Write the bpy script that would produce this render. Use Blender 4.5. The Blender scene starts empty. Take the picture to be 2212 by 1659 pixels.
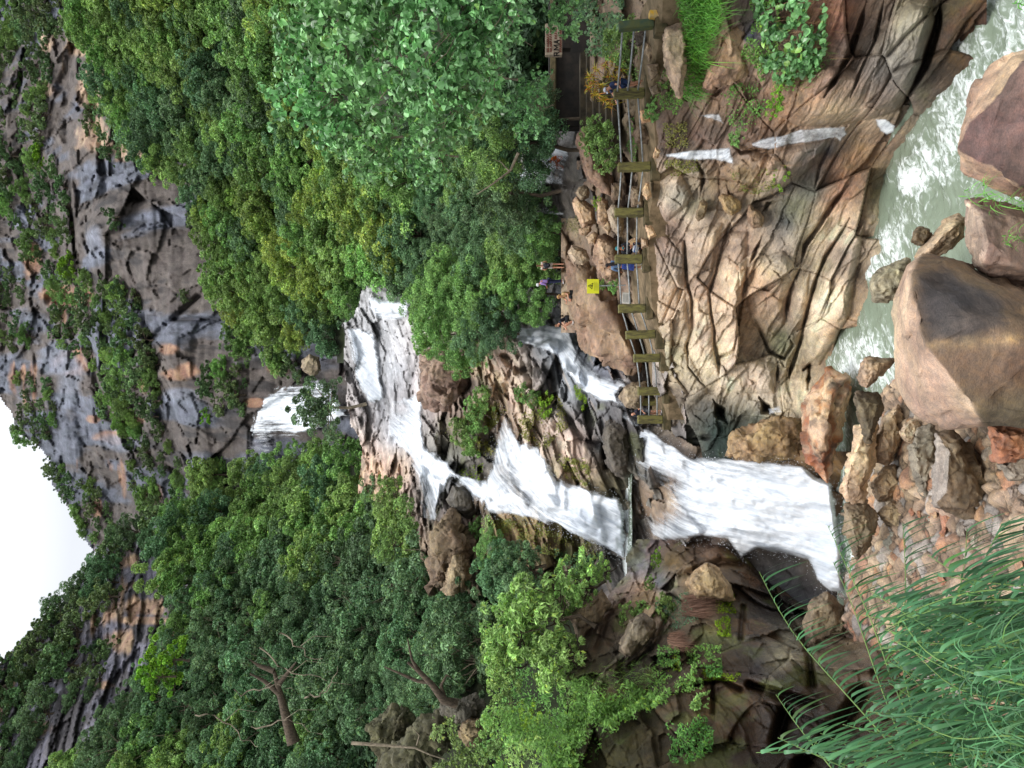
import bpy, bmesh, math, random
import numpy as np
from mathutils import Vector, Matrix
SC = bpy.context.scene
COL = SC.collection
# ---------------------------------------------------------------- camera, world, sun, exposure
F, CX, CY, CAMZ = 1609.0, 1106.0, 829.5, 14.0      # focal length and centre in units of the 2212 x 1659 picture
cam_d = bpy.data.cameras.new('camera'); cam = bpy.data.objects.new('camera', cam_d); COL.objects.link(cam)
cam_d.sensor_fit = 'HORIZONTAL'; cam_d.sensor_width = 36.0; cam_d.lens = 36.0 * F / 2212.0
cam_d.clip_start = 0.1; cam_d.clip_end = 5000.0
# the phone was held upright and the picture stored on its side: world up is the picture's left
cam.matrix_world = Matrix(((0, 1, 0, 0), (0, 0, -1, 0), (-1, 0, 0, CAMZ), (0, 0, 0, 1)))
SC.camera = cam
SUN_EL, SUN_AZ = 58.0, 200.0
w = bpy.data.worlds.new('World'); SC.world = w; w.use_nodes = True
nt = w.node_tree; nt.nodes.clear()
out = nt.nodes.new('ShaderNodeOutputWorld'); bg = nt.nodes.new('ShaderNodeBackground')
sky = nt.nodes.new('ShaderNodeTexSky'); sky.sky_type = 'NISHITA'; sky.sun_disc = False
sky.sun_elevation = math.radians(SUN_EL); sky.sun_rotation = math.radians(SUN_AZ); sky.dust_density = 3.0
tc = nt.nodes.new('ShaderNodeTexCoord'); sep = nt.nodes.new('ShaderNodeSeparateXYZ'); nt.links.new(tc.outputs['Generated'], sep.inputs[0])
ramp = nt.nodes.new('ShaderNodeMapRange'); ramp.inputs['From Min'].default_value = 0.5; ramp.inputs['From Max'].default_value = 1.0
ramp.inputs['To Min'].default_value = 8.0; ramp.inputs['To Max'].default_value = 30.0
nt.links.new(sep.outputs['Z'], ramp.inputs['Value'])
noi = nt.nodes.new('ShaderNodeTexNoise'); noi.inputs['Scale'].default_value = 2.2; noi.inputs['Detail'].default_value = 6
nt.links.new(tc.outputs['Generated'], noi.inputs['Vector'])
cl = nt.nodes.new('ShaderNodeMapRange'); cl.inputs['From Min'].default_value = .3; cl.inputs['From Max'].default_value = .7
cl.inputs['To Min'].default_value = .93; cl.inputs['To Max'].default_value = 1.05; nt.links.new(noi.outputs['Fac'], cl.inputs['Value'])
mu = nt.nodes.new('ShaderNodeMath'); mu.operation = 'MULTIPLY'; nt.links.new(ramp.outputs[0], mu.inputs[0]); nt.links.new(cl.outputs[0], mu.inputs[1])
cmb = nt.nodes.new('ShaderNodeVectorMath'); cmb.operation = 'SCALE'; cmb.inputs[0].default_value = (.955, .985, 1.03); nt.links.new(mu.outputs[0], cmb.inputs['Scale'])
mix = nt.nodes.new('ShaderNodeMix'); mix.data_type = 'RGBA'; mix.inputs['Factor'].default_value = 0.86     # cloud cover over the clear sky
nt.links.new(sky.outputs[0], mix.inputs['A']); nt.links.new(cmb.outputs[0], mix.inputs['B'])
nt.links.new(mix.outputs['Result'], bg.inputs['Color']); bg.inputs['Strength'].default_value = 0.1
nt.links.new(bg.outputs[0], out.inputs[0])
sd = bpy.data.lights.new('sun', 'SUN'); sd.energy = 1.5; sd.angle = math.radians(10); sd.color = (1, .965, .91)
sun = bpy.data.objects.new('sun', sd); COL.objects.link(sun)
_az = math.radians(SUN_AZ); _el = math.radians(SUN_EL)
_sv = Vector((math.sin(_az) * math.cos(_el), math.cos(_az) * math.cos(_el), math.sin(_el)))
sun.rotation_euler = _sv.to_track_quat('Z', 'Y').to_euler(); sun.location = (0, 0, 90)
SC.view_settings.view_transform = 'Standard'; SC.view_settings.look = 'None'; SC.view_settings.exposure = 0.35; SC.view_settings.gamma = 1.0
SC.cycles.max_bounces = 6; SC.cycles.diffuse_bounces = 3; SC.cycles.glossy_bounces = 2; SC.cycles.transmission_bounces = 3; SC.cycles.transparent_max_bounces = 16
SC.cycles.use_denoising = True
SC.cycles.caustics_reflective = False; SC.cycles.caustics_refractive = False
# ---------------------------------------------------------------- small helpers
def P(x, y, d): return Vector(((CY - y) * d / F, d, CAMZ - (x - CX) * d / F))
def PA(X, Y, D): return np.stack([(CY - Y) * D / F, D, CAMZ - (X - CX) * D / F], -1)
def s2l(c):
    c = np.asarray(c, float) / 255.0
    return np.where(c <= .04045, c / 12.92, ((c + .055) / 1.055) ** 2.4)
def tag(o, label=None, cat=None, group=None, kind=None):
    if label: o['label'] = label
    if cat: o['category'] = cat
    if group: o['group'] = group
    if kind: o['kind'] = kind
    return o
def empty(name, loc=(0, 0, 0)):
    o = bpy.data.objects.new(name, None); COL.objects.link(o); o.location = loc; o.empty_display_size = .3; return o
def mesh_np(name, V, FA, mat=None, smooth=True, col=None, wet=None, uv=None, link=True, parent=None, fa=None):
    """V (n,3); FA (m,k) faces of one size; col (n,3) linear colour per vertex."""
    V = np.asarray(V, np.float32); FA = np.asarray(FA, np.int32); k = FA.shape[1]; m = len(FA)
    me = bpy.data.meshes.new(name); me.vertices.add(len(V)); me.vertices.foreach_set('co', V.ravel())
    me.loops.add(m * k); me.loops.foreach_set('vertex_index', FA.ravel())
    me.polygons.add(m); me.polygons.foreach_set('loop_start', np.arange(0, m * k, k, dtype=np.int32))
    me.polygons.foreach_set('loop_total', np.full(m, k, np.int32))
    me.polygons.foreach_set('use_smooth', np.full(m, smooth))
    me.update(calc_edges=True)
    if col is not None:
        a = me.attributes.new('Col', 'FLOAT_COLOR', 'POINT'); c = np.ones((len(V), 4), np.float32); c[:, :3] = col
        c[:, 3] = 0 if wet is None else wet
        a.data.foreach_set('color', c.ravel())
    if uv is not None:
        a = me.attributes.new('flow', 'FLOAT2', 'POINT'); a.data.foreach_set('vector', np.asarray(uv, np.float32).ravel())
    if fa is not None:
        a = me.attributes.new('foam', 'FLOAT', 'POINT'); a.data.foreach_set('value', np.asarray(fa, np.float32).ravel())
    if mat: me.materials.append(mat)
    if not link: return me
    o = bpy.data.objects.new(name, me); COL.objects.link(o)
    if parent is not None: o.parent = parent
    return o
# ---------------------------------------------------------------- noise (vectorised)
def _hash(ix, iy, iz, seed):
    n = (ix.astype(np.int64) * 374761393 + iy.astype(np.int64) * 668265263 + iz.astype(np.int64) * 1440662683 + seed * 974634541) & 0xffffffff
    n = ((n ^ (n >> 13)) * 1274126177) & 0xffffffff
    n = ((n ^ (n >> 16)) * 2246822519) & 0xffffffff
    return ((n ^ (n >> 15)) & 0xffffff) / float(0xffffff)
def vnoise(p, seed=0):
    p = np.asarray(p, float); i = np.floor(p).astype(np.int64); f = p - i; f = f * f * f * (f * (f * 6 - 15) + 10)
    r = 0
    for dx in (0, 1):
        wx = f[..., 0] if dx else 1 - f[..., 0]
        for dy in (0, 1):
            wy = f[..., 1] if dy else 1 - f[..., 1]
            for dz in (0, 1):
                wz = f[..., 2] if dz else 1 - f[..., 2]
                r = r + wx * wy * wz * _hash(i[..., 0] + dx, i[..., 1] + dy, i[..., 2] + dz, seed)
    return r * 2 - 1
def fbm(p, o=4, seed=0, lac=2.03, g=.5):
    p = np.asarray(p, float); a, t, r = 1., 0., 0
    for k in range(o):
        r = r + a * vnoise(p, seed + k * 17); t += a; a *= g; p = p * lac + 7.3
    return r / t
def ridged(p, o=4, seed=0):
    p = np.asarray(p, float); a, t, r = 1., 0., 0
    for k in range(o):
        r = r + a * (1 - np.abs(vnoise(p, seed + k * 31)) * 2); t += a; a *= .5; p = p * 2.07 + 3.1
    return r / t
def worley(p, seed=0):
    """distance to the nearest cell edge (F2 - F1) and a random value per cell."""
    p = np.asarray(p, float); i = np.floor(p).astype(np.int64)
    f1 = np.full(p.shape[:-1], 9.); f2 = f1.copy(); val = np.zeros(p.shape[:-1])
    for dx in (-1, 0, 1):
        for dy in (-1, 0, 1):
            for dz in (-1, 0, 1):
                c = i + np.array([dx, dy, dz])
                q = np.stack([_hash(c[..., 0], c[..., 1], c[..., 2], seed + s) for s in (1, 2, 3)], -1) + c
                d = np.sqrt(((q - p) ** 2).sum(-1)); v = _hash(c[..., 0], c[..., 1], c[..., 2], seed + 9)
                n = d < f1
                f2 = np.where(n, f1, np.minimum(f2, d)); val = np.where(n, v, val); f1 = np.where(n, d, f1)
    return f2 - f1, val
def facets(p, seed=0):
    """broken stone: per cell an offset and a tilted plane; also the distance to the nearest joint."""
    p = np.asarray(p, float); i = np.floor(p).astype(np.int64)
    f1 = np.full(p.shape[:-1], 9.); f2 = f1.copy(); val = np.zeros(p.shape[:-1]); til = val.copy()
    for dx in (-1, 0, 1):
        for dy in (-1, 0, 1):
            for dz in (-1, 0, 1):
                c = i + np.array([dx, dy, dz]); h = lambda s: _hash(c[..., 0], c[..., 1], c[..., 2], seed + s)
                v = p - (np.stack([h(1), h(2), h(3)], -1) + c); d = np.sqrt((v ** 2).sum(-1)); n = d < f1
                f2 = np.where(n, f1, np.minimum(f2, d)); val = np.where(n, h(9) - .5, val)
                til = np.where(n, v[..., 0] * (h(11) * 2 - 1) + v[..., 1] * (h(12) * 2 - 1) + v[..., 2] * (h(13) * 2 - 1), til); f1 = np.where(n, d, f1)
    return f2 - f1, val, til
def sstep(a, b, x):
    t = np.clip((x - a) / (b - a), 0, 1); return t * t * (3 - 2 * t)
# ---------------------------------------------------------------- plane geometry
def inside(poly, X, Y):
    r = np.zeros(np.shape(X), bool); n = len(poly)
    for k in range(n):
        x1, y1 = poly[k]; x2, y2 = poly[(k + 1) % n]
        c = ((y1 > Y) != (y2 > Y))
        with np.errstate(divide='ignore', invalid='ignore'):
            r ^= c & (X < (x2 - x1) * (Y - y1) / ((y2 - y1) or 1e-9) + x1)
    return r
def dist_line(pts, X, Y, closed=False):
    d = np.full(np.shape(X), 1e9); n = len(pts)
    for k in range(n if closed else n - 1):
        x1, y1 = pts[k][:2]; x2, y2 = pts[(k + 1) % n][:2]
        L = (x2 - x1) ** 2 + (y2 - y1) ** 2 or 1e-9
        t = np.clip(((X - x1) * (x2 - x1) + (Y - y1) * (y2 - y1)) / L, 0, 1)
        d = np.minimum(d, np.hypot(X - x1 - t * (x2 - x1), Y - y1 - t * (y2 - y1)))
    return d
def rbf(ctrl, smooth=0.0):
    """interpolation of values given at scattered (x, y) positions; the values may be vectors."""
    c = np.array([q[:2] for q in ctrl], float); v = np.array([np.atleast_1d(q[2]) for q in ctrl], float); n = len(c)
    D = np.hypot(c[:, None, 0] - c[None, :, 0], c[:, None, 1] - c[None, :, 1]) + np.eye(n) * smooth
    A = np.zeros((n + 3, n + 3)); A[:n, :n] = D; A[:n, n] = 1; A[:n, n + 1:] = c / 1000; A[n, :n] = 1; A[n + 1:, :n] = (c / 1000).T
    w_ = np.linalg.lstsq(A, np.vstack([v, np.zeros((3, v.shape[1]))]), rcond=None)[0]
    def f(X, Y):
        X = np.asarray(X, float); Y = np.asarray(Y, float); r = np.zeros(X.shape + (v.shape[1],))
        for k in range(n): r += np.hypot(X - c[k, 0], Y - c[k, 1])[..., None] * w_[k]
        r += w_[n] + X[..., None] / 1000 * w_[n + 1] + Y[..., None] / 1000 * w_[n + 2]
        return r[..., 0] if v.shape[1] == 1 else r
    return f
class Sheet:
    """a rock or earth surface seen from the valley: a fine grid with a real distance at every point."""
    def __init__(s, x0, x1, y0, y1, step, ctrl):
        s.xs = np.arange(x0, x1 + step, step, float); s.ys = np.arange(y0, y1 + step, step, float); s.step = step
        s.X, s.Y = np.meshgrid(s.xs, s.ys, indexing='ij'); s.f = rbf(ctrl); s.D = s.f(s.X, s.Y); s.D0 = s.D.copy()
        s.C = np.zeros(s.X.shape + (3,)); s.W = np.zeros(s.X.shape); s.M = np.ones(s.X.shape, bool)
    def P(s): return PA(s.X, s.Y, s.D)
    def P0(s): return PA(s.X, s.Y, s.D0)
    def depth(s, x, y):
        fx = np.clip((np.asarray(x, float) - s.xs[0]) / s.step, 0, len(s.xs) - 1.001); fy = np.clip((np.asarray(y, float) - s.ys[0]) / s.step, 0, len(s.ys) - 1.001)
        i = fx.astype(int); j = fy.astype(int); a = fx - i; b = fy - j; D = s.D
        return (D[i, j] * (1 - a) + D[i + 1, j] * a) * (1 - b) + (D[i, j + 1] * (1 - a) + D[i + 1, j + 1] * a) * b
    def build(s, name, mat, mask=None, **kw):
        return grid_mesh(name, s.P(), s.M if mask is None else mask, mat, col=s.C, wet=s.W, **kw)
def grid_mesh(name, V3, M, mat, col=None, wet=None, uv=None, fa=None, smooth=True):
    n, m = M.shape; idx = np.arange(n * m).reshape(n, m)
    q = M[:-1, :-1] & M[1:, :-1] & M[1:, 1:] & M[:-1, 1:]
    FA = np.stack([idx[:-1, :-1][q], idx[:-1, 1:][q], idx[1:, 1:][q], idx[1:, :-1][q]], -1)
    used = np.unique(FA); re = np.full(n * m, -1); re[used] = np.arange(len(used))
    g = lambda a, k: None if a is None else a.reshape(-1, k)[used] if k > 1 else a.reshape(-1)[used]
    return mesh_np(name, g(V3, 3), re[FA], mat, smooth, g(col, 3), g(wet, 1), g(uv, 2), fa=g(fa, 1))
# ---------------------------------------------------------------- materials
def new_mat(name):
    m = bpy.data.materials.new(name); m.use_nodes = True; n = m.node_tree; n.nodes.clear(); return m, n
def N(n, t, **kw):
    o = n.nodes.new(t)
    for k, v in kw.items(): setattr(o, k, v)
    return o
def maprange(n, src, a, b, c, d):
    r = N(n, 'ShaderNodeMapRange'); r.inputs['From Min'].default_value = a; r.inputs['From Max'].default_value = b
    r.inputs['To Min'].default_value = c; r.inputs['To Max'].default_value = d; n.links.new(src, r.inputs['Value']); return r.outputs[0]
def math_(n, op, a, b=None):
    r = N(n, 'ShaderNodeMath', operation=op)
    for k, v in ((0, a), (1, b)):
        if v is None: continue
        if isinstance(v, (int, float)): r.inputs[k].default_value = v
        else: n.links.new(v, r.inputs[k])
    return r.outputs[0]
def rock_mat(name, strata=(1, 1, 5), rot=(0, 0, 0), scale=1.0, bump=.25, speck=1.0, crack=.5):
    m, n = new_mat(name); L = n.links
    o = N(n, 'ShaderNodeOutputMaterial'); b = N(n, 'ShaderNodeBsdfPrincipled'); L.new(b.outputs[0], o.inputs[0])
    at = N(n, 'ShaderNodeAttribute', attribute_name='Col'); tc = N(n, 'ShaderNodeTexCoord')
    mp = N(n, 'ShaderNodeMapping'); mp.inputs['Rotation'].default_value = rot; mp.inputs['Scale'].default_value = [s * scale for s in strata]
    L.new(tc.outputs['Object'], mp.inputs[0])
    n1 = N(n, 'ShaderNodeTexNoise'); n1.inputs['Scale'].default_value = 1.0; n1.inputs['Detail'].default_value = 9; n1.inputs['Roughness'].default_value = .68
    n1.inputs['Distortion'].default_value = .5
    L.new(mp.outputs[0], n1.inputs['Vector'])
    n2 = N(n, 'ShaderNodeTexNoise'); n2.inputs['Scale'].default_value = 5 * scale; n2.inputs['Detail'].default_value = 8; n2.inputs['Roughness'].default_value = .7
    L.new(tc.outputs['Object'], n2.inputs['Vector'])
    n3 = N(n, 'ShaderNodeTexNoise'); n3.inputs['Scale'].default_value = .45 * scale; n3.inputs['Detail'].default_value = 5
    L.new(tc.outputs['Object'], n3.inputs['Vector'])
    wv = N(n, 'ShaderNodeVectorMath', operation='ADD'); L.new(mp.outputs[0], wv.inputs[0]); 
    sc = N(n, 'ShaderNodeVectorMath', operation='SCALE'); sc.inputs['Scale'].default_value = 1.6; L.new(n1.outputs['Color'], sc.inputs[0]); L.new(sc.outputs[0], wv.inputs[1])
    vo = N(n, 'ShaderNodeTexVoronoi', feature='DISTANCE_TO_EDGE'); vo.inputs['Scale'].default_value = .55; L.new(wv.outputs[0], vo.inputs['Vector'])
    ck = maprange(n, vo.outputs['Distance'], 0, .03, 1 - crack * .55, 1)
    k = math_(n, 'MULTIPLY', math_(n, 'MULTIPLY', maprange(n, n1.outputs['Fac'], .32, .68, .66, 1.32), maprange(n, n2.outputs['Fac'], .3, .7, 1 - .28 * speck, 1 + .25 * speck)), maprange(n, n3.outputs['Fac'], .35, .65, .82, 1.15))
    n4 = N(n, 'ShaderNodeTexNoise'); n4.inputs['Scale'].default_value = 22 * scale; n4.inputs['Detail'].default_value = 4; n4.inputs['Roughness'].default_value = .75; L.new(mp.outputs[0], n4.inputs['Vector'])
    k = math_(n, 'MULTIPLY', math_(n, 'MULTIPLY', k, ck), maprange(n, n4.outputs['Fac'], .32, .68, 1 - .3 * speck, 1 + .28 * speck))
    vm = N(n, 'ShaderNodeVectorMath', operation='SCALE'); L.new(at.outputs['Color'], vm.inputs[0]); L.new(k, vm.inputs['Scale'])
    hs = N(n, 'ShaderNodeHueSaturation'); L.new(vm.outputs[0], hs.inputs['Color']); L.new(maprange(n, n3.outputs['Fac'], .3, .7, .482, .515), hs.inputs['Hue']); L.new(maprange(n, n2.outputs['Fac'], .3, .7, .75, 1.05), hs.inputs['Saturation'])
    L.new(hs.outputs[0], b.inputs['Base Color'])
    L.new(maprange(n, at.outputs['Alpha'], 0, 1, .88, .22), b.inputs['Roughness'])
    b.inputs['Specular IOR Level'].default_value = .4
    h = math_(n, 'ADD', math_(n, 'MULTIPLY', n1.outputs['Fac'], 1.0), math_(n, 'MULTIPLY', n2.outputs['Fac'], .35)); h = math_(n, 'ADD', math_(n, 'ADD', h, math_(n, 'MULTIPLY', ck, .25)), math_(n, 'MULTIPLY', n4.outputs['Fac'], .18))
    bp = N(n, 'ShaderNodeBump'); bp.inputs['Strength'].default_value = .9; bp.inputs['Distance'].default_value = bump; L.new(h, bp.inputs['Height']); L.new(bp.outputs[0], b.inputs['Normal'])
    return m
def leaf_mat(name, rgb, var=.25, hue=.03, rough=.5, trans=.25, spec=.35):
    m, n = new_mat(name); L = n.links
    o = N(n, 'ShaderNodeOutputMaterial'); b = N(n, 'ShaderNodeBsdfPrincipled')
    at = N(n, 'ShaderNodeAttribute', attribute_name='Col'); oi = N(n, 'ShaderNodeObjectInfo')
    mx = N(n, 'ShaderNodeMix', data_type='RGBA', blend_type='MULTIPLY'); mx.inputs['Factor'].default_value = 1
    mx.inputs['A'].default_value = (*s2l(rgb), 1); L.new(at.outputs['Color'], mx.inputs['B'])
    hs = N(n, 'ShaderNodeHueSaturation'); L.new(mx.outputs['Result'], hs.inputs['Color'])
    L.new(maprange(n, oi.outputs['Random'], 0, 1, .5 - hue, .5 + hue), hs.inputs['Hue'])
    r2 = math_(n, 'FRACT', math_(n, 'MULTIPLY', oi.outputs['Random'], 7.77)); L.new(maprange(n, r2, 0, 1, 1 - var, 1 + var), hs.inputs['Value'])
    L.new(hs.outputs[0], b.inputs['Base Color']); b.inputs['Roughness'].default_value = rough; b.inputs['Specular IOR Level'].default_value = spec
    if trans > 0:
        t = N(n, 'ShaderNodeBsdfTranslucent'); L.new(hs.outputs[0], t.inputs['Color']); s = N(n, 'ShaderNodeMixShader'); s.inputs[0].default_value = trans
        L.new(b.outputs[0], s.inputs[1]); L.new(t.outputs[0], s.inputs[2]); L.new(s.outputs[0], o.inputs[0])
    else: L.new(b.outputs[0], o.inputs[0])
    return m
def plain_mat(name, rgb, rough=.7, noise=.3, nscale=8, rgb2=None, bump=.02, spec=.3, strata=(1, 1, 1)):
    m, n = new_mat(name); L = n.links
    o = N(n, 'ShaderNodeOutputMaterial'); b = N(n, 'ShaderNodeBsdfPrincipled'); L.new(b.outputs[0], o.inputs[0])
    tc = N(n, 'ShaderNodeTexCoord'); mp = N(n, 'ShaderNodeMapping'); mp.inputs['Scale'].default_value = strata; L.new(tc.outputs['Object'], mp.inputs[0])
    t = N(n, 'ShaderNodeTexNoise'); t.inputs['Scale'].default_value = nscale; t.inputs['Detail'].default_value = 6; t.inputs['Roughness'].default_value = .65; L.new(mp.outputs[0], t.inputs['Vector'])
    mx = N(n, 'ShaderNodeMix', data_type='RGBA'); a = s2l(rgb); c2 = s2l(rgb2) if rgb2 is not None else a * (1 - noise)
    mx.inputs['A'].default_value = (*a, 1); mx.inputs['B'].default_value = (*c2, 1); L.new(maprange(n, t.outputs['Fac'], .38, .62, 0, 1), mx.inputs['Factor'])
    L.new(mx.outputs['Result'], b.inputs['Base Color']); b.inputs['Roughness'].default_value = rough; b.inputs['Specular IOR Level'].default_value = spec
    if bump:
        bp = N(n, 'ShaderNodeBump'); bp.inputs['Strength'].default_value = .6; bp.inputs['Distance'].default_value = bump; L.new(t.outputs['Fac'], bp.inputs['Height']); L.new(bp.outputs[0], b.inputs['Normal'])
    return m
def fall_mat(name, tint=(.86, .89, .93), across=9.0, along=.8, soft=.35):
    """white water: strands with gaps that let the rock behind show."""
    m, n = new_mat(name); L = n.links
    o = N(n, 'ShaderNodeOutputMaterial'); b = N(n, 'ShaderNodeBsdfPrincipled'); tr = N(n, 'ShaderNodeBsdfTransparent'); tl = N(n, 'ShaderNodeBsdfTranslucent')
    at = N(n, 'ShaderNodeAttribute', attribute_name='foam'); fl = N(n, 'ShaderNodeAttribute', attribute_name='flow')
    mp = N(n, 'ShaderNodeMapping'); mp.inputs['Scale'].default_value = (across, along, 1); L.new(fl.outputs['Vector'], mp.inputs[0])
    t = N(n, 'ShaderNodeTexNoise'); t.inputs['Scale'].default_value = 1; t.inputs['Detail'].default_value = 6; t.inputs['Roughness'].default_value = .62; t.inputs['Distortion'].default_value = .6
    L.new(mp.outputs[0], t.inputs['Vector'])
    mp2 = N(n, 'ShaderNodeMapping'); mp2.inputs['Scale'].default_value = (across * 1.6, along * 5, 1); L.new(fl.outputs['Vector'], mp2.inputs[0])
    t2 = N(n, 'ShaderNodeTexNoise'); t2.inputs['Scale'].default_value = 1; t2.inputs['Detail'].default_value = 5; t2.inputs['Roughness'].default_value = .7; L.new(mp2.outputs[0], t2.inputs['Vector'])
    s = math_(n, 'ADD', math_(n, 'MULTIPLY', t.outputs['Fac'], .6), math_(n, 'MULTIPLY', t2.outputs['Fac'], .4))
    a = math_(n, 'ADD', math_(n, 'SUBTRACT', s, .5), math_(n, 'SUBTRACT', at.outputs['Fac'], .5))
    al = N(n, 'ShaderNodeMapRange', interpolation_type='SMOOTHSTEP'); al.inputs['From Min'].default_value = -soft * .32; al.inputs['From Max'].default_value = soft * .68; L.new(a, al.inputs['Value'])
    mx = N(n, 'ShaderNodeMix', data_type='RGBA'); mx.inputs['A'].default_value = (.55, .61, .69, 1); mx.inputs['B'].default_value = (*tint, 1)
    L.new(maprange(n, s, .36, .58, 0, 1), mx.inputs['Factor']); L.new(mx.outputs['Result'], b.inputs['Base Color']); b.inputs['Roughness'].default_value = .45
    L.new(mx.outputs['Result'], tl.inputs['Color'])
    bp = N(n, 'ShaderNodeBump'); bp.inputs['Strength'].default_value = .5; bp.inputs['Distance'].default_value = .12; L.new(s, bp.inputs['Height']); L.new(bp.outputs[0], b.inputs['Normal'])
    ms = N(n, 'ShaderNodeMixShader'); ms.inputs[0].default_value = .2; L.new(b.outputs[0], ms.inputs[1]); L.new(tl.outputs[0], ms.inputs[2])
    m2 = N(n, 'ShaderNodeMixShader'); L.new(al.outputs[0], m2.inputs[0]); L.new(tr.outputs[0], m2.inputs[1]); L.new(ms.outputs[0], m2.inputs[2]); L.new(m2.outputs[0], o.inputs[0])
    return m
# ---------------------------------------------------------------- the setting: cliffs, hillside, rock faces
M_CLIFF = rock_mat('cliff_rock', strata=(.5, .4, .06), scale=.9, bump=.8, speck=.9, crack=.0)
M_ROCK = rock_mat('bedded_rock', strata=(.8, .8, 3.2), rot=(0, .22, 0), scale=.8, bump=.1, crack=.12)
M_WET = rock_mat('wet_rock', strata=(1.1, 1.1, 1.6), rot=(0, .3, 0), scale=.8, bump=.12, crack=.15)
M_BOULDER = rock_mat('boulder_rock', strata=(.8, .8, 2.6), rot=(.5, .4, 0), scale=1.1, bump=.06, speck=1.1, crack=.25)
M_SOIL = plain_mat('forest_soil', (44, 52, 30), .95, nscale=.6, rgb2=(30, 34, 22), bump=.3)
def col_by(zones, X, Y, sat=.8, gain=1.0):
    C = rbf([(a, b, s2l(c)) for a, b, c in zones], 5)(X, Y).clip(.008, .8); g_ = C.mean(-1, keepdims=True)
    return ((g_ + (C - g_) * sat) * gain).clip(.008, .8)

def terr(u, k=3.0):
    f = u - np.floor(u); return f ** k

# -- base hillside below all the trees
HILL = Sheet(0, 1500, -420, 1980, 14, [(440, -200, 95), (180, 0, 125), (270, 230, 135), (180, 1600, 100), (370, 1250, 118), (150, -350, 100), (580, 900, 155), (480, 0, 105), (480, 400, 122), (700, 800, 112), (1000, 0, 45), (1230, 0, 46), (1230, 300, 54), (1200, 150, 58), (1120, 150, 50), (1000, 300, 60), (800, 300, 82),
    (1000, 600, 62), (1230, 600, 56), (900, 700, 80), (650, 400, 102), (760, 850, 94), (900, 900, 84), (1000, 1000, 70), (1250, 900, 52), (1400, 1000, 48), (1350, 1200, 50),
    (650, 1100, 115), (800, 1300, 80), (1000, 1300, 58), (1000, 1500, 50), (1200, 1500, 41), (800, 1650, 62), (500, 1650, 84), (1250, 1659, 32), (600, 1300, 100), (1000, -300, 38), (1400, 600, 48),
    (1400, 0, 44), (1400, 300, 48), (1400, 1500, 33), (1400, 1900, 26), (800, 1950, 55)])
HILL.D += 2.5 + fbm(HILL.P() / 9, 3, 5) * 3
FTOP = [(-420, 60), (0, 190), (60, 195), (90, 235), (180, 240), (250, 275), (320, 305), (390, 405), (430, 455), (500, 445), (560, 485), (680, 525), (720, 645), (780, 680), (800, 770), (930, 800), (1000, 660), (1090, 480), (1120, 370), (1250, 385), (1340, 375), (1400, 350), (1500, 230), (1600, 180), (1700, 140), (1980, 20)]
ftop = lambda Y: np.interp(Y, [a for a, b in FTOP], [b for a, b in FTOP])
HILL.C[:] = s2l((70, 72, 42)); HILL.build('hillside', M_SOIL, HILL.X > ftop(HILL.Y) + 26)['kind'] = 'structure'

# -- far cliff under the skyline
SKY = [(-40, 640), (-20, 760), (-6, 850), (6, 873), (22, 890), (36, 936), (80, 963), (106, 996), (112, 1046), (134, 1083), (152, 1106), (164, 1139), (190, 1176), (212, 1209), (260, 1250)]
CL = Sheet(-160, 1000, -420, 1300, 3.4, [(-160, -300, 250), (-60, 0, 235), (-60, 400, 240), (-60, 800, 245), (60, 1000, 232), (150, 1110, 215), (100, 100, 205), (250, 100, 165), (300, 300, 160), (120, 500, 215), (200, 500, 172),
    (420, 500, 155), (420, 800, 150), (300, 800, 166), (140, 650, 205), (200, 720, 190), (600, 800, 138), (560, 950, 140), (480, 1000, 152), (300, 1000, 184), (350, 1120, 180), (560, 300, 140), (800, 700, 120), (640, 1100, 138),
    (900, 900, 105), (240, 1200, 195), (150, 900, 208), (90, 700, 222), (30, 600, 236), (560, 0, 120), (900, 300, 110), (560, -300, 100), (300, -300, 140)])
p = CL.P0()
flute = fbm(p * [.11, .05, .022], 4, 3); ledge = fbm(p * [.02, .02, .13], 4, 8)
blk, bv = worley(p * [.075, .06, .04] + fbm(p * .05, 3, 2)[..., None] * .9, 4)
blk2, bv2 = worley(p * [.2, .1, .09] + fbm(p * .12, 3, 12)[..., None] * .7, 14)
cfa, cfv, cft = facets(p * [.06, .05, .035] + .3 * fbm(p * .04, 2, 61)[..., None], 131); cfa2, cfv2, cft2 = facets(p * [.22, .16, .13], 133)
smf = sstep(-.1, .3, fbm(p * [.02, .02, .02], 2, 88) + .5 * np.exp(-(((CL.X - 330) / 130) ** 2 + ((CL.Y - 560) / 150) ** 2)))
CL.D += (1 - .6 * smf) * (1.6 * terr(-p[..., 2] * .07 + .35 * fbm(p * .05, 3, 51)) + cfv * 6 + cft * 5 + cfv2 * 1.6 + cft2 * 2.2 + .4 * (1 - sstep(0, .04, cfa))) + 1.3 * terr(p[..., 0] * .09 + .5 * fbm(p * [.05, .05, .012], 3, 52)) + .35 * terr(-p[..., 2] * .4 + .3 * fbm(p * .1, 2, 53)) + flute * 3.5 + ledge * 2.4 + fbm(p * [.6, .3, .12], 3, 21) * .6
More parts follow.
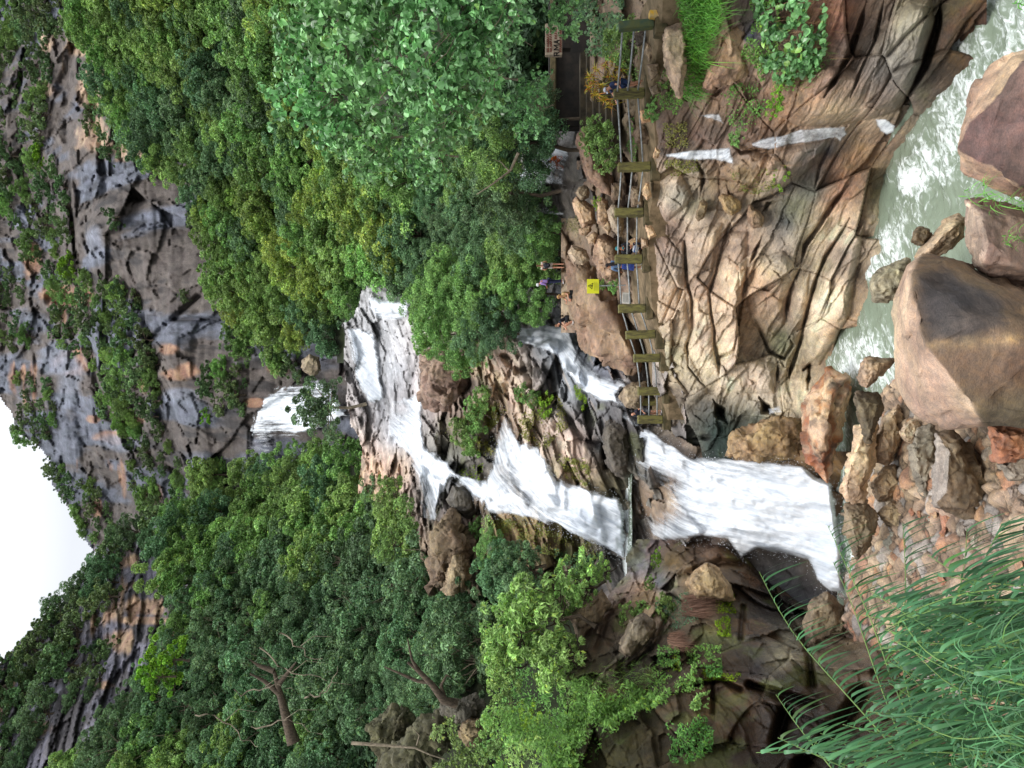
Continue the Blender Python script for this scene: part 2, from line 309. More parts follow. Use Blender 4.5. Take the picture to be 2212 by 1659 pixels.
# dark overhangs under the bands of scrub
for line, wd, dp in (([(110, 640), (190, 700), (300, 660)], 10, 4), ([(300, 640), (330, 760), (345, 900)], 9, 4), ([(190, 740), (210, 830), (240, 900)], 12, 6), ([(270, 780), (430, 640)], 6, 5),
                     ([(380, 690), (520, 690)], 5, 5), ([(200, 200), (230, 420), (300, 430)], 10, 5), ([(110, 60), (165, 90), (130, 190)], 9, 4), ([(230, 380), (310, 430)], 6, 4), ([(560, 690), (640, 740)], 6, 4)):
    CL.D += dp * np.exp(-(dist_line(line, CL.X, CL.Y) / wd) ** 2)
v = fbm(p * [.17, .05, .009], 5, 31); v2 = fbm(p * [.55, .2, .018], 4, 37); pat = fbm(p * [.045, .03, .03], 4, 41); h = fbm(p * [.05, .05, .35], 4, 47)
brown, slate, dark, tan, pale = s2l((108, 98, 92)), s2l((116, 122, 138)), s2l((46, 45, 48)), s2l((192, 138, 94)), s2l((168, 150, 128))
def mixc(C, c, k): return C * (1 - k[..., None]) + c * k[..., None]
C = np.broadcast_to(brown, CL.C.shape).copy()
C = mixc(C, slate, sstep(-.02, .22, v + .25 * sstep(700, 1000, CL.Y) - .12) * .9)
C = mixc(C, dark, sstep(.16, .46, v2 - .3 * pat) * .7)
orange = sstep(.56, .68, pat + .25 * h)
for ex, ey, rx, ry in ((185, 95, 50, 28), (205, 180, 36, 60), (200, 290, 40, 40), (275, 320, 48, 22), (350, 355, 30, 22), (95, 190, 22, 18), (150, 640, 60, 24), (160, 785, 38, 30), (380, 810, 36, 14), (405, 800, 28, 16), (365, 755, 20, 12),
                       (610, 690, 28, 22), (600, 800, 24, 16), (640, 720, 24, 14), (290, 905, 22, 14), (200, 905, 14, 8), (70, 560, 18, 40), (330, 1070, 22, 20), (250, 945, 40, 14), (550, 870, 20, 10)):
    e = 1 - np.hypot((CL.X - ex) / rx, (CL.Y - ey) / ry); orange = np.maximum(orange, sstep(-.2, .35, e + .03 + .5 * v2 + .3 * v))
tn_ = sstep(520, 380, CL.Y)[..., None] if False else (1 - sstep(380, 520, CL.Y))[..., None]; C = mixc(C, (s2l((176, 130, 96)) * (1 - tn_) + s2l((206, 172, 138)) * tn_) * (1 + .4 * h[..., None] + .25 * v2[..., None]), orange * .8)
for ex, ey, rx, ry in ((200, 520, 30, 46), (430, 430, 36, 40), (245, 660, 60, 24), (260, 960, 60, 24), (120, 780, 46, 40), (390, 850, 60, 22), (430, 1000, 50, 40), (70, 700, 50, 30), (150, 830, 40, 60), (330, 1130, 40, 30), (45, 470, 22, 28)):
    e = 1 - np.hypot((CL.X - ex) / rx, (CL.Y - ey) / ry); C = mixc(C, s2l((136, 142, 158)), sstep(0, .5, e + .6 * v) * .75)
C *= (1 + .22 * fbm(p * .3, 3, 77) + .3 * fbm(p * [.9, .5, .03], 4, 78) + .16 * fbm(p * [.08, .08, .9], 3, 79))[..., None]
CL.C[:] = (C * (.78 - .18 * sstep(800, 1000, CL.Y))[..., None]).clip(.01, .6)
CLm = ~((CL.X < np.interp(CL.Y, [q[1] for q in SKY], [q[0] for q in SKY], left=-400, right=330) + 5 * fbm(p / 6, 3, 9)))
CL.build('cliff', M_CLIFF, CLm)['kind'] = 'structure'

# -- nearer ridge with slanting bedding, under the sky
RSKY = [(420, 1130), (300, 1160), (214, 1204), (175, 1240), (165, 1279), (135, 1300), (100, 1330), (76, 1350), (50, 1372), (26, 1400), (4, 1425), (-60, 1560), (-120, 1800)]
RD = Sheet(-140, 900, 1130, 1980, 3.4, [(200, 1200, 150), (0, 1413, 140), (0, 1659, 112), (300, 1659, 95), (640, 1250, 112), (400, 1400, 112), (150, 1900, 92), (500, 1600, 86), (750, 1400, 84), (420, 1180, 142), (800, 1900, 70), (240, 1400, 126)])
p = RD.P0(); q = p @ Matrix.Rotation(.85, 3, 'Y').transposed()
q = np.asarray(q)
RD.D += 1.8 * terr(q[..., 2] * .22 + .5 * fbm(p * .08, 3, 5)) + .7 * terr(q[..., 2] * .7 + .5 * fbm(p * .2, 3, 6)) + fbm(q * [.05, .1, .45], 4, 3) * 1.6 + fbm(p * .08, 4, 8) * 4 + (worley(q * [.05, .1, .3] + fbm(p * .1, 3, 1)[..., None], 3)[1] - .5) * 2.6
v = fbm(q * [.03, .05, .6], 4, 61); pat = fbm(p * [.07, .05, .05], 4, 63); v3 = fbm(p * [.3, .2, .03], 4, 65)
C = np.broadcast_to(s2l((104, 100, 106)), RD.C.shape).copy(); C = mixc(C, s2l((62, 58, 60)), sstep(0, .3, v) * .8); C = mixc(C, s2l((128, 126, 142)), sstep(.0, .3, v3 - v) * .7)
orange = sstep(.3, .45, pat + .2 * v)
for ex, ey, rx, ry in ((310, 1310, 50, 22), (255, 1385, 36, 30), (355, 1262, 26, 14), (225, 1480, 22, 12), (75, 1570, 40, 26), (300, 1340, 60, 10)):
    e = 1 - np.hypot((RD.X - ex) / rx, (RD.Y - ey) / ry); orange = np.maximum(orange, sstep(-.1, .4, e + .6 * v))
C = mixc(C, s2l((182, 146, 112)) * (1 + .3 * v[..., None]), orange * .85); RD.C[:] = (C * (1 + .3 * fbm(p * .3, 3, 7))[..., None]).clip(.01, .6)
RM = ~(RD.X < np.interp(RD.Y, [a[1] for a in RSKY], [a[0] for a in RSKY]) + 5 * fbm(p / 5, 3, 19))
RD.build('ridge', M_CLIFF, RM)['kind'] = 'structure'

# -- stepped rock of the cascades in the middle
CA = Sheet(690, 1480, 560, 1330, 2.2, [(740, 700, 90), (800, 640, 82), (880, 640, 78), (830, 880, 86), (900, 760, 77), (910, 900, 73), (950, 1000, 67), (940, 1120, 65), (780, 1000, 90), (1000, 780, 64), (1000, 900, 63),
    (1060, 720, 58), (1060, 900, 60), (1100, 1000, 55), (1060, 1100, 55), (1150, 760, 53), (1150, 900, 52), (1200, 1030, 49), (1250, 850, 48), (1260, 1100, 47), (1340, 1180, 45.5), (1340, 1050, 43.5), (1340, 850, 42), (1310, 1000, 44),
    (1400, 830, 40), (1352, 1240, 45), (1000, 1150, 61), (1000, 1260, 59), (1150, 1150, 52), (1200, 1220, 48), (1300, 1280, 44), (720, 850, 95), (700, 1300, 95), (700, 600, 95), (1400, 600, 42), (1440, 1000, 41), (1440, 1250, 42), (1250, 640, 52), (1000, 620, 72)])
p = CA.P0(); q = np.asarray(p @ np.array(Matrix.Rotation(.35, 3, 'Y').transposed()))
b1, v1 = worley(q * [.28, .3, .42] + fbm(p * .3, 3, 2)[..., None] * .8, 4); b2, v2 = worley(q * [.8, .6, 1.3] + fbm(p * .8, 3, 6)[..., None] * .6, 5)
lay = fbm(q * [.2, .3, 2.2], 5, 15)
fa, fv, ft = facets(q * [.22, .3, .34] + .3 * fbm(p * .2, 2, 61)[..., None], 121); fa2, fv2, ft2 = facets(q * [.7, .6, 1.3] + .2 * fbm(p * .6, 2, 62)[..., None], 123)
rough_ = 1 - .75 * np.exp(-((CA.X - 850) / 60) ** 2) * sstep(600, 640, CA.Y) * (1 - sstep(960, 1010, CA.Y))
CA.D += rough_ * (fv * 2.4 + ft * 2.6 + .3 * (1 - sstep(0, .04, fa)) + fv2 * .8 + ft2 * 1.1 + lay * .2 + fbm(p * 1.2, 5, 11) * .2 + .5 * terr(q[..., 2] * .55 + .35 * fbm(p * .4, 3, 41)) + .2 * terr(q[..., 2] * 1.6 + .3 * fbm(p * .8, 3, 42)))
for pts, wd, dp in (([(1090, 770), (1120, 800), (1160, 790)], 9, 2.0), ([(1000, 790), (1012, 830), (980, 850)], 10, 3), ([(1206, 870), (1260, 950), (1290, 960)], 7, 1.6), ([(1300, 905), (1306, 960), (1310, 1010)], 6, 1.8), ([(985, 1010), (1045, 1020)], 16, 2.5),
                    ([(1215, 700), (1210, 780)], 7, 1.0), ([(1316, 1085), (1345, 1110)], 12, 2.0), ([(966, 1080), (1010, 1120), (1040, 1110)], 10, 2.0), ([(1190, 690), (1220, 860)], 7, 1.5), ([(1180, 800), (1205, 880)], 9, 1.5)):
    CA.D += dp * np.exp(-(dist_line(pts, CA.X, CA.Y) / wd) ** 2)
Z = [(760, 760, (120, 118, 118)), (830, 700, (150, 150, 152)), (860, 800, (152, 152, 156)), (850, 950, (136, 136, 140)), (940, 800, (134, 112, 100)), (960, 870, (136, 114, 102)), (1000, 820, (70, 62, 54)), (1030, 770, (150, 124, 98)), (1060, 780, (186, 156, 128)),
     (1090, 860, (170, 142, 116)), (1100, 930, (150, 128, 106)), (1160, 760, (110, 110, 112)), (1200, 850, (112, 112, 112)), (1200, 960, (182, 156, 132)), (1250, 990, (176, 150, 128)), (1230, 880, (112, 110, 110)), (1290, 970, (80, 76, 72)), (1330, 960, (66, 62, 60)),
     (1300, 1050, (104, 92, 62)), (1190, 1100, (120, 104, 70)), (1000, 1040, (62, 60, 58)), (1010, 1000, (88, 84, 76)), (930, 1060, (120, 118, 118)), (800, 1000, (168, 136, 110)), (860, 1010, (160, 132, 108)), (1080, 1130, (134, 106, 72)), (1140, 1150, (118, 96, 60)), (1280, 1210, (62, 58, 46)),
     (1350, 1220, (128, 120, 116)), (1360, 800, (110, 100, 92)), (1400, 850, (120, 110, 104)), (960, 1180, (118, 98, 78)), (1000, 1270, (90, 80, 60)), (1280, 800, (90, 92, 98)), (1330, 800, (80, 80, 90)), (1090, 960, (106, 102, 100)), (980, 950, (84, 80, 58))]
C = col_by(Z, CA.X, CA.Y, .9, 1.35); band = fbm(q * [.25, .3, 4.0], 4, 25)
C = C * (1 + .45 * band + .35 * fbm(p * 1.1, 4, 91))[..., None]; C = mixc(C, s2l((200, 176, 150)), sstep(.25, .5, band + .2 * fbm(p * .2, 2, 3)) * .35 * sstep(1000, 1060, CA.X)); C = mixc(C, s2l((50, 48, 46)), sstep(.15, .5, fbm(p * [.5, .5, .25], 4, 95)) * .6)
moss = sstep(.18, .4, fbm(p * .55, 4, 99)) * sstep(900, 960, CA.X); C = mixc(C, s2l((86, 92, 44)), moss * .45)
CA.C[:] = C.clip(.01, .6)
wetpts = [[(850, 660), (880, 900), (960, 1010)], [(1090, 890), (1200, 1050), (1340, 1120)], [(1110, 720), (1200, 800), (1330, 850)], [(1320, 900), (1340, 1000)]]
CA.W[:] = np.max([np.exp(-(dist_line(t, CA.X, CA.Y) / 50) ** 2) for t in wetpts], 0) * .8
CAM = inside([(735, 700), (760, 690), (790, 620), (900, 600), (1000, 640), (1260, 560), (1480, 560), (1480, 1330), (1040, 1300), (930, 1280), (900, 1140), (830, 1090), (770, 1060), (775, 960), (745, 880)], CA.X + 14 * fbm(p * .3, 3, 51), CA.Y + 14 * fbm(p * .3, 3, 52))
CA.build('cascade_rock', M_WET, CAM)['kind'] = 'structure'

# -- rock wall below the path
EF = Sheet(1398, 2130, -200, 1020, 1.9, [(1400, -150, 24), (1400, 0, 26.3), (1400, 200, 28.9), (1402, 450, 32.2), (1404, 700, 34.3), (1440, 850, 37.2), (1450, 930, 38.6), (1500, 0, 25.6), (1500, 450, 30.6), (1500, 850, 36), (1600, 100, 25.5), (1600, 450, 30),
    (1600, 900, 35.5), (1700, 200, 26), (1700, 500, 29.4), (1700, 880, 33.4), (1800, 150, 24.6), (1800, 260, 26.4), (1800, 500, 29.6), (1750, 780, 34.2), (1860, 300, 27.2), (1880, 480, 28.2), (1830, 680, 30.6), (1900, 200, 25), (1960, 180, 24.4),
    (2000, 60, 23.2), (2030, 0, 22.6), (2080, -100, 20.5), (1740, 900, 33), (1720, 980, 33), (1560, 990, 36), (1470, 1000, 39.5), (1960, 400, 27.5), (2050, 250, 25), (1900, 700, 30)])
p = EF.P0(); X, Y = EF.X, EF.Y
q = np.asarray(p @ np.array(Matrix.Rotation(-.28, 3, 'Y').transposed())); wq = fbm(p * .22, 3, 2)[..., None]
lay = fbm(q * [.12, .2, 1.5] + wq * 1.6, 5, 15); b1, v1 = worley(q * [.22, .3, .55] + wq * .9, 24); b2, v2 = worley(q * [.6, .5, 1.3] + fbm(p * .6, 3, 6)[..., None] * .7, 25)
smooth_ = sstep(1640, 1760, X)
b3, v3 = worley(q * [.5, .5, .9] + fbm(p * .5, 3, 66)[..., None] * .8, 29)
fa, fv, ft = facets(q * [.16, .25, .42] + .35 * fbm(p * .18, 2, 61)[..., None], 101); fa2, fv2, ft2 = facets(q * [.42, .5, 1.1] + .2 * fbm(p * .5, 2, 62)[..., None], 103); fa3, fv3, ft3 = facets(q * [1.3, 1.2, 2.6], 105)
EF.D += fv * 1.0 + ft * 1.0 + .16 * (1 - sstep(0, .03, fa)) + (1 - .55 * smooth_) * (fv2 * .22 + ft2 * .3 + .05 * (1 - sstep(0, .04, fa2))) + (1 - .8 * smooth_) * (fv3 * .06 + ft3 * .12) + lay * .08 + fbm(p * 2.2, 5, 11) * .05
msk = sstep(-.15, .25, fbm(p * .25, 3, 71)); qz = q[..., 2] + .45 * fbm(p * .45, 3, 72) + .1 * fbm(p * 1.6, 3, 73)
EF.D += .3 * terr(qz * .6) * (.3 + .7 * msk) + .07 * terr(qz * 2.2 + .3) * (1 - msk) + .03 * terr(qz * 6)
CR = [([(1832, 400), (1800, 440), (1766, 492), (1738, 531), (1728, 581), (1707, 626), (1699, 668), (1697, 700)], 5, 1.1), ([(1836, 470), (1825, 492), (1783, 555), (1765, 600), (1752, 643), (1738, 696), (1728, 741), (1703, 814), (1686, 832)], 5, 1.3),
      ([(1585, 470), (1570, 500), (1557, 548), (1546, 590), (1532, 634), (1536, 678), (1543, 710), (1543, 745), (1553, 790), (1553, 832)], 3.2, .8), ([(1478, 500), (1482, 581), (1484, 612), (1494, 643), (1496, 710), (1484, 748), (1487, 793), (1512, 825), (1536, 846)], 3, .7),
      ([(1613, 560), (1613, 581), (1609, 626), (1599, 664), (1593, 720), (1585, 759), (1553, 772), (1550, 804)], 3.5, .8), ([(1651, 500), (1640, 527), (1627, 555), (1613, 583)], 4, .9), ([(1630, 690), (1645, 720), (1662, 760), (1695, 775), (1712, 745), (1700, 715)], 5, 1.0),
      ([(1698, 465), (1706, 480), (1700, 496)], 7, .8), ([(1735, 800), (1748, 790), (1745, 840)], 11, 3.0), ([(1708, 780), (1705, 822)], 7, 2.2), ([(1682, 780), (1676, 840)], 4, 1.4), ([(1540, 862), (1558, 895), (1572, 915)], 15, 2.4), ([(1640, 858), (1655, 880), (1678, 900)], 15, 2.6),
      ([(1872, 0), (1858, 52), (1834, 122), (1788, 196), (1781, 210)], 7, 1.5), ([(1910, 0), (1890, 88), (1858, 157), (1837, 210)], 5, 1.0), ([(2033, 0), (2026, 52), (1998, 140), (1945, 238)], 9, 2.0), ([(1580, 312), (1600, 330), (1660, 322)], 6, .9), ([(1522, 200), (1545, 205), (1575, 180)], 5, .8), ([(1610, 140), (1618, 165)], 6, .8),
      ([(1800, 300), (1770, 360), (1758, 420)], 4, .6),
      ([(1500, 340), (1520, 380), (1512, 430)], 6, .9), ([(1570, 400), (1585, 450)], 4, .7), ([(1440, 420), (1470, 440), (1480, 470)], 4, .6), ([(1400, 500), (1440, 510), (1480, 560)], 3, .5), ([(1655, 575), (1680, 590), (1700, 620)], 4, .6), ([(1480, 950), (1560, 940)], 8, 1.2), ([(1840, 560), (1790, 640), (1765, 700)], 3, .5), ([(1640, 470), (1660, 440), (1690, 430)], 4, .7)]
for pts, wd, dp in CR:
    dl = dist_line(pts, X, Y); wv_ = .35 + 1.1 * np.clip(.5 + .9 * fbm(p * .55, 3, int(pts[0][0])), 0, 1.2); dl = np.abs(dl + 2.5 * fbm(p * .9, 4, 55)); tp_ = sstep(2, 45, np.minimum(np.hypot(X - pts[0][0], Y - pts[0][1]), np.hypot(X - pts[-1][0], Y - pts[-1][1]))); wv_ = wv_ * (.12 + .88 * tp_)
    EF.D += .9 * dp * np.clip(1 - dl / (wd * .95 * wv_ + .6), 0, 1) * wv_.clip(.2, 1)
BL = [([(1683, 252), (1728, 182), (1788, 140), (1847, 150), (1880, 90), (1963, 0), (2012, -10), (2019, 45), (1994, 150), (1963, 210), (1938, 238), (1903, 252), (1812, 270), (1725, 273)], 1.1, 45), ([(1480, 500), (1560, 480), (1546, 590), (1532, 634), (1496, 650), (1484, 600)], .5, 26), ([(1572, 500), (1613, 500), (1613, 575), (1600, 650), (1560, 640), (1548, 590)], .5, 26),
      ([(1636, 560), (1690, 540), (1725, 580), (1700, 640), (1695, 700), (1660, 740), (1620, 690), (1612, 640)], .9, 34), ([(1500, 650), (1532, 640), (1540, 740), (1550, 800), (1500, 780), (1490, 720)], .4, 22), ([(1556, 780), (1600, 760), (1680, 790), (1672, 850), (1600, 850), (1556, 835)], .7, 30), ([(1710, 640), (1750, 580), (1740, 680), (1700, 800), (1690, 790)], .5, 20),
      ([(1766, 620), (1830, 520), (1868, 480), (1836, 680), (1770, 790), (1740, 790), (1730, 750)], .9, 32), ([(1570, 300), (1640, 330), (1690, 350), (1640, 400), (1580, 420), (1566, 360)], .5, 26), ([(1660, 330), (1740, 310), (1790, 300), (1770, 350), (1690, 410), (1650, 400)], .6, 28), ([(1410, 380), (1470, 370), (1500, 430), (1440, 480), (1405, 450)], .8, 30), ([(1404, 500), (1476, 520), (1480, 640), (1490, 720), (1440, 740), (1408, 690)], .7, 34), ([(1410, 740), (1480, 750), (1530, 850), (1470, 900), (1430, 830)], .6, 34)]
for pl, hgt, R in BL:
    dd = np.where(inside(pl, X, Y), dist_line(pl, X, Y, True), 0); EF.D -= .8 * hgt * np.clip(dd / (R * .55), 0, 1) ** .6
Z = [(1410, 120, (120, 104, 76)), (1410, 300, (110, 92, 74)), (1500, 60, (104, 88, 62)), (1600, 90, (172, 138, 110)), (1600, 130, (168, 134, 108)), (1540, 180, (160, 122, 96)), (1610, 85, (110, 98, 98)), (1640, 230, (112, 90, 66)), (1500, 240, (110, 90, 70)), (1720, 60, (120, 88, 62)), (1800, 40, (140, 84, 60)),
     (1790, 100, (116, 82, 62)), (1830, 110, (104, 88, 74)), (1860, 200, (158, 136, 114)), (1780, 220, (176, 140, 106)), (1820, 250, (178, 148, 116)), (1700, 255, (160, 118, 82)), (1940, 120, (138, 132, 118)), (1980, 60, (146, 138, 120)), (1900, 160, (124, 118, 112)), (2040, 30, (96, 78, 58)), (2010, 120, (80, 66, 50)), (1500, 290, (86, 62, 46)), (1450, 290, (96, 76, 56)),
     (1480, 330, (88, 72, 52)), (1540, 340, (120, 96, 82)), (1600, 330, (150, 120, 102)), (1640, 330, (146, 112, 88)), (1700, 330, (150, 120, 98)), (1740, 350, (104, 96, 92)), (1790, 330, (90, 88, 90)), (1700, 400, (124, 110, 96)), (1610, 370, (118, 92, 62)), (1760, 420, (104, 102, 88)), (1720, 450, (120, 120, 90)), (1700, 480, (84, 84, 78)), (1800, 350, (140, 112, 86)),
     (1790, 440, (150, 116, 86)), (1830, 420, (134, 96, 66)), (1850, 330, (134, 98, 66)), (1430, 400, (150, 132, 116)), (1450, 380, (160, 134, 114)), (1470, 420, (128, 120, 106)), (1430, 470, (146, 122, 104)), (1440, 540, (142, 118, 100)), (1460, 560, (128, 112, 100)), (1410, 600, (160, 136, 114)), (1450, 650, (150, 122, 98)), (1420, 720, (154, 130, 108)), (1500, 480, (166, 146, 122)), (1520, 580, (172, 144, 116)), (1560, 520, (176, 150, 122)),
     (1580, 600, (180, 150, 120)), (1590, 540, (160, 134, 110)), (1630, 520, (140, 116, 96)), (1650, 600, (178, 142, 108)), (1670, 560, (150, 132, 114)), (1690, 560, (156, 136, 118)), (1720, 560, (164, 144, 124)), (1680, 660, (160, 134, 108)), (1630, 660, (170, 138, 106)), (1690, 720, (104, 100, 78)), (1690, 750, (110, 108, 84)), (1600, 740, (172, 144, 116)), (1560, 680, (170, 146, 120)), (1510, 720, (184, 158, 130)), (1490, 780, (160, 140, 116)),
     (1450, 760, (140, 128, 104)), (1460, 800, (132, 116, 92)), (1440, 840, (128, 112, 94)), (1470, 900, (104, 96, 84)), (1520, 870, (100, 94, 80)), (1600, 800, (184, 164, 140)), (1650, 820, (170, 152, 132)), (1580, 840, (190, 170, 144)), (1700, 840, (186, 164, 136)), (1720, 890, (180, 156, 128)), (1770, 540, (186, 160, 132)), (1830, 540, (206, 184, 156)), (1800, 600, (200, 176, 148)), (1780, 660, (196, 172, 146)), (1760, 740, (182, 160, 130)),
     (1850, 600, (150, 128, 98)), (1800, 720, (150, 118, 80)), (1790, 780, (130, 106, 76)), (1860, 480, (176, 150, 120)), (1640, 900, (86, 84, 70)), (1560, 890, (70, 72, 62)), (1900, 400, (100, 90, 66))]
C = col_by(Z, X, Y, .82, 1.42) * np.array([1.0, .99, .92]); band = fbm(q * [.14, .2, 3.4] + wq * 2.0, 5, 25); band2 = fbm(q * [.3, .3, 9], 3, 27)
C = C * (1 + .38 * band + .16 * band2 + .22 * fbm(p * 1.2, 4, 91))[..., None]
C = mixc(C, s2l((120, 72, 40)), sstep(.25, .5, fbm(p * [.5, .4, .4], 4, 93)) * .3); C = mixc(C, s2l((72, 62, 52)), sstep(.2, .5, fbm(p * [.4, .4, .2], 4, 95)) * .35)
C = mixc(C, s2l((92, 98, 52)), sstep(.25, .5, fbm(p * .6, 4, 97)) * .3)
EF.C[:] = C.clip(.012, .62)
wet_l = [([(1430, 320), (1580, 330), (1700, 300), (1830, 290)], 45), ([(1860, 60), (1800, 180)], 22), ([(1900, 80), (1990, 110), (2010, 20)], 40), ([(1880, 480), (1830, 690), (1790, 780)], 20), ([(1540, 880), (1650, 880)], 36), ([(1700, 430), (1690, 480)], 30)]
EF.W[:] = np.max([np.exp(-(dist_line(t, X, Y) / s) ** 2) for t, s in wet_l], 0) * .85
EF.C *= (1 - .28 * EF.W)[..., None]
EF.D += .8 * np.exp(-np.clip(X - 1404, 0, None) / 16)
EM = X > np.interp(Y, [-200, -60, 55, 130, 201, 280, 360, 410, 460, 560, 666, 700, 723, 773, 845, 906, 1000], [1424, 1424, 1426, 1406, 1401, 1412, 1417, 1410, 1402, 1398, 1404, 1416, 1430, 1438, 1441, 1444, 1452]) + 4 * fbm(p * .8, 3, 70)
EF.build('rock_wall', M_ROCK, EM)['kind'] = 'structure'

# -- dark wet rock on the other bank
LF = Sheet(1215, 2050, 1165, 1960, 2.4, [(1240, 1300, 38), (1300, 1215, 42), (1250, 1500, 30), (1240, 1659, 25.5), (1400, 1190, 40), (1450, 1180, 38), (1400, 1400, 31), (1400, 1659, 23), (1500, 1240, 34.5), (1550, 1180, 36.3), (1600, 1250, 33.5), (1600, 1400, 28), (1600, 1659, 21.5), (1650, 1210, 37.5), (1700, 1232, 37), (1745, 1240, 37), (1790, 1270, 36), (1700, 1400, 27),
    (1815, 1320, 31), (1800, 1500, 24), (1850, 1400, 26), (1900, 1659, 18.5), (1960, 1400, 23.5), (1350, 1900, 17), (1900, 1900, 14.5)])
p = LF.P0(); X, Y = LF.X, LF.Y; q = np.asarray(p @ np.array(Matrix.Rotation(.75, 3, 'Y').transposed())); wq = fbm(p * .3, 3, 2)[..., None]
b1, v1 = worley(q * [.3, .35, .5] + wq * .8, 34); b2, v2 = worley(q * [.9, .8, 1.5] + wq * .6, 35); lay = fbm(q * [.2, .3, 1.9] + wq, 5, 15)
fl_ = sstep(1480, 1560, X); qz = q[..., 2] + .4 * fbm(p * .5, 3, 72)
fa, fv, ft = facets(q * [.2, .3, .36] + .25 * fbm(p * .2, 2, 61)[..., None], 111); fa2, fv2, ft2 = facets(q * [.7, .7, 1.2], 113)
LF.D += fv * (1.4 - .6 * fl_) + ft * (1.6 - .6 * fl_) + .12 * (1 - sstep(0, .03, fa)) + (fv2 * .22 + ft2 * .4) * (1 - .5 * fl_) + lay * .15 + fbm(p * 1.4, 5, 11) * .1 + .4 * terr(qz * .4) + .06 * terr(qz * 2.2)
for pts, wd, dp in (([(1660, 1250), (1690, 1320), (1745, 1390), (1755, 1480)], 6, 1.4), ([(1605, 1310), (1600, 1380)], 5, .6), ([(1470, 1245), (1560, 1215), (1600, 1220)], 9, 1.2), ([(1500, 1480), (1560, 1470), (1600, 1490)], 5, .8), ([(1540, 1475), (1540, 1540)], 4, .8), ([(1620, 1480), (1680, 1500), (1760, 1520)], 8, 1.2), ([(1440, 1330), (1420, 1390), (1360, 1440)], 5, .8), ([(1680, 1600), (1700, 1540)], 14, 1.4), ([(1730, 1660), (1830, 1560), (1860, 1500)], 18, 1.6), ([(1350, 1300), (1310, 1340), (1290, 1400)], 6, .8)):
    LF.D += dp * np.exp(-(dist_line(pts, X, Y) / wd) ** 2)
Z = [(1300, 1260, (84, 84, 90)), (1310, 1330, (132, 112, 96)), (1260, 1400, (80, 70, 54)), (1385, 1230, (140, 134, 138)), (1400, 1270, (178, 146, 116)), (1440, 1215, (120, 96, 70)), (1420, 1260, (138, 134, 134)), (1490, 1200, (90, 72, 54)), (1540, 1220, (110, 92, 70)), (1570, 1190, (96, 72, 50)), (1500, 1260, (150, 128, 98)), (1350, 1380, (90, 80, 68)), (1390, 1360, (100, 88, 76)),
     (1440, 1420, (64, 56, 44)), (1560, 1320, (84, 72, 56)), (1590, 1380, (82, 72, 56)), (1650, 1350, (70, 62, 54)), (1640, 1440, (62, 56, 52)), (1700, 1260, (56, 50, 46)), (1720, 1320, (58, 52, 46)), (1750, 1300, (124, 104, 82)), (1780, 1330, (110, 92, 74)), (1540, 1480, (84, 66, 42)), (1570, 1520, (92, 72, 44)), (1480, 1560, (76, 62, 46)), (1620, 1560, (70, 52, 36)), (1700, 1460, (60, 52, 40)),
     (1700, 1560, (52, 44, 36)), (1620, 1640, (62, 50, 42)), (1500, 1650, (60, 48, 32)), (1760, 1500, (62, 48, 36)), (1800, 1600, (48, 40, 30)), (1300, 1500, (62, 60, 38)), (1300, 1640, (70, 64, 40)), (1680, 1430, (150, 140, 116)), (1860, 1350, (120, 104, 84))]
C = col_by(Z, X, Y, 1.2, .88) * (1 + .3 * fbm(q * [.2, .2, 3], 4, 25) + .4 * fbm(p * [1.6, 1.2, .3], 4, 92) + .25 * fbm(p * 1.2, 4, 91))[..., None]
C = mixc(C, s2l((110, 74, 44)), sstep(.2, .5, fbm(p * .7, 4, 93)) * .4); moss = sstep(.12, .34, fbm(p * .8, 4, 97) - .0006 * (X - 1500)); C = mixc(C, s2l((84, 98, 34)), moss * .42)
LF.C[:] = C.clip(.008, .5); LF.W[:] = .7 * sstep(1500, 1650, X) + .3
LF.build('wet_rock_bank', M_WET, X > 8 * fbm(p * .5, 3, 3) + np.interp(Y, [1165, 1200, 1240, 1290, 1330, 1400, 1900], [1372, 1350, 1352, 1312, 1256, 1224, 1216]))['kind'] = 'structure'

# -- bed of the lower fall
BF = Sheet(1340, 1880, 860, 1340, 2.4, [(1345, 950, 45), (1345, 1100, 46), (1356, 1100, 44.5), (1380, 950, 41.5), (1366, 1200, 45), (1400, 1050, 41), (1450, 1150, 39.3), (1500, 1000, 37), (1600, 1000, 34.6), (1600, 1200, 35.8), (1700, 1000, 32.6), (1700, 1200, 34), (1800, 1050, 31), (1815, 1270, 31.7), (1780, 1150, 32.3), (1870, 1050, 29.6), (1870, 1300, 29.8), (1500, 1240, 37.5), (1700, 1320, 33)])
p = BF.P0(); X, Y = BF.X, BF.Y; BF.D += (worley(p * .45 + fbm(p * .3, 3, 1)[..., None] * .6, 3)[1] - .5) * 1.0 + fbm(p * [.5, .5, .25], 4, 9) * .7 + .5
C = col_by([(1360, 1000, (120, 112, 102)), (1400, 1090, (158, 128, 96)), (1440, 1100, (150, 122, 92)), (1480, 1000, (110, 92, 74)), (1600, 1000, (150, 120, 82)), (1700, 1200, (70, 60, 50)), (1560, 1180, (84, 70, 56)), (1380, 1200, (136, 128, 124)), (1380, 1130, (130, 116, 100))], X, Y) * (1 + .5 * fbm(p * [1.2, 1, .5], 4, 5))[..., None]
BF.C[:] = C.clip(.01, .5); BF.W[:] = .7; BF.build('fall_bed', M_WET, Y > np.interp(X, [1340, 1440, 1500, 1560, 1880], [900, 925, 962, 968, 975]))['kind'] = 'structure'

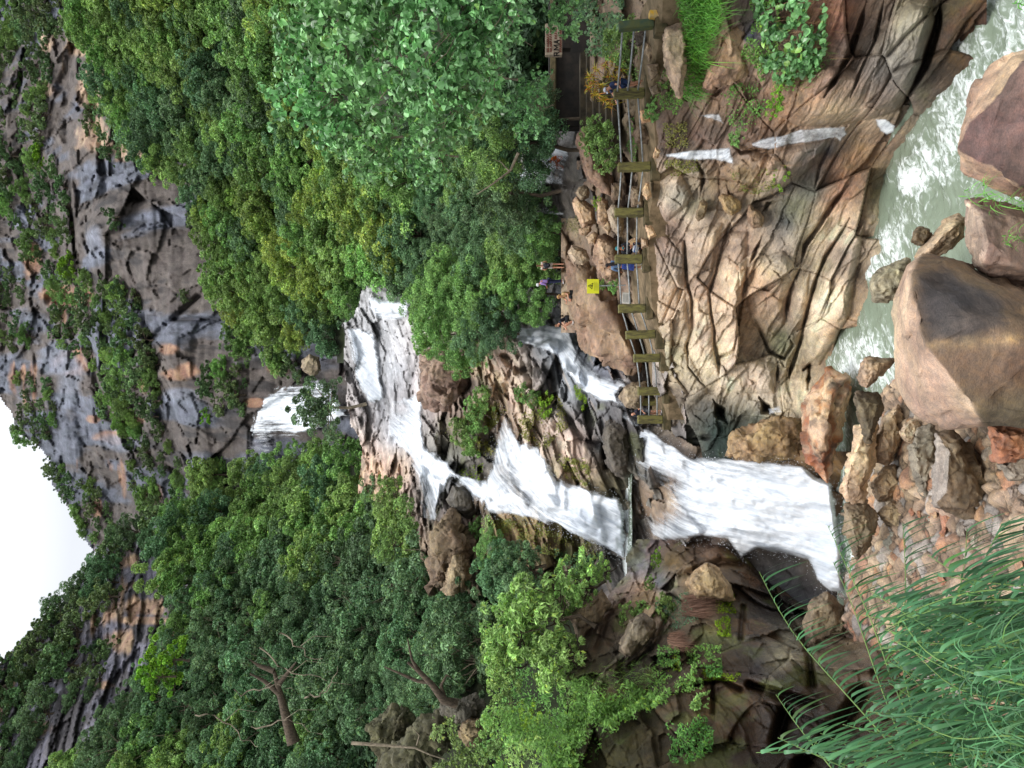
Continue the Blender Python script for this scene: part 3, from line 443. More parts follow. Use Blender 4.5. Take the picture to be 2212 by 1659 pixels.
# -- path along the railing, and the ground behind it up to the boulders
POSTB = [(1412, -60, 25.4), (1411, 55, 26.6), (1391, 202, 29.4), (1404, 361, 31.3), (1389, 459, 32.5), (1386, 560, 33.2), (1394, 666, 34.3), (1414, 723, 35.2), (1424, 773, 36), (1430, 845, 37.2), (1430, 906, 38.3)]
pv, pf = [], []
for (x, y, d) in POSTB:
    a = P(x + 6, y, d)
    for k, (dy, dz) in enumerate(((-.55, -1.4), (-.5, -.1), (0, 0), (1.6, 0), (3.0, .05), (5.0, -.2))): pv.append((a.x - .02 * dy, a.y + dy, a.z + dz + .0 * k))
for i in range(len(POSTB) - 1):
    for k in range(5): pf.append((i * 6 + k, i * 6 + k + 1, (i + 1) * 6 + k + 1, (i + 1) * 6 + k))
pm = bpy.data.meshes.new('path'); pm.from_pydata(pv, [], pf)
bm = bmesh.new(); bm.from_mesh(pm); bmesh.ops.subdivide_edges(bm, edges=bm.edges[:], cuts=5, use_grid_fill=True)
for v in bm.verts: v.co.z += .07 * float(fbm(np.array(v.co) * 1.3, 3, 3))
bm.normal_update(); bm.to_mesh(pm); bm.free()
M_PATH = plain_mat('path_earth', (126, 108, 84), .95, nscale=2.2, rgb2=(86, 74, 54), bump=.06)
pm.materials.append(M_PATH); o = bpy.data.objects.new('path', pm); COL.objects.link(o); o['kind'] = 'structure'

# -- stony bank this side of the stream
n_ = 150; gx, gy = np.meshgrid(np.linspace(-17, 9, 420), np.linspace(8, 34, 420), indexing='ij')
edge = np.interp(gy, [6, 14, 19, 23, 29, 33, 36], [9, 6.2, 4.6, 3.4, .2, -2.5, -4])
zb = -.7 + 1.15 * sstep(-.3, 2.0, edge - gx) + .12 * np.clip(edge - gx - 2, 0, 12) - .05 * np.clip(gx - edge, 0, 10)
pb = np.stack([gx, gy, zb], -1); pb[..., 2] -= 1.1 * sstep(27.5, 30.5, gy); cb1, cv1 = worley(pb * [2.4, 1.9, 0] + .5 * fbm(pb * 1.4, 2, 3)[..., None], 7); pb[..., 2] += .22 * fbm(pb * .8, 4, 3) + .17 * np.sqrt(sstep(0, .5, cb1)) * (.4 + cv1) + .05 * fbm(pb * 4, 3, 4)
C = s2l((128, 106, 84)) + (s2l((178, 152, 124)) - s2l((128, 106, 84))) * cv1[..., None]; C = mixc(C, s2l((150, 146, 142)), (cv1 * 7.3 % 1 > .72) * .7); C = mixc(C, s2l((170, 118, 80)), (cv1 * 13.7 % 1 > .8) * .7); C = mixc(C, s2l((70, 58, 46)), 1 - sstep(0, .12, cb1)); C = C * (1 + .4 * fbm(pb * 1.5, 4, 8))[..., None]
grid_mesh('riverbank', pb, np.ones(gx.shape, bool), M_BOULDER, col=C.clip(.02, .5), wet=np.zeros(gx.shape))['kind'] = 'structure'
# ---------------------------------------------------------------- water
M_FALL = fall_mat('white_water', across=3.6, along=.4, soft=.62)
M_FAR = fall_mat('far_white_water', across=2.4, along=.2, soft=.4)
M_THIN = fall_mat('thin_white_water', tint=(.9, .93, .96), across=6.0, along=1.6, soft=.7)
M_SPRAY = plain_mat('spray_drops', (236, 240, 246), .4, noise=.04, bump=0)
def waterfall(poly, sheet, off, foam, mat, step=2.0, edge=12, bulge=.25, seed=0, flow=None, name='waterfall', spray=0, spray_label=''):
    """a skin of falling water that follows the rock SHEET; FOAM: control values 0..1 at (x, y); FLOW: guide line of the fall, for the strands."""
    xs = [q[0] for q in poly]; ys = [q[1] for q in poly]
    X, Y = np.meshgrid(np.arange(min(xs) - 10, max(xs) + 10, step), np.arange(min(ys) - 10, max(ys) + 10, step), indexing='ij')
    D0 = sheet.f(X, Y); D = np.minimum(sheet.depth(X, Y), D0 + .25 * off)
    for _ in range(6): D[1:-1, 1:-1] = (D[1:-1, 1:-1] * 2 + D[:-2, 1:-1] + D[2:, 1:-1] + D[1:-1, :-2] + D[1:-1, 2:]) / 6
    ds = dist_line(poly, X, Y, True) * np.where(inside(poly, X, Y), 1, -1)
    p = PA(X, Y, D0)
    D = D - off * (.25 + .75 * sstep(-2, edge * 1.5, ds)) - bulge * fbm(p * [1.1, .6, .35], 4, seed)
    p = PA(X, Y, D); Fm = (rbf(foam)(X, Y) - .12 if len(foam) > 2 else np.full(X.shape, foam[0][2] if foam else .8)).clip(0, 1.15)
    if flow:   # distance along and across the guide line, in metres
        fl = np.array(flow, float); seg = np.hypot(*(fl[1:] - fl[:-1]).T); cum = np.concatenate([[0], np.cumsum(seg)])
        best = np.full(X.shape, 1e9); u = np.zeros(X.shape); t_ = np.zeros(X.shape)
        for k in range(len(fl) - 1):
            (x1, y1), (x2, y2) = fl[k], fl[k + 1]; L2 = seg[k] ** 2
            t = ((X - x1) * (x2 - x1) + (Y - y1) * (y2 - y1)) / L2; tcv = np.clip(t, 0, 1) if 0 < k < len(fl) - 2 else t
            if k == 0 and len(fl) > 2: tcv = np.minimum(t, 1)
            if k == len(fl) - 2 and len(fl) > 2: tcv = np.maximum(t, 0)
            dx = X - x1 - tcv * (x2 - x1); dy = Y - y1 - tcv * (y2 - y1); dd = np.hypot(dx, dy); sgn = np.sign((x2 - x1) * dy - (y2 - y1) * dx)
            nb = dd < best; best = np.where(nb, dd, best); u = np.where(nb, dd * sgn, u); t_ = np.where(nb, cum[k] + tcv * seg[k], t_)
        U = np.stack([u * D0 / F, t_ * D0 / F], -1)
    else: U = np.stack([-p[..., 0], -p[..., 2]], -1)
    Fm = Fm + .22 * fbm(np.stack([U[..., 0] * .9, U[..., 1] * .16, 0 * D], -1), 3, seed + 2) - .8 * (1 - sstep(-2, edge * 1.5, ds + edge * .9 * fbm(p * [1.3, .8, .8], 4, seed + 5)))
    o = grid_mesh(name, p, (ds > -6) & (Fm > .02), mat, uv=U, fa=Fm.clip(0, 1.2)); o['kind'] = 'structure'
    if spray:   # flecks of thrown water along the edges and over the foot
        rng = np.random.default_rng(seed + 50); wgt = (np.exp(-((ds - 3) / 7) ** 2) * (ds > -8) + .25 * sstep(.85, 1.15, Fm) * (ds > 0)).ravel(); i = rng.choice(len(wgt), spray, p=wgt / wgt.sum())
        c = p.reshape(-1, 3)[i] + rng.normal(size=(spray, 3)) * [.1, .1, .12] + np.array([0, -.3, .05]) - np.array([0, 1, 0]) * rng.exponential(.25, (spray, 1)); s = rng.uniform(.008, .026, (spray, 1)) * np.mean(D0) / 40
        a = rng.normal(size=(spray, 3)); a /= np.linalg.norm(a, axis=1, keepdims=True); b = np.cross(a, rng.normal(size=(spray, 3))); b /= np.linalg.norm(b, axis=1, keepdims=True)
        V = np.stack([c + a * s, c - a * s * .5 + b * s * .9, c - a * s * .5 - b * s * .9, c + np.cross(a, b) * s], 1).reshape(-1, 3); k = np.arange(spray)[:, None] * 4
        q = mesh_np('spray', V, np.concatenate([k + np.array(t) for t in ((0, 1, 2), (0, 1, 3), (1, 2, 3), (2, 0, 3))]), M_SPRAY, False); tag(q, spray_label, 'spray', None, 'stuff')
    return o
# bed of the far fall is the cliff sheet itself
waterfall([(517, 992), (533, 920), (560, 856), (592, 830), (640, 818), (690, 806), (735, 840), (760, 900), (700, 930), (650, 950), (612, 962), (588, 996)], CL, 5, [(530, 960, .5), (560, 900, .95), (560, 860, .75), (640, 860, .82), (600, 960, .45), (570, 985, .55), (700, 900, 1), (760, 880, .9), (610, 905, .97), (600, 935, .52), (640, 830, .6)], M_FAR, 2.0, 12, .8, 1, [(520, 915), (800, 905)])
waterfall([(742, 703), (775, 706), (812, 716), (832, 843), (832, 866), (789, 876), (762, 820), (752, 753)], CA, 1.3, [(750, 730, .85), (790, 730, 1), (790, 800, 1), (770, 830, .7), (815, 860, 1), (810, 720, .95)], M_FALL, 2, 9, .4, 2, [(740, 740), (830, 830)])
waterfall([(790, 640), (890, 646), (888, 693), (852, 703), (816, 696), (800, 680)], CA, 1.3, [(810, 660, 1), (870, 660, 1), (850, 695, .6), (885, 690, .6)], M_FALL, 2, 9, .4, 3, [(780, 668), (890, 672)])
waterfall([(800, 640), (905, 720), (909, 760), (926, 850), (830, 860), (805, 720)], CA, .5, [(820, 700, .25), (860, 760, .33), (890, 840, .48), (900, 780, .42), (835, 850, .55)], M_THIN, 2, 12, .1, 4, [(790, 670), (930, 800)])
waterfall([(827, 858), (870, 852), (918, 848), (913, 913), (921, 963), (952, 986), (972, 996), (985, 1020), (965, 1046), (955, 1086), (945, 1135), (900, 1125), (898, 1046), (876, 990), (832, 940)], CA, 1.2, [(840, 880, .6), (870, 880, .5), (905, 870, 1), (900, 910, .95), (850, 930, .8), (870, 960, .95), (915, 985, .9), (905, 1010, 1), (950, 1020, 1), (925, 1050, .75), (920, 1100, .6), (880, 1000, .5), (965, 1010, .95), (940, 1075, .9)], M_FALL, 2, 9, .4, 5, [(830, 890), (880, 930), (930, 1010), (960, 1100)], spray=0, spray_label='spray along the long cascade')
waterfall([(940, 985), (968, 1000), (1000, 1020), (1060, 1030), (1060, 1080), (1020, 1075), (985, 1040), (955, 1030)], CA, .9, [(960, 1000, .7), (990, 1025, .85), (1040, 1060, 1), (1020, 1020, .45), (1050, 1040, .7)], M_FALL, 2, 9, .3, 15, [(940, 990), (1070, 1070)])
waterfall([(1074, 884), (1100, 884), (1112, 920), (1131, 950), (1164, 963), (1188, 1003), (1204, 1036), (1268, 1050), (1341, 1073), (1354, 1106), (1354, 1215), (1343, 1210), (1300, 1185), (1200, 1142), (1120, 1122), (1048, 1112), (1030, 1080), (1040, 1050), (1052, 1016), (1059, 970), (1070, 930)], CA, 1.4,
    [(1085, 900, .45), (1100, 950, .75), (1080, 990, .85), (1130, 980, .9), (1160, 1010, 1), (1060, 1050, 1), (1060, 1100, .98), (1150, 1060, .9), (1200, 1060, 1), (1250, 1070, .95), (1250, 1130, 1), (1330, 1100, .85), (1340, 1160, 1.1), (1290, 1180, .9), (1190, 1120, .9), (1300, 1120, 1), (1080, 1030, .8), (1110, 1010, .7)], M_FALL, 2, 10, .5, 6, [(1075, 890), (1110, 1000), (1200, 1080), (1360, 1160)], spray=700, spray_label='spray flung from the middle cascade')
waterfall([(1086, 716), (1130, 700), (1180, 690), (1239, 700), (1249, 753), (1279, 783), (1319, 806), (1379, 812), (1380, 822), (1336, 853), (1346, 878), (1292, 872), (1259, 846), (1209, 793), (1199, 770), (1146, 753), (1115, 742)], CA, 1.3,
    [(1100, 720, .85), (1150, 715, .95), (1200, 720, .85), (1220, 730, .8), (1160, 745, .8), (1215, 770, .95), (1240, 800, 1), (1270, 820, .95), (1300, 840, .95), (1300, 812, .45), (1260, 785, .5), (1350, 825, .55), (1330, 850, .9), (1325, 868, .75)], M_FALL, 2, 8, .35, 7, [(1090, 725), (1200, 740), (1260, 820), (1360, 860)], spray=0, spray_label='spray beside the giant rock')
waterfall([(1320, 862), (1390, 850), (1400, 915), (1375, 930), (1330, 900)], CA, .8, [(1340, 880, .62), (1370, 880, .5), (1380, 905, .6)], M_FALL, 2, 8, .2, 17, [(1310, 880), (1400, 890)])
waterfall([(1368, 918), (1412, 920), (1440, 944), (1500, 985), (1560, 980), (1655, 988), (1737, 998), (1765, 1028), (1800, 1042), (1812, 1130), (1822, 1190), (1828, 1285), (1790, 1282), (1758, 1252), (1743, 1212), (1690, 1198), (1640, 1192), (1600, 1214), (1568, 1172), (1520, 1168), (1440, 1172), (1400, 1168), (1385, 1100), (1362, 1040), (1360, 980)], BF, 1.0,
    [(1380, 940, .85), (1400, 960, .9), (1380, 1000, .62), (1390, 1040, .45), (1410, 1100, .34), (1440, 1040, .5), (1440, 1000, .8), (1480, 1000, .7), (1440, 1130, .8), (1410, 1150, .8), (1470, 1080, .82), (1500, 1040, .95), (1560, 1010, .75), (1560, 1060, 1.05), (1560, 1130, 1.1), (1640, 1010, .8), (1640, 1060, 1.05), (1640, 1150, 1.12), (1720, 1020, .95), (1720, 1100, 1.15), (1790, 1100, 1.2), (1790, 1230, 1.2), (1700, 1180, 1.15), (1600, 1190, 1.05)], M_FALL, 2, 10, .55, 8, [(1370, 1000), (1500, 1070), (1830, 1150)], spray=1200, spray_label='spray flung from the lower fall')
# the smaller fall the bathers sit below, behind the path
SB = Sheet(1085, 1300, 230, 480, 2.4, [(1090, 250, 47), (1090, 450, 50), (1180, 320, 42), (1240, 320, 40), (1240, 460, 42), (1290, 300, 38), (1290, 470, 39), (1200, 400, 42.5), (1160, 420, 45)])
p = SB.P0(); st = np.floor((SB.X - 1180) / 11) * .25; SB.D += np.where(SB.X > 1178, .8 - .35 * (SB.X - 1178) / 50, 0) + (worley(p * .8 + fbm(p * .6, 3, 1)[..., None] * .5, 5)[1] - .5) * .7 + fbm(p * 1.2, 4, 3) * .35 + .5 * np.exp(-((SB.Y - 400) / 7) ** 2)
SB.C[:] = (np.broadcast_to(s2l((82, 76, 70)), SB.C.shape) * (1 + .6 * fbm(p * 1.2, 4, 9))[..., None]).clip(.01, .4); SB.W[:] = .8
SB.build('stepped_rock', M_WET)['kind'] = 'structure'
waterfall([(1100, 400), (1150, 330), (1178, 306), (1199, 316), (1229, 321), (1234, 336), (1229, 357), (1221, 374), (1221, 402), (1190, 404), (1174, 402), (1161, 424), (1130, 440), (1100, 430)], SB, .6, [(1120, 410, .62), (1150, 380, .8), (1185, 340, .95), (1220, 340, .62), (1200, 370, .6), (1210, 395, .7), (1165, 400, .9), (1150, 430, .4)], M_FALL, 2, 6, .15, 9, [(1150, 330), (1230, 360)])
waterfall([(1160, 430), (1200, 452), (1222, 455), (1222, 470), (1150, 470), (1150, 440)], SB, .4, [(1180, 450, .5)], M_THIN, 2, 6, .1, 29)
# thin falls down the rock wall
SS = 0.16
for poly, fm, sd in (([(1438, 326), (1480, 322), (1540, 318), (1579, 316), (1587, 358), (1570, 352), (1543, 346), (1500, 350), (1440, 346), (1425, 335)], .68, 41), ([(1467, 247), (1500, 243), (1557, 240), (1566, 258), (1578, 272), (1560, 274), (1538, 262), (1500, 256)], .62, 42),
                     ([(1618, 308), (1650, 296), (1690, 286), (1725, 275), (1780, 272), (1828, 268), (1836, 292), (1815, 313), (1803, 303), (1746, 313), (1700, 318), (1662, 327), (1623, 320)], .7, 43), ([(1885, 254), (1915, 254), (1938, 270), (1935, 288), (1915, 294), (1900, 284)], .85, 44),
                     ([(1430, 420), (1480, 400), (1540, 385), (1545, 396), (1490, 410), (1450, 430)], .3, 45), ([(1650, 880), (1690, 870), (1692, 894), (1660, 900)], .6, 46), ([(1520, 880), (1546, 925), (1586, 938), (1580, 915), (1600, 905)], .3, 47)):
    waterfall(poly, EF, SS, [(0, 0, fm)], M_THIN, 1.8, 6, .12, sd)
# -- stream, and the still pool between the two tiers
def stream_mat():
    m, n = new_mat('stream_water'); L = n.links
    o = N(n, 'ShaderNodeOutputMaterial'); b = N(n, 'ShaderNodeBsdfPrincipled'); L.new(b.outputs[0], o.inputs[0])
    at = N(n, 'ShaderNodeAttribute', attribute_name='foam'); fl = N(n, 'ShaderNodeAttribute', attribute_name='flow'); mp = N(n, 'ShaderNodeMapping'); mp.inputs['Scale'].default_value = (4.6, 2.2, 1); L.new(fl.outputs['Vector'], mp.inputs[0])
    t = N(n, 'ShaderNodeTexNoise'); t.inputs['Scale'].default_value = 1; t.inputs['Detail'].default_value = 8; t.inputs['Roughness'].default_value = .66; t.inputs['Distortion'].default_value = 1.2; L.new(mp.outputs[0], t.inputs['Vector'])
    k = math_(n, 'ADD', math_(n, 'MULTIPLY', math_(n, 'SUBTRACT', t.outputs['Fac'], .5), 1.7), at.outputs['Fac'])
    mr = N(n, 'ShaderNodeMapRange', interpolation_type='SMOOTHSTEP'); mr.inputs['From Min'].default_value = .34; mr.inputs['From Max'].default_value = .86; L.new(k, mr.inputs['Value'])
    r = N(n, 'ShaderNodeMix', data_type='RGBA'); r.inputs['A'].default_value = (*s2l((124, 136, 118)), 1); r.inputs['B'].default_value = (.80, .85, .84, 1); L.new(mr.outputs[0], r.inputs['Factor'])
    L.new(r.outputs['Result'], b.inputs['Base Color']); L.new(maprange(n, mr.outputs[0], 0, 1, .08, .5), b.inputs['Roughness'])
    bp = N(n, 'ShaderNodeBump'); bp.inputs['Strength'].default_value = .5; bp.inputs['Distance'].default_value = .08; L.new(t.outputs['Fac'], bp.inputs['Height']); L.new(bp.outputs[0], b.inputs['Normal'])
    return m
M_STREAM = stream_mat()
gx, gy = np.meshgrid(np.arange(-12, 17, .07), np.arange(12, 40, .07), indexing='ij'); base = np.stack([gx, gy, np.zeros(gx.shape)], -1)
ix = CX + CAMZ * F / gy; iy = CY - gx * F / gy
foam = rbf([(2212, 40, .55), (2150, 20, .5), (2190, 80, .6), (2100, 60, .42), (2060, 130, .6), (2040, 180, .62), (2000, 230, .3), (2120, 130, .42), (1960, 330, .25), (1980, 320, .62), (2010, 270, .45), (2050, 250, .6), (1985, 380, .85), (1965, 400, .95), (1975, 420, .5), (2010, 390, .6), (2040, 340, .65), (2060, 400, .35), (1940, 280, .25), (1920, 420, .1), (1890, 420, .02), (1890, 480, .05),
     (1950, 480, .55), (1915, 520, .65), (1900, 540, .7), (1990, 450, .35), (2020, 440, .3), (1870, 640, .12), (1860, 700, .3), (1845, 740, .55), (1838, 790, .75), (1880, 600, .55), (1800, 760, .3), (1790, 740, .2), (1890, 690, .3), (1850, 850, .3), (1910, 800, .6), (1940, 610, .3), (1815, 1100, .5), (1840, 1250, .4), (1810, 1000, .4), (2100, 500, .1), (2060, 560, .1)])(ix, iy).clip(0, 1.1)
th = .55; fu = gx * math.cos(th) + gy * math.sin(th); fv = -gx * math.sin(th) + gy * math.cos(th); wq = fbm(base * .5, 3, 4)
st = np.stack([fu * .5, fv * 1.3, wq * 1.2], -1); rip = ridged(st, 4, 7)
base[..., 2] = .02 + .13 * rip * (.4 + foam) + .16 * foam * fbm(base * 1.1, 4, 9) - .02 * np.clip(gx - 6, 0, 9)
foam = foam + .25 * rip - .12
o = grid_mesh('stream', base, np.ones(gx.shape, bool), M_STREAM, uv=np.stack([fv, fu], -1), fa=foam); o['kind'] = 'structure'
z0 = CAMZ - 45 * 245 / F
gx, gy = np.meshgrid(np.arange(-16, -4.6, .1), np.arange(42.6, 49, .1), indexing='ij'); pw = np.stack([gx, gy, np.full(gx.shape, z0)], -1); pw[..., 2] += .04 * fbm(pw * 1.2, 4, 5)
pf_ = .42 + .5 * sstep(43.6, 45, gy) + .3 * fbm(pw * [.6, 2, 1], 3, 2)
grid_mesh('pool', pw, np.ones(gx.shape, bool), M_STREAM, uv=np.stack([gx, gy], -1), fa=pf_)['kind'] = 'structure'
# ---------------------------------------------------------------- boulders, each a thing of its own
def rock_hull(name, pts, mat, rgb, label, cat='boulder', seed=0, disp=.06, cut=.0, levels=3, group=None, rgb_fn=None, wet=0, top=None, bev=.022):
    """a closed angular stone through the given corner points, edges worn and faces roughened."""
    c = sum((Vector(q) for q in pts), Vector()) / len(pts)
    bm = bmesh.new()
    for q in pts: bm.verts.new(Vector(q) - c)
    r = bmesh.ops.convex_hull(bm, input=bm.verts[:])
    bmesh.ops.delete(bm, geom=[g for g in set(r['geom_interior'] + r['geom_unused']) if isinstance(g, bmesh.types.BMVert)], context='VERTS')
    size = max((v.co.length for v in bm.verts), default=1)
    bmesh.ops.dissolve_limit(bm, angle_limit=.12, verts=bm.verts[:], edges=bm.edges[:])
    bmesh.ops.bevel(bm, geom=bm.edges[:] + bm.verts[:], offset=size * bev, segments=2, affect='EDGES', profile=.6, clamp_overlap=True)
    bmesh.ops.triangulate(bm, faces=bm.faces[:])
    for _ in range(6):
        el = size * (.34, .24, .16, .11, .08, .055)[_]
        es = [e for e in bm.edges if e.calc_length() > el]
        if not es or len(bm.verts) > 9000 * levels / 3: break
        bmesh.ops.subdivide_edges(bm, edges=es, cuts=1); bmesh.ops.triangulate(bm, faces=bm.faces[:])
    for _ in range(2): bmesh.ops.smooth_vert(bm, verts=bm.verts[:], factor=.12, use_axis_x=True, use_axis_y=True, use_axis_z=True)
    bm.normal_update(); V = np.array([v.co for v in bm.verts]); Nn = np.array([v.normal for v in bm.verts]); W = V + np.array(c)
    s = 1.6 / size
    _a, _v, _t = facets(V * s * 1.5 + seed + .25 * fbm(V * s * 2, 2, seed)[:, None], seed); _b, _v2, _t2 = facets(V * s * 4.2 + seed, seed + 7)
    d = fbm(V * s * 1.2 + seed, 3, seed) * .35 + fbm(V * s * 6 + seed, 5, seed + 3) * .4 + _v * .7 + _t * 1.5 - .35 * (1 - sstep(0, .05, _a)) + _v2 * .3 + _t2 * .7 + .25 * fbm((V @ np.array(Matrix.Rotation(.5, 3, 'X'))) * np.array([.6, .6, 6]) * s, 3, seed + 5)
    V2 = V + Nn * (d * disp * size)[:, None]
    for v, q in zip(bm.verts, V2): v.co = q
    me = bpy.data.meshes.new(name); bm.to_mesh(me); bm.free()
    base = (s2l(rgb) * .88 + s2l(rgb).mean() * .12) * np.array([1.1, 1.06, .92]) if rgb_fn is None else rgb_fn(W)
    C = np.broadcast_to(base, V.shape) * (1 + .5 * fbm(V * s * 2.5 + seed, 5, seed + 8) + .3 * fbm(V * np.array([.6, .6, 5]) * s * 2, 3, seed + 9))[:, None]
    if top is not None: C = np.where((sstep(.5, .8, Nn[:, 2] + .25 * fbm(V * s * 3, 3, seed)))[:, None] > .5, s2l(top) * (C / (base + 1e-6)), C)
    a = me.attributes.new('Col', 'FLOAT_COLOR', 'POINT'); q = np.full((len(V), 4), float(wet), np.float32); q[:, :3] = C.clip(.008, .6); a.data.foreach_set('color', q.ravel())
    me.polygons.foreach_set('use_smooth', np.ones(len(me.polygons), bool)); me.materials.append(mat)
    o = bpy.data.objects.new(name, me); COL.objects.link(o); o.location = c
    tag(o, label, cat, group); return o
def boulder(outline, d, thick, rgb, label, seed, front=None, back=.75, name='boulder', cat='boulder', **kw):
    """OUTLINE as it is seen; d: distance; thick: half depth in metres; FRONT: corner points that face the valley, (x, y, nearer by)."""
    rng = random.Random(seed); pts = []
    ds = d if callable(d) else (lambda x, y: d)
    cx = sum(q[0] for q in outline) / len(outline); cy = sum(q[1] for q in outline) / len(outline)
    for (x, y) in outline: pts.append(P(x, y, ds(x, y) + rng.uniform(-.2, .2) * thick))
    if front is None:
        kx, ky = rng.uniform(-.12, .12), rng.uniform(-.12, .12)
        for (x, y) in outline[::1]:
            f = rng.uniform(.45, .75); pts.append(P(cx + (x - cx) * f, cy + (y - cy) * f, ds(cx, cy) - thick * rng.uniform(.75, 1.0)))
    else:
        for (x, y, t) in front: pts.append(P(x, y, ds(x, y) - t))
    for (x, y) in outline: pts.append(P(cx + (x - cx) * .8, cy + (y - cy) * .8, ds(cx, cy) + thick * back * rng.uniform(.7, 1)))
    return rock_hull(name, pts, kw.pop('mat', M_BOULDER), rgb, label, cat, seed, **kw)
# the huge block in front of the stream: skylight painted into its pale mauve top, black stained panel on its face
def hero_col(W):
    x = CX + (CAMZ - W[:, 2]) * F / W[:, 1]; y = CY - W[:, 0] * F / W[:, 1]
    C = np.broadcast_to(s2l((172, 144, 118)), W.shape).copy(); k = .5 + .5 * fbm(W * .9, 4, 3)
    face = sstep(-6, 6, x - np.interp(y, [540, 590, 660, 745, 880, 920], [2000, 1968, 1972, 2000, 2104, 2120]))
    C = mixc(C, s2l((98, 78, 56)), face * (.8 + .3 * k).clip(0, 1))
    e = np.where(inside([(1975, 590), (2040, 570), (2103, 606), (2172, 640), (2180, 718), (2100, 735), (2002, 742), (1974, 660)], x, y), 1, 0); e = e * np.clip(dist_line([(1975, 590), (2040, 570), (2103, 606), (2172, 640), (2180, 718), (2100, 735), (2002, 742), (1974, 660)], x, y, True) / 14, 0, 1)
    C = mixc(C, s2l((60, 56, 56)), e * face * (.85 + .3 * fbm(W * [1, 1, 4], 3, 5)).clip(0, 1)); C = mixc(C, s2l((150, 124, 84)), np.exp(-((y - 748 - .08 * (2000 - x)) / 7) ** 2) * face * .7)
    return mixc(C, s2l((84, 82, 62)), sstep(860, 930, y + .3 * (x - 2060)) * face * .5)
hp = [P(1962, 575, 18.6), P(1990, 548, 18.9), P(1934, 650, 19), P(1930, 740, 19.2), P(1937, 830, 19), P(1975, 895, 18.2), P(2040, 921, 17.4), P(1972, 585, 16.9), P(1974, 660, 16.4), P(2002, 745, 15.9), P(2106, 884, 15.6), P(2060, 556, 17.6), P(2110, 600, 17), P(2150, 612, 16.6), P(2260, 660, 16),
      P(2340, 690, 15.2), P(2340, 900, 15.2), P(2120, 918, 16), P(2240, 920, 15.7), P(2120, 700, 15.3), P(2250, 760, 14.9), P(2200, 640, 20.5), P(2200, 900, 20), P(2010, 700, 21), P(2000, 860, 20.5)]
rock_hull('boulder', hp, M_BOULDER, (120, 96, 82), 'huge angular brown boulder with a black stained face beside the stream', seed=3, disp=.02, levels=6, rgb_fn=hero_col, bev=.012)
tn, br, gr = (172, 148, 120), (128, 104, 88), (138, 130, 122)
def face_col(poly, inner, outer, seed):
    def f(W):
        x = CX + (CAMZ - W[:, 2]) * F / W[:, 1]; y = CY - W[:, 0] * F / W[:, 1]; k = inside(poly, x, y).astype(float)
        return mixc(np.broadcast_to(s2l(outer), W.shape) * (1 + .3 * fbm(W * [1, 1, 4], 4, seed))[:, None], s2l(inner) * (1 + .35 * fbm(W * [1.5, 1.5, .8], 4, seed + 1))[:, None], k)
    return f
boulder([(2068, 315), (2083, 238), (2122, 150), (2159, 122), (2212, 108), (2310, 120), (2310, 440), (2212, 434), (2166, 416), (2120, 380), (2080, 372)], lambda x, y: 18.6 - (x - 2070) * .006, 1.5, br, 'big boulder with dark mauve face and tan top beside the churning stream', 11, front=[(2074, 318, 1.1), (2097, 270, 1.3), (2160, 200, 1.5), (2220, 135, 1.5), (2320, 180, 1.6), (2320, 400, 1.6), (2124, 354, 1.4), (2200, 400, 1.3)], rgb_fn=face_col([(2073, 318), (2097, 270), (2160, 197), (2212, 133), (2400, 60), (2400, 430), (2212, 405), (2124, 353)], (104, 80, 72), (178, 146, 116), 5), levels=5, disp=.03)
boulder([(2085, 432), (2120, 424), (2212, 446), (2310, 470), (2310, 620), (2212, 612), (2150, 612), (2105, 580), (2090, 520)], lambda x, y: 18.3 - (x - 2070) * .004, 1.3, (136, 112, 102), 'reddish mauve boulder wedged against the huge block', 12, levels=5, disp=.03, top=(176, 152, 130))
boulder([(1972, 556), (2012, 518), (2042, 472), (2070, 458), (2085, 470), (2082, 510), (2055, 540), (2030, 553), (1995, 572)], 20.4, .8, tn, 'smooth tan boulder at the stream edge above the huge block', 13, disp=.03, front=[(2040, 500, .7), (2060, 490, .8), (2010, 540, .6), (2070, 500, .6)])
boulder([(1968, 524), (1972, 500), (1985, 490), (2008, 494), (2012, 512), (1995, 532)], 20.6, .4, (104, 88, 66), 'small dark knob of rock on the tan stream boulder', 14)
boulder([(1874, 622), (1892, 588), (1930, 568), (1962, 560), (1966, 590), (1940, 650), (1886, 650)], 21, .8, (140, 132, 110), 'wet grey boulder washed by the stream against the huge block', 15, wet=.6)
boulder([(1851, 815), (1868, 770), (1884, 780), (1890, 798), (1928, 777), (1925, 791), (1872, 840), (1855, 832)], 22.2, .6, (150, 124, 100), 'ribbed rusty rock standing in the narrow stream', 16, wet=.4)
boulder([(1842, 858), (1848, 847), (1897, 847), (1910, 875), (1893, 922), (1880, 957), (1870, 955), (1860, 903)], 22.4, .7, (92, 80, 62), 'dark brown slab with a rounded head beside the narrow stream', 17, front=[(1856, 868, .6), (1900, 872, .6), (1880, 930, .5)])
def rust_col(W):
    k = fbm(W * [1.2, 1.2, 2.5], 4, 5); C = np.broadcast_to(s2l((184, 152, 118)), W.shape).copy(); C = mixc(C, s2l((146, 88, 44)), sstep(-.05, .3, k) * .9); return mixc(C, s2l((70, 60, 54)), sstep(.25, .5, fbm(W * [2, 2, 1.5], 4, 9)) * .7)
boulder([(1735, 861), (1760, 826), (1791, 797), (1833, 812), (1836, 850), (1808, 920), (1803, 997), (1788, 1046), (1742, 1006), (1730, 938)], lambda x, y: 30.6 - (x - 1735) * .012, 1.5, br, 'rust stained triangular boulder at the foot of the lower fall', 18, rgb_fn=rust_col, levels=4, front=[(1760, 880, 1.2), (1800, 850, 1.2), (1780, 950, 1.4), (1770, 990, 1.0), (1750, 930, 1.2)], wet=.25)
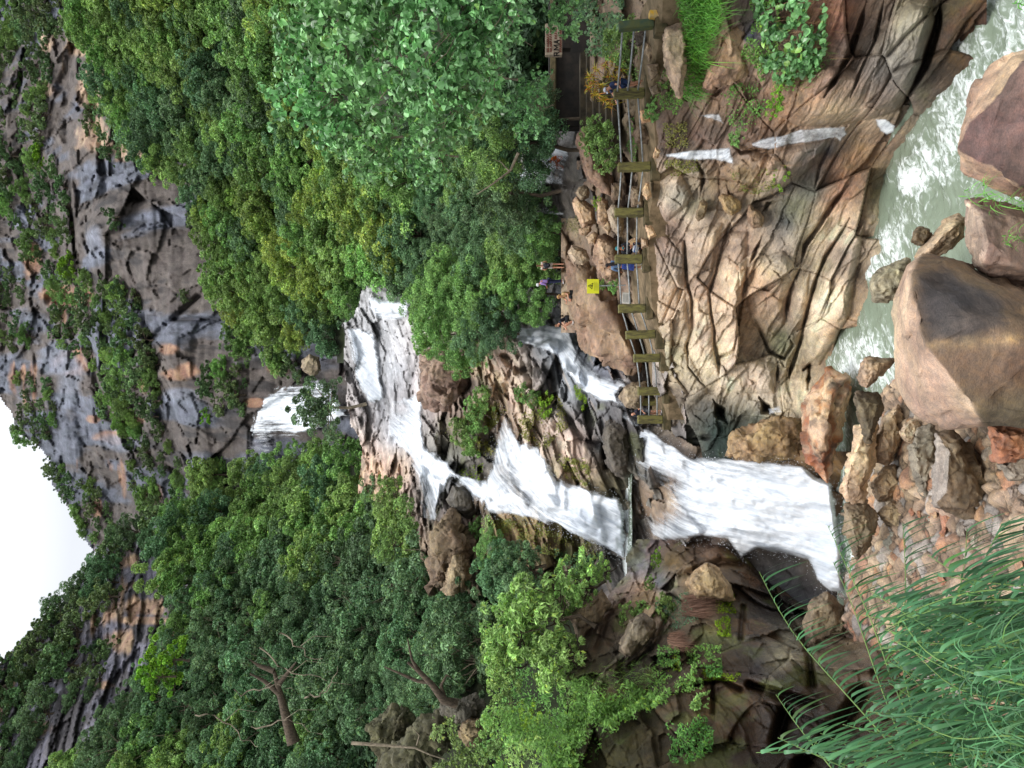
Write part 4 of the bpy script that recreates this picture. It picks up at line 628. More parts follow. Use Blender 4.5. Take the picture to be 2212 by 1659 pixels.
boulder([(1560, 990), (1571, 962), (1600, 932), (1640, 912), (1697, 898), (1738, 907), (1740, 990), (1700, 996), (1655, 985), (1613, 990)], lambda x, y: 34.8 - (x - 1560) * .013, 1.6, (150, 122, 84), 'pitted ochre boulder between the lower fall and the dark rock pools', 19, disp=.07, levels=4)
G = lambda x, y: (14 - .75) * F / (x - CX)                       # distance of the bank at that place
near = [([(1966, 966), (1985, 925), (2010, 918), (2030, 930), (2024, 990), (2018, 1050), (2002, 1086), (1977, 1045)], .7, (132, 124, 112), 'curved grey slab leaning on the flat topped block', None),
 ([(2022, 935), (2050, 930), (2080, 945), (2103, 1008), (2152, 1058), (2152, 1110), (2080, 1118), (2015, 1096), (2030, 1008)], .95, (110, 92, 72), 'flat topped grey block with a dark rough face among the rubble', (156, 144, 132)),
 ([(1943, 934), (1960, 912), (1977, 904), (1996, 917), (1978, 956), (1952, 953)], .4, (190, 166, 140), 'pale layered stone under the corner of the huge block', None),
 ([(1945, 1050), (1973, 1028), (1979, 1071), (1949, 1078)], .3, (196, 174, 140), 'pale cream stone beside the curved grey slab', None),
 ([(2134, 917), (2212, 911), (2290, 930), (2280, 990), (2212, 984), (2159, 1001), (2142, 994)], .7, (160, 104, 70), 'red brown block beneath the huge boulder', None),
 ([(2152, 1004), (2212, 978), (2270, 1000), (2235, 1032), (2176, 1040)], .5, (140, 130, 120), 'chipped grey stone below the red brown block', None),
 ([(2174, 1055), (2212, 1040), (2240, 1050), (2235, 1086), (2180, 1078)], .35, (150, 132, 122), 'pinkish flat stone under the chipped grey stone', None),
 ([(2140, 1022), (2160, 1030), (2176, 1052), (2172, 1078), (2152, 1060)], .3, (118, 108, 84), 'olive brown stone beside the red brown block', None),
 ([(1893, 1108), (1925, 1082), (1963, 1090), (1958, 1134), (1942, 1152), (1915, 1132)], .5, (146, 126, 98), 'tan stone in front of the dark gap by the fall', None),
 ([(1908, 1169), (1928, 1142), (1956, 1149), (1958, 1193), (1928, 1206)], .45, (134, 134, 128), 'banded grey stone among the reeds', None),
 ([(1952, 1168), (1984, 1146), (2000, 1150), (1986, 1194), (1962, 1200)], .4, (176, 126, 84), 'orange stone among the reeds', None),
 ([(2080, 1166), (2131, 1150), (2133, 1193), (2089, 1188)], .4, (180, 124, 82), 'orange wedge of rock on the gravel', None),
 ([(1880, 1050), (1905, 1010), (1935, 1000), (1950, 1040), (1925, 1080), (1895, 1085)], .5, (158, 134, 106), 'knobbly tan rock on the ledge over the rubble', None),
 ([(1815, 1060), (1830, 1000), (1850, 930), (1868, 900), (1900, 905), (1890, 960), (1880, 1030), (1862, 1090), (1836, 1090)], .8, (184, 156, 126), 'long pale layered ledge beside the dark brown slab', None),
 ([(1905, 905), (1940, 870), (1950, 900), (1945, 960), (1920, 1010), (1890, 1000), (1896, 940)], .7, (178, 152, 124), 'pale layered ledge against the huge block', None),
 ([(1822, 1090), (1870, 1080), (1895, 1110), (1880, 1180), (1850, 1210), (1822, 1150)], .6, (120, 104, 84), 'brown ledge wet with spray below the lower fall', None),
 ([(2040, 1130), (2060, 1118), (2086, 1128), (2080, 1156), (2052, 1160)], .25, (150, 120, 96), 'rounded tan cobble below the flat topped block', None),
 ([(2090, 1120), (2110, 1105), (2136, 1118), (2128, 1142), (2100, 1140)], .25, (128, 112, 100), 'brown cobble below the flat topped block', None),
 ([(2000, 1120), (2020, 1105), (2040, 1118), (2030, 1150), (2008, 1152)], .25, (160, 158, 150), 'pale grey cobble below the flat topped block', None),
 ([(1900, 1320), (1950, 1280), (2010, 1300), (2040, 1350), (2000, 1400), (1930, 1390)], .7, (164, 140, 114), 'broad tan slab half hidden by the reeds', None),
 ([(1870, 1430), (1910, 1400), (1950, 1420), (1960, 1500), (1910, 1560), (1872, 1510)], .6, (150, 124, 100), 'tan slab beside the dark hollow behind the reeds', None),
 ([(1735, 1352), (1745, 1300), (1790, 1276), (1822, 1310), (1836, 1360), (1810, 1400), (1745, 1402)], .9, (126, 110, 90), 'rounded grey brown boulder below the white water', None),
 ([(1836, 1330), (1852, 1300), (1874, 1340), (1870, 1400), (1846, 1390)], .5, (150, 126, 102), 'tan stone behind the reed stems', None)]
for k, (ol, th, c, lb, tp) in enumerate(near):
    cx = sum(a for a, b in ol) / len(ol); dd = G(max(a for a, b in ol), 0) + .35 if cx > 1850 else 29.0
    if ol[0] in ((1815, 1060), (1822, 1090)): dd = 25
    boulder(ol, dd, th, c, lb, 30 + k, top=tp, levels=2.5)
# boulders by the path
path_b = [([(1219, 553), (1229, 540), (1262, 548), (1288, 576), (1322, 603), (1336, 640), (1369, 705), (1386, 752), (1380, 803), (1340, 806), (1300, 790), (1262, 762), (1240, 706), (1229, 643), (1221, 600)], lambda x, y: 43.2 - (x - 1220) * .018, 2.6, (134, 108, 86), 'giant flat topped brown rock that people stand on', [(1250, 600, 1.6), (1262, 650, 1.8), (1290, 640, 2.6), (1330, 700, 2.4), (1300, 720, 2.0), (1360, 760, 2.0), (1252, 690, 1.4), (1345, 780, 1.4)], 6),
 ([(1284, 540), (1288, 511), (1308, 504), (1328, 512), (1342, 545), (1346, 590), (1336, 606), (1322, 614), (1304, 608), (1288, 580)], 37, 1.4, (150, 120, 98), 'rounded brown boulder behind the people on the path', None, 4),
 ([(1235, 437), (1245, 424), (1268, 444), (1284, 449), (1286, 480), (1272, 490), (1262, 497), (1248, 470)], 37.5, 1.0, (168, 136, 108), 'big tan boulder heaped behind the path', None, 3),
 ([(1241, 416), (1250, 404), (1262, 400), (1273, 407), (1271, 428), (1256, 436)], 37.2, .7, (132, 114, 94), 'grey brown boulder resting on the big tan one', None, 2),
 ([(1287, 431), (1300, 426), (1313, 434), (1315, 474), (1304, 486), (1291, 482)], 36.2, .9, (162, 132, 106), 'upright tan boulder beside the big heap', None, 2.5),
 ([(1312, 456), (1322, 440), (1345, 444), (1349, 496), (1338, 512), (1320, 492)], 35.3, .9, (152, 134, 116), 'pale ridged boulder directly behind the railing', None, 2.5),
 ([(1300, 491), (1314, 475), (1323, 491), (1314, 507)], 36, .5, (166, 138, 110), 'small tan boulder under the pale ridged one', None, 2),
 ([(1250, 494), (1279, 486), (1276, 500), (1264, 511), (1252, 506)], 37, .6, (152, 122, 96), 'flattish brown boulder under the big tan one', None, 2),
 ([(1266, 512), (1284, 500), (1292, 505), (1284, 528), (1272, 526)], 36.8, .5, (170, 140, 112), 'cracked tan boulder at the bottom of the heap', None, 2),
 ([(1226, 545), (1234, 530), (1262, 536), (1275, 560), (1260, 572), (1238, 570)], 39, .8, (158, 136, 116), 'grey shell shaped boulder leaning on the giant rock', None, 3),
 ([(1247, 291), (1264, 276), (1279, 281), (1296, 346), (1322, 388), (1324, 428), (1306, 414), (1292, 407), (1264, 376), (1250, 329)], 35.6, 1.0, (132, 102, 84), 'long mauve brown slab with chalk scrawls above the path', [(1266, 300, .8), (1276, 340, .9), (1300, 390, .9), (1270, 370, .7), (1314, 415, .8)], 4),
 ([(1320, 396), (1343, 393), (1344, 432), (1322, 430)], 34.4, .6, (104, 84, 66), 'dark square block at the end of the long slab', None, 2),
 ([(1360, 402), (1379, 403), (1390, 426), (1390, 450), (1364, 450)], 32.6, .5, (140, 118, 98), 'brown block behind the railing near the thin fall', None, 2),
 ([(1388, 421), (1393, 396), (1400, 392), (1408, 424), (1398, 433)], 31.3, .45, (190, 152, 114), 'orange tan stone set under the rails', None, 2),
 ([(1367, 291), (1379, 270), (1407, 273), (1413, 299), (1399, 312), (1372, 308)], 31.2, .6, (114, 92, 74), 'dark brown stone beside the path over the thin falls', None, 2.5),
 ([(1410, 341), (1416, 318), (1427, 327), (1420, 342)], 29.9, .35, (190, 150, 114), 'small tan wedge at the lip of the thin fall', None, 1.5),
 ([(1394, 487), (1407, 488), (1418, 509), (1402, 519)], 31.6, .45, (192, 152, 116), 'bright tan stone under the railing by the seated person', None, 2),
 ([(1384, 513), (1397, 516), (1400, 533), (1386, 536)], 32.4, .4, (158, 130, 106), 'round brown stone beside the seated person', None, 1.5),
 ([(1356, 520), (1372, 512), (1384, 522), (1386, 552), (1366, 556)], 33.8, .6, (176, 140, 104), 'low tan boulder that the person in the headscarf sits on', None, 2),
 ([(1391, 117), (1397, 92), (1410, 98), (1415, 123), (1403, 134)], 28.2, .5, (146, 122, 98), 'blocky tan stone behind the rails next to the man in the cap', None, 2),
 ([(1397, 140), (1422, 138), (1426, 163), (1406, 174)], 27.8, .5, (124, 104, 84), 'rounded brown stone below the rails next to the man in the cap', None, 2),
 ([(1370, 72), (1390, 68), (1396, 92), (1376, 102)], 28.4, .5, (80, 68, 60), 'dark stone between the last two posts', None, 2),
 ([(1382, 238), (1398, 236), (1406, 262), (1386, 267)], 29.3, .45, (190, 142, 100), 'orange stone beside the post of the man in the cap', None, 2),
 ([(1402, 190), (1420, 182), (1428, 200), (1410, 208)], 28.4, .35, (126, 108, 90), 'brown stone under the base of the mossy post', None, 1.5),
 ([(1336, 860), (1346, 838), (1366, 826), (1398, 822), (1400, 838), (1384, 860), (1379, 886), (1351, 878)], 40.2, 1.1, (140, 122, 100), 'tan boulder in the water behind the last railing posts', None, 3),
 ([(1430, 85), (1438, 58), (1474, 46), (1490, 80), (1474, 96), (1470, 140), (1478, 166), (1470, 213), (1458, 206), (1440, 160)], 26.2, .8, (158, 134, 112), 'long tan slab with grooves beside the bright grass', None, 3.5),
 ([(1566, 60), (1572, 36), (1598, 14), (1630, 30), (1628, 118), (1612, 160), (1582, 182), (1522, 194), (1516, 186), (1542, 150), (1566, 120)], 26.0, .8, (158, 126, 98), 'cracked tan ledge under the bright grass', None, 3.5),
 ([(1560, 446), (1552, 424), (1560, 418), (1580, 422), (1598, 436), (1600, 452), (1582, 466), (1566, 460)], 29.6, .6, (150, 122, 82), 'round ochre boulder lodged on the rock wall', None, 2.5),
 ([(1502, 470), (1512, 435), (1520, 430), (1530, 440), (1520, 472), (1508, 478)], 30.2, .5, (126, 106, 78), 'long brown stone lodged under the trickle', None, 2),
 ([(1617, 440), (1640, 455), (1650, 470), (1646, 492), (1626, 494), (1614, 476)], 29.6, .5, (140, 112, 88), 'brown stone jammed in the wall beside the dry stalks', None, 2),
 ([(1588, 576), (1602, 568), (1612, 580), (1600, 592)], 30.6, .3, (176, 138, 104), 'little round stone caught in a crevice', None, 1.5),
 # in and beside the middle cascade
 ([(1302, 945), (1312, 908), (1340, 898), (1362, 904), (1366, 1020), (1350, 1040), (1330, 1030), (1312, 1003), (1304, 970)], 43, 1.8, (84, 76, 70), 'dark rounded boulder at the edge of the still pool', None, 4),
 ([(906, 768), (924, 754), (954, 748), (1008, 780), (1018, 808), (988, 840), (998, 882), (966, 888), (934, 884), (912, 853)], 66, 3.0, (134, 110, 98), 'weathered brown rock mass between the two upper cascades', None, 5),
 ([(926, 1199), (930, 1160), (938, 1124), (979, 1104), (1014, 1156), (1028, 1185), (979, 1200), (952, 1262), (930, 1275)], 58, 2.6, (112, 94, 74), 'angular brown crag at the side of the cascade', None, 5),
 ([(958, 1262), (982, 1196), (1010, 1210), (1016, 1240), (1000, 1275), (970, 1290)], 56, 1.8, (130, 112, 88), 'split tan crag covered with lichen beside the brown crag', None, 3),
 ([(964, 1080), (978, 1048), (1000, 1052), (1032, 1076), (1040, 1108), (1012, 1120), (984, 1110)], 60, 1.6, (72, 66, 60), 'black wet rocks between the two arms of the cascade', None, 3),
 ([(652, 800), (652, 778), (668, 766), (690, 772), (694, 800), (676, 814)], 112, 2.0, (140, 124, 104), 'pale rounded rock beside the high fall', None, 2),
 ([(1230, 1330), (1262, 1290), (1300, 1270), (1320, 1305), (1290, 1350), (1250, 1400)], 35, 1.2, (116, 98, 80), 'brown rock under the pale green bush', None, 3),
 ([(1335, 1405), (1362, 1340), (1390, 1322), (1416, 1340), (1420, 1360), (1392, 1400), (1350, 1440)], 31, 1.2, (104, 92, 78), 'grey brown slab above the dark wet rock', None, 3),
 ([(1480, 1260), (1500, 1230), (1528, 1216), (1545, 1222), (1580, 1262), (1590, 1300), (1540, 1290), (1500, 1300)], 32.4, 1.2, (158, 132, 98), 'wedge of tan rock with pebbly top beside the hanging roots', None, 3),
 # mossy crags on the slope in the corner
 ([(795, 1610), (800, 1570), (850, 1530), (880, 1535), (900, 1560), (860, 1600), (830, 1650)], 52, 2.2, (78, 76, 52), 'mossy angular crag on the forest slope', None, 4),
 ([(820, 1660), (850, 1610), (900, 1560), (960, 1530), (990, 1550), (970, 1600), (900, 1650), (860, 1690)], 48, 2.4, (80, 78, 56), 'big slanting mossy crag under the bare branch', None, 4),
 ([(950, 1530), (965, 1515), (1030, 1505), (1044, 1520), (1030, 1560), (990, 1580)], 46, 1.8, (84, 80, 72), 'dark grey crag at the roots of the leaning tree', None, 3),
 ([(1000, 1560), (1040, 1550), (1045, 1590), (1010, 1610), (990, 1590)], 44, 1.4, (116, 98, 70), 'brown crag below the dark grey crag', None, 3)]
for k, (ol, d, th, c, lb, fr, lv) in enumerate(path_b): boulder(ol, d, th, c, lb, 100 + k, front=fr, levels=lv, disp=.1 if 'crag' in lb or 'mass' in lb else .045 if lv < 4 else .06, wet=.5 if 'wet' in lb or 'dark rounded' in lb else 0, mat=M_WET if d is not None and not callable(d) and d > 42 else M_BOULDER)
# loose stones between the boulders and the reeds: things where they show large, the rest as gravel
rng = random.Random(5)
protos = []
for k in range(6):
    pts = [Vector((rng.gauss(0, 1), rng.gauss(0, 1), rng.gauss(0, .6))).normalized() * rng.uniform(.75, 1.1) for _ in range(14)]
    pts = [Vector((q.x, q.y * rng.uniform(.7, 1), q.z * .65)) for q in pts]
    c = ((150, 126, 102), (128, 116, 108), (168, 132, 98), (110, 96, 84), (170, 160, 148), (160, 108, 74))[k]
    protos.append(rock_hull('stone', pts, M_BOULDER, c, None, None, 300 + k, levels=.6, disp=.05))
first = True; used_p = set()
for k in range(230):
    X = rng.uniform(-9.5, 1.5); Yd = rng.uniform(17, 24.5) if k < 200 else rng.uniform(14, 24)
    if X > -1 and Yd < 19.5: continue
    px = CX + (CAMZ - .6) * F / Yd; py = CY - X * F / Yd
    if inside([(2010, 920), (2160, 1060), (2150, 1120), (2000, 1100), (1950, 960)], np.array(px), np.array(py)): continue
    i = rng.randrange(6); o = protos[i] if i not in used_p else protos[i].copy()
    if i in used_p: COL.objects.link(o)
    used_p.add(i); s = rng.choice((.09, .12, .15, .2, .28)); o.scale = (s * rng.uniform(.8, 1.3), s * rng.uniform(.8, 1.2), s * rng.uniform(.7, 1.1)); o.rotation_euler = (rng.uniform(-.5, .5), rng.uniform(-.5, .5), rng.uniform(0, 6.3))
    zz = -.7 + 1.15 * float(sstep(-.3, 2.0, np.interp(Yd, [6, 14, 19, 23, 29], [9, 6.2, 4.6, 3.4, .2]) - X)) + .12 * max(0, min(12, np.interp(Yd, [6, 14, 19, 23, 29], [9, 6.2, 4.6, 3.4, .2]) - X - 2))
    o.location = (X, Yd, zz + s * .35); tag(o, 'loose stone lying in the rubble between the reeds and the blocks', 'stone', 'loose stones in the rubble')
# shelf that holds the path boulders up
hv = Sheet(1212, 1400, -160, 900, 2.6, [(1225, 0, 36), (1225, 300, 40), (1225, 500, 43), (1225, 800, 47), (1380, 0, 29.5), (1380, 300, 33), (1380, 500, 35.5), (1380, 800, 40), (1300, 200, 35), (1300, 500, 39.5)])
_hp = hv.P(); _f, _v, _t = facets(_hp * [.5, .5, .8] + .2 * fbm(_hp * .5, 2, 3)[..., None], 141); _f2, _v2, _t2 = facets(_hp * [1.4, 1.4, 2.6], 143); hv.D += .8 * fbm(_hp * .4, 3, 3) + _v * 1.1 + _t * .9 + .25 * (1 - sstep(0, .06, _f)) + _v2 * .25 + _t2 * .3; hv.C[:] = (np.broadcast_to(s2l((128, 108, 86)), hv.C.shape) * (1 + .5 * fbm(hv.P() * .8, 4, 5))[..., None]).clip(.01, .4)
hv.build('terrace', M_BOULDER, ~((hv.X < 1245) & (hv.Y > 320) & (hv.Y < 470)) & ~((hv.X < 1272) & (hv.Y < 345)) & (hv.X + 0 * hv.Y < 1400) & ((hv.Y < 720) | (hv.X < 1240 - 100)))['kind'] = 'structure'
# ---------------------------------------------------------------- railing, signs, people
M_POST = plain_mat('mossy_post', (116, 112, 62), .85, nscale=3.0, rgb2=(72, 66, 46), bump=.02, strata=(3, 3, .8))
M_BASE = plain_mat('stained_concrete', (98, 86, 62), .9, nscale=3, rgb2=(62, 58, 38), bump=.03)
M_PIPE = plain_mat('grey_pipe', (150, 154, 156), .5, nscale=6, rgb2=(112, 116, 114), bump=0)
M_PAINT = plain_mat('yellow_paint', (206, 160, 36), .7, nscale=5, rgb2=(170, 150, 110), bump=.01)
M_BRICK = plain_mat('brick', (112, 80, 60), .9, nscale=6, rgb2=(84, 70, 56), bump=.02)
def box_bm(bm, c, s, rot=None, bev=.02):
    r = bmesh.ops.create_cube(bm, size=1.0); vs = r['verts']
    for v in vs: v.co = Vector((v.co.x * s[0], v.co.y * s[1], v.co.z * s[2]))
    if bev: 
        g = bmesh.ops.bevel(bm, geom=list({e for v in vs for e in v.link_edges}), offset=bev, segments=2, affect='EDGES'); vs = list({v for f in g['faces'] for v in f.verts} | {v for v in vs if v.is_valid})
    for v in vs:
        if rot is not None: v.co = rot @ v.co
        v.co += Vector(c)
def bm_obj(name, bm, mat, parent=None, smooth=False):
    me = bpy.data.meshes.new(name); bmesh.ops.recalc_face_normals(bm, faces=bm.faces[:]); bm.to_mesh(me); bm.free(); me.materials.append(mat)
    if smooth: me.polygons.foreach_set('use_smooth', np.ones(len(me.polygons), bool))
    o = bpy.data.objects.new(name, me); COL.objects.link(o)
    if parent: o.parent = parent
    return o
def tube_bm(bm, pts, rad, n=6, caps=True):
    """a swept tube; RAD: one radius or one per point."""
    pts = [Vector(q) for q in pts]; rings = []
    rd = rad if hasattr(rad, '__len__') else [rad] * len(pts)
    for i, q in enumerate(pts):
        t = (pts[min(i + 1, len(pts) - 1)] - pts[max(i - 1, 0)]); t = t.normalized() if t.length > 1e-9 else Vector((0, 0, 1))
        a = t.cross(Vector((0, 0, 1)) if abs(t.z) < .9 else Vector((1, 0, 0))).normalized(); b = t.cross(a)
        rings.append([bm.verts.new(q + (a * math.cos(k * 2 * math.pi / n) + b * math.sin(k * 2 * math.pi / n)) * rd[i]) for k in range(n)])
    for i in range(len(rings) - 1):
        for k in range(n): bm.faces.new((rings[i][k], rings[i][(k + 1) % n], rings[i + 1][(k + 1) % n], rings[i + 1][k]))
    if caps and n > 2:
        bm.faces.new(rings[0]); bm.faces.new(rings[-1][::-1])
# (post top x, foot x, y at top, y at foot, distance, base top x, base bottom x, base y from, to)
POSTS = [(1337, 1411, 58, 52, 26.6, 1411, 1434, 40, 79), (1326, 1391, 204, 201, 29.4, 1391, 1404, 164, 236), (1335, 1404, 362, 360, 31.3, 1404, 1420, 339, 391), (1328, 1389, 460, 459, 32.5, 1389, 1404, 431, 488), (1328.5, 1386, 560, 560, 33.2, 1386, 1399, 535, 588), (1336, 1393.5, 667, 666, 34.3, 1393.5, 1405, 640, 690),
         (1352, 1414, 724, 722, 35.2, 1414, 1430, 700, 754), (1369, 1424, 774, 773, 36.0, 1424, 1439, 746, 802), (1378, 1430, 845, 845, 37.2, 1430, 1441, 817, 872), (1378, 1430, 906, 906, 38.3, 1430, 1444, 871, 928)]
rail = empty('railing', P(1411, 460, 32.5)); tag(rail, 'mossy concrete post and pipe railing along the path over the rock wall', 'railing')
inv = Matrix.Translation(-rail.location)
def railpart(name, bm, mat):
    bm.transform(inv); return bm_obj(name, bm, mat, rail)
for k, (x0, x1, y0, y1, d, bx0, bx1, by0, by1) in enumerate(POSTS):
    a, b = P(x0, y0, d), P(x1, y1, d); wd = 18.0 * d / F; bm = bmesh.new(); h = (a - b).length
    rot = (a - b).to_track_quat('Z', 'Y').to_matrix(); box_bm(bm, (a + b) / 2, (wd, wd, h), rot, .018); o = railpart('post', bm, M_POST)
    if k == 0:
        o.data.materials.clear(); o.data.materials.append(plain_mat('green_post', (58, 76, 62), .8, nscale=3, rgb2=(84, 88, 50), bump=.02)); o['label'] = 'dark green post'
    p0, p1 = P(bx0, by0, d - .05), P(bx1, by1, d - .05); bm = bmesh.new()
    box_bm(bm, ((p0.x + p1.x) / 2, d - .08, (p0.z + p1.z) / 2 - .06), (abs(p0.x - p1.x), .5, abs(p0.z - p1.z) + .05), None, .03); railpart('base_block', bm, M_BASE)
ext = [(1337 - 8, 1400, -110, -110, 24.8, 0, 0, 0, 0)] + POSTS
for i in range(len(POSTS) - 1):
    A, B = POSTS[i], POSTS[i + 1]
    for fr in (.11, .45, .79):
        q = []
        for (x0, x1, y0, y1, d, *_r) in (A, B): q.append(P(x0 + (x1 - x0) * fr, y0 + (y1 - y0) * fr, d))
        mid = (q[0] + q[1]) / 2 - Vector((0, 0, .015)); bm = bmesh.new(); tube_bm(bm, [q[0], mid, q[1]], .034, 8); o = railpart('rail', bm, M_PIPE)
        for pl in o.data.polygons: pl.use_smooth = True
# return of the railing at the far end
bm = bmesh.new(); c = P(1404, 868, 40.2); box_bm(bm, c, (.4, .4, 1.2)); railpart('post', bm, M_POST)
for fr in (.11, .45, .79):
    bm = bmesh.new(); tube_bm(bm, [P(1378 + 52 * fr, 845, 37.3), P(1381 + 48 * fr, 868, 40.2)], .03, 8); railpart('rail', bm, M_PIPE)
# painted kerb post with brick foot at the corner of the path
ks = empty('kerb_stone', P(1430, 30, 26.6)); tag(ks, 'yellow painted kerb stone on a brick foot beside the dark green post', 'kerb stone')
bm = bmesh.new(); box_bm(bm, P(1418, 33, 26.4) - ks.location, (.26, .3, .52), None, .02); bm_obj('painted_block', bm, M_PAINT, ks)
bm = bmesh.new()
for r in range(4):
    for q in range(3): box_bm(bm, P(1442, 30, 26.5) - ks.location + Vector((-.2 + .2 * q + (.08 if r % 2 else 0), 0, -.15 + .1 * r)), (.185, .3, .085), None, .008)
bm_obj('brick_foot', bm, M_BRICK, ks)
# yellow warning sign on a post, a white notice board, the stone tablet
M_SIGN = plain_mat('yellow_sign', (206, 206, 40), .45, nscale=2, noise=.06, bump=0); M_INK = plain_mat('sign_ink', (66, 62, 22), .6, bump=0); M_FADE = plain_mat('faded_ink', (172, 170, 44), .6, bump=0)
M_WHITE = plain_mat('white_board', (206, 204, 196), .6, nscale=5, noise=.12, bump=0); M_FADE2 = plain_mat('faded_print', (150, 150, 146), .6, bump=0)
def board(ob, name, A, B, d, th, mat, tilt=0):
    a, b = P(A[0], A[1], d), P(B[0], B[1], d); bm = bmesh.new(); box_bm(bm, (a + b) / 2 - ob.location, (abs(a.x - b.x), th, abs(a.z - b.z)), Matrix.Rotation(tilt, 3, 'Y') if tilt else None, .006); return bm_obj(name, bm, mat, ob)
def strokes(ob, name, segs, d, wd, mat):
    """flat painted strokes; SEGS as picture points on a board at distance d."""
    bm = bmesh.new()
    for s in segs:
        for (a, b) in zip(s[:-1], s[1:]):
            p, q = P(a[0], a[1], d) - ob.location, P(b[0], b[1], d) - ob.location; t = (q - p); L = t.length; t.normalize(); nrm = Vector((t.z, 0, -t.x)) * wd / 2; e = t * wd * .3
            bm.faces.new([bm.verts.new(v) for v in (p - e - nrm, q + e - nrm, q + e + nrm, p - e + nrm)])
    return bm_obj(name, bm, mat, ob)
sg = empty('warning_sign', P(1350, 617, 35)); tag(sg, 'yellow warning sign with a triangle on a thin metal post', 'sign')
bm = bmesh.new(); tube_bm(bm, [P(1266, 618, 35.06) - sg.location, P(1352, 616, 35.06) - sg.location], .03, 8); bm_obj('post', bm, M_PIPE, sg)
pn = board(sg, 'panel', (1268, 634), (1294, 603), 35, .03, M_SIGN)
o = strokes(sg, 'pictogram', [[(1281, 611.5), (1278.5, 624), (1270.5, 617.5), (1281, 611.5)], [(1273.5, 617.5), (1279, 616)], [(1275.5, 617), (1277, 620)], [(1277, 617), (1279.5, 619.5)]], 34.975, .024, M_INK); 
strokes(sg, 'lettering', [[(x, 628 - .3 * (x % 3)), (x, 609 + .7 * (x % 4))] for x in (1284, 1286.5, 1289, 1291.5)], 34.975, .018, M_FADE)
nb = empty('notice_board', P(1362, 644, 35.6)); tag(nb, 'small white notice board lying on the stones behind the rails', 'notice board')
board(nb, 'panel', (1344, 656), (1361, 632), 35.8, .03, M_WHITE, .1); strokes(nb, 'lettering', [[(x, 653 - (x % 2)), (x - .6, 636 + (x % 3))] for x in (1347, 1350, 1353, 1356)], 35.77, .02, M_FADE2)
M_TAB = plain_mat('stone_tablet', (168, 152, 132), .9, nscale=4, rgb2=(130, 114, 98), bump=.02); M_RED = plain_mat('red_lettering', (120, 58, 44), .8, bump=0); M_BLK = plain_mat('black_lettering', (44, 38, 34), .8, bump=0)
M_DARKWALL = plain_mat('shade_toned_masonry', (46, 40, 35), .9, nscale=2, rgb2=(28, 26, 24), bump=.05)  # shade under the trees is put into this masonry colour
tb = empty('stone_tablet', P(1240, 90, 36)); tag(tb, 'pale stone tablet lettered in red and black under the large leaves', 'tablet')
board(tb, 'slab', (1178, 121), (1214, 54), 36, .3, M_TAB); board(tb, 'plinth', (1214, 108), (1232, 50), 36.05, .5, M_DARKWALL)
D_ = 35.84
R_ = [[(1208, 120), (1197, 120), (1197, 114.5), (1202.5, 114), (1202.5, 120)], [(1202.5, 116), (1208, 112.5)]]
M_ = [[(1208, 108), (1197, 107), (1204, 102.5), (1197, 98), (1208, 97)]]; A_ = [[(1208, 94), (1197, 90.5), (1208, 87)], [(1204, 93), (1204, 88)]]
strokes(tb, 'lettering', R_ + M_ + A_, D_, .055, M_BLK)
rr = random.Random(4); segs = []
for x in (1184, 1190, 1201, 1211):                       # rows of small round script
    y = 112 if x not in (1201,) else 84
    while y > 60:
        if x in (1184, 1190) and 100 < y < 106: y -= 2
        c = rr.random(); segs.append([(x + 2, y), (x - 1.5, y - .5), (x - 2, y - 2.2), (x + .5, y - 2.8), (x + .8, y - 1.2)]); segs.append([(x - .5, y - 2.8), (x + 2, y - 3.4)] if c < .5 else [(x - 2.4, y - 1), (x - 2.8, y - 2.4)]); y -= 4.4 + c
strokes(tb, 'small_lettering', segs, D_, .028, M_RED)
# masonry behind the tablet and the low wall by the little fall
wl = empty('stone_wall', P(1230, 230, 39)); tag(wl, 'masonry wall toned dark for the shade under the trees', 'wall')
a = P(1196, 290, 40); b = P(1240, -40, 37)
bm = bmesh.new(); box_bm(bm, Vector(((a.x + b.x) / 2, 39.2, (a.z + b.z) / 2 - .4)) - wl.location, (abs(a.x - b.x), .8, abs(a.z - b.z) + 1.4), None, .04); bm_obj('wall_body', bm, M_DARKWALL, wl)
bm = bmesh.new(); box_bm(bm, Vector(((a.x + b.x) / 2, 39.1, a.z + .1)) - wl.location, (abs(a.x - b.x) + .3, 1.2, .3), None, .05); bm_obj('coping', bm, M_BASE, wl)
M_STEP = plain_mat('shade_toned_step', (78, 68, 52), .9, nscale=2, rgb2=(44, 40, 32), bump=.04)  # steps darkened in colour to stand for the tree shade
st = empty('stone_steps', P(1330, 210, 33)); tag(st, 'shade-toned concrete steps going up beside the red and yellow plant', 'steps')
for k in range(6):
    c = P(1330 - k * 14, 215, 33.5 + k * .6); bm = bmesh.new(); box_bm(bm, c - st.location, (5.4 - .2 * k, .7, .34), None, .03); bm_obj('step', bm, M_STEP, st)
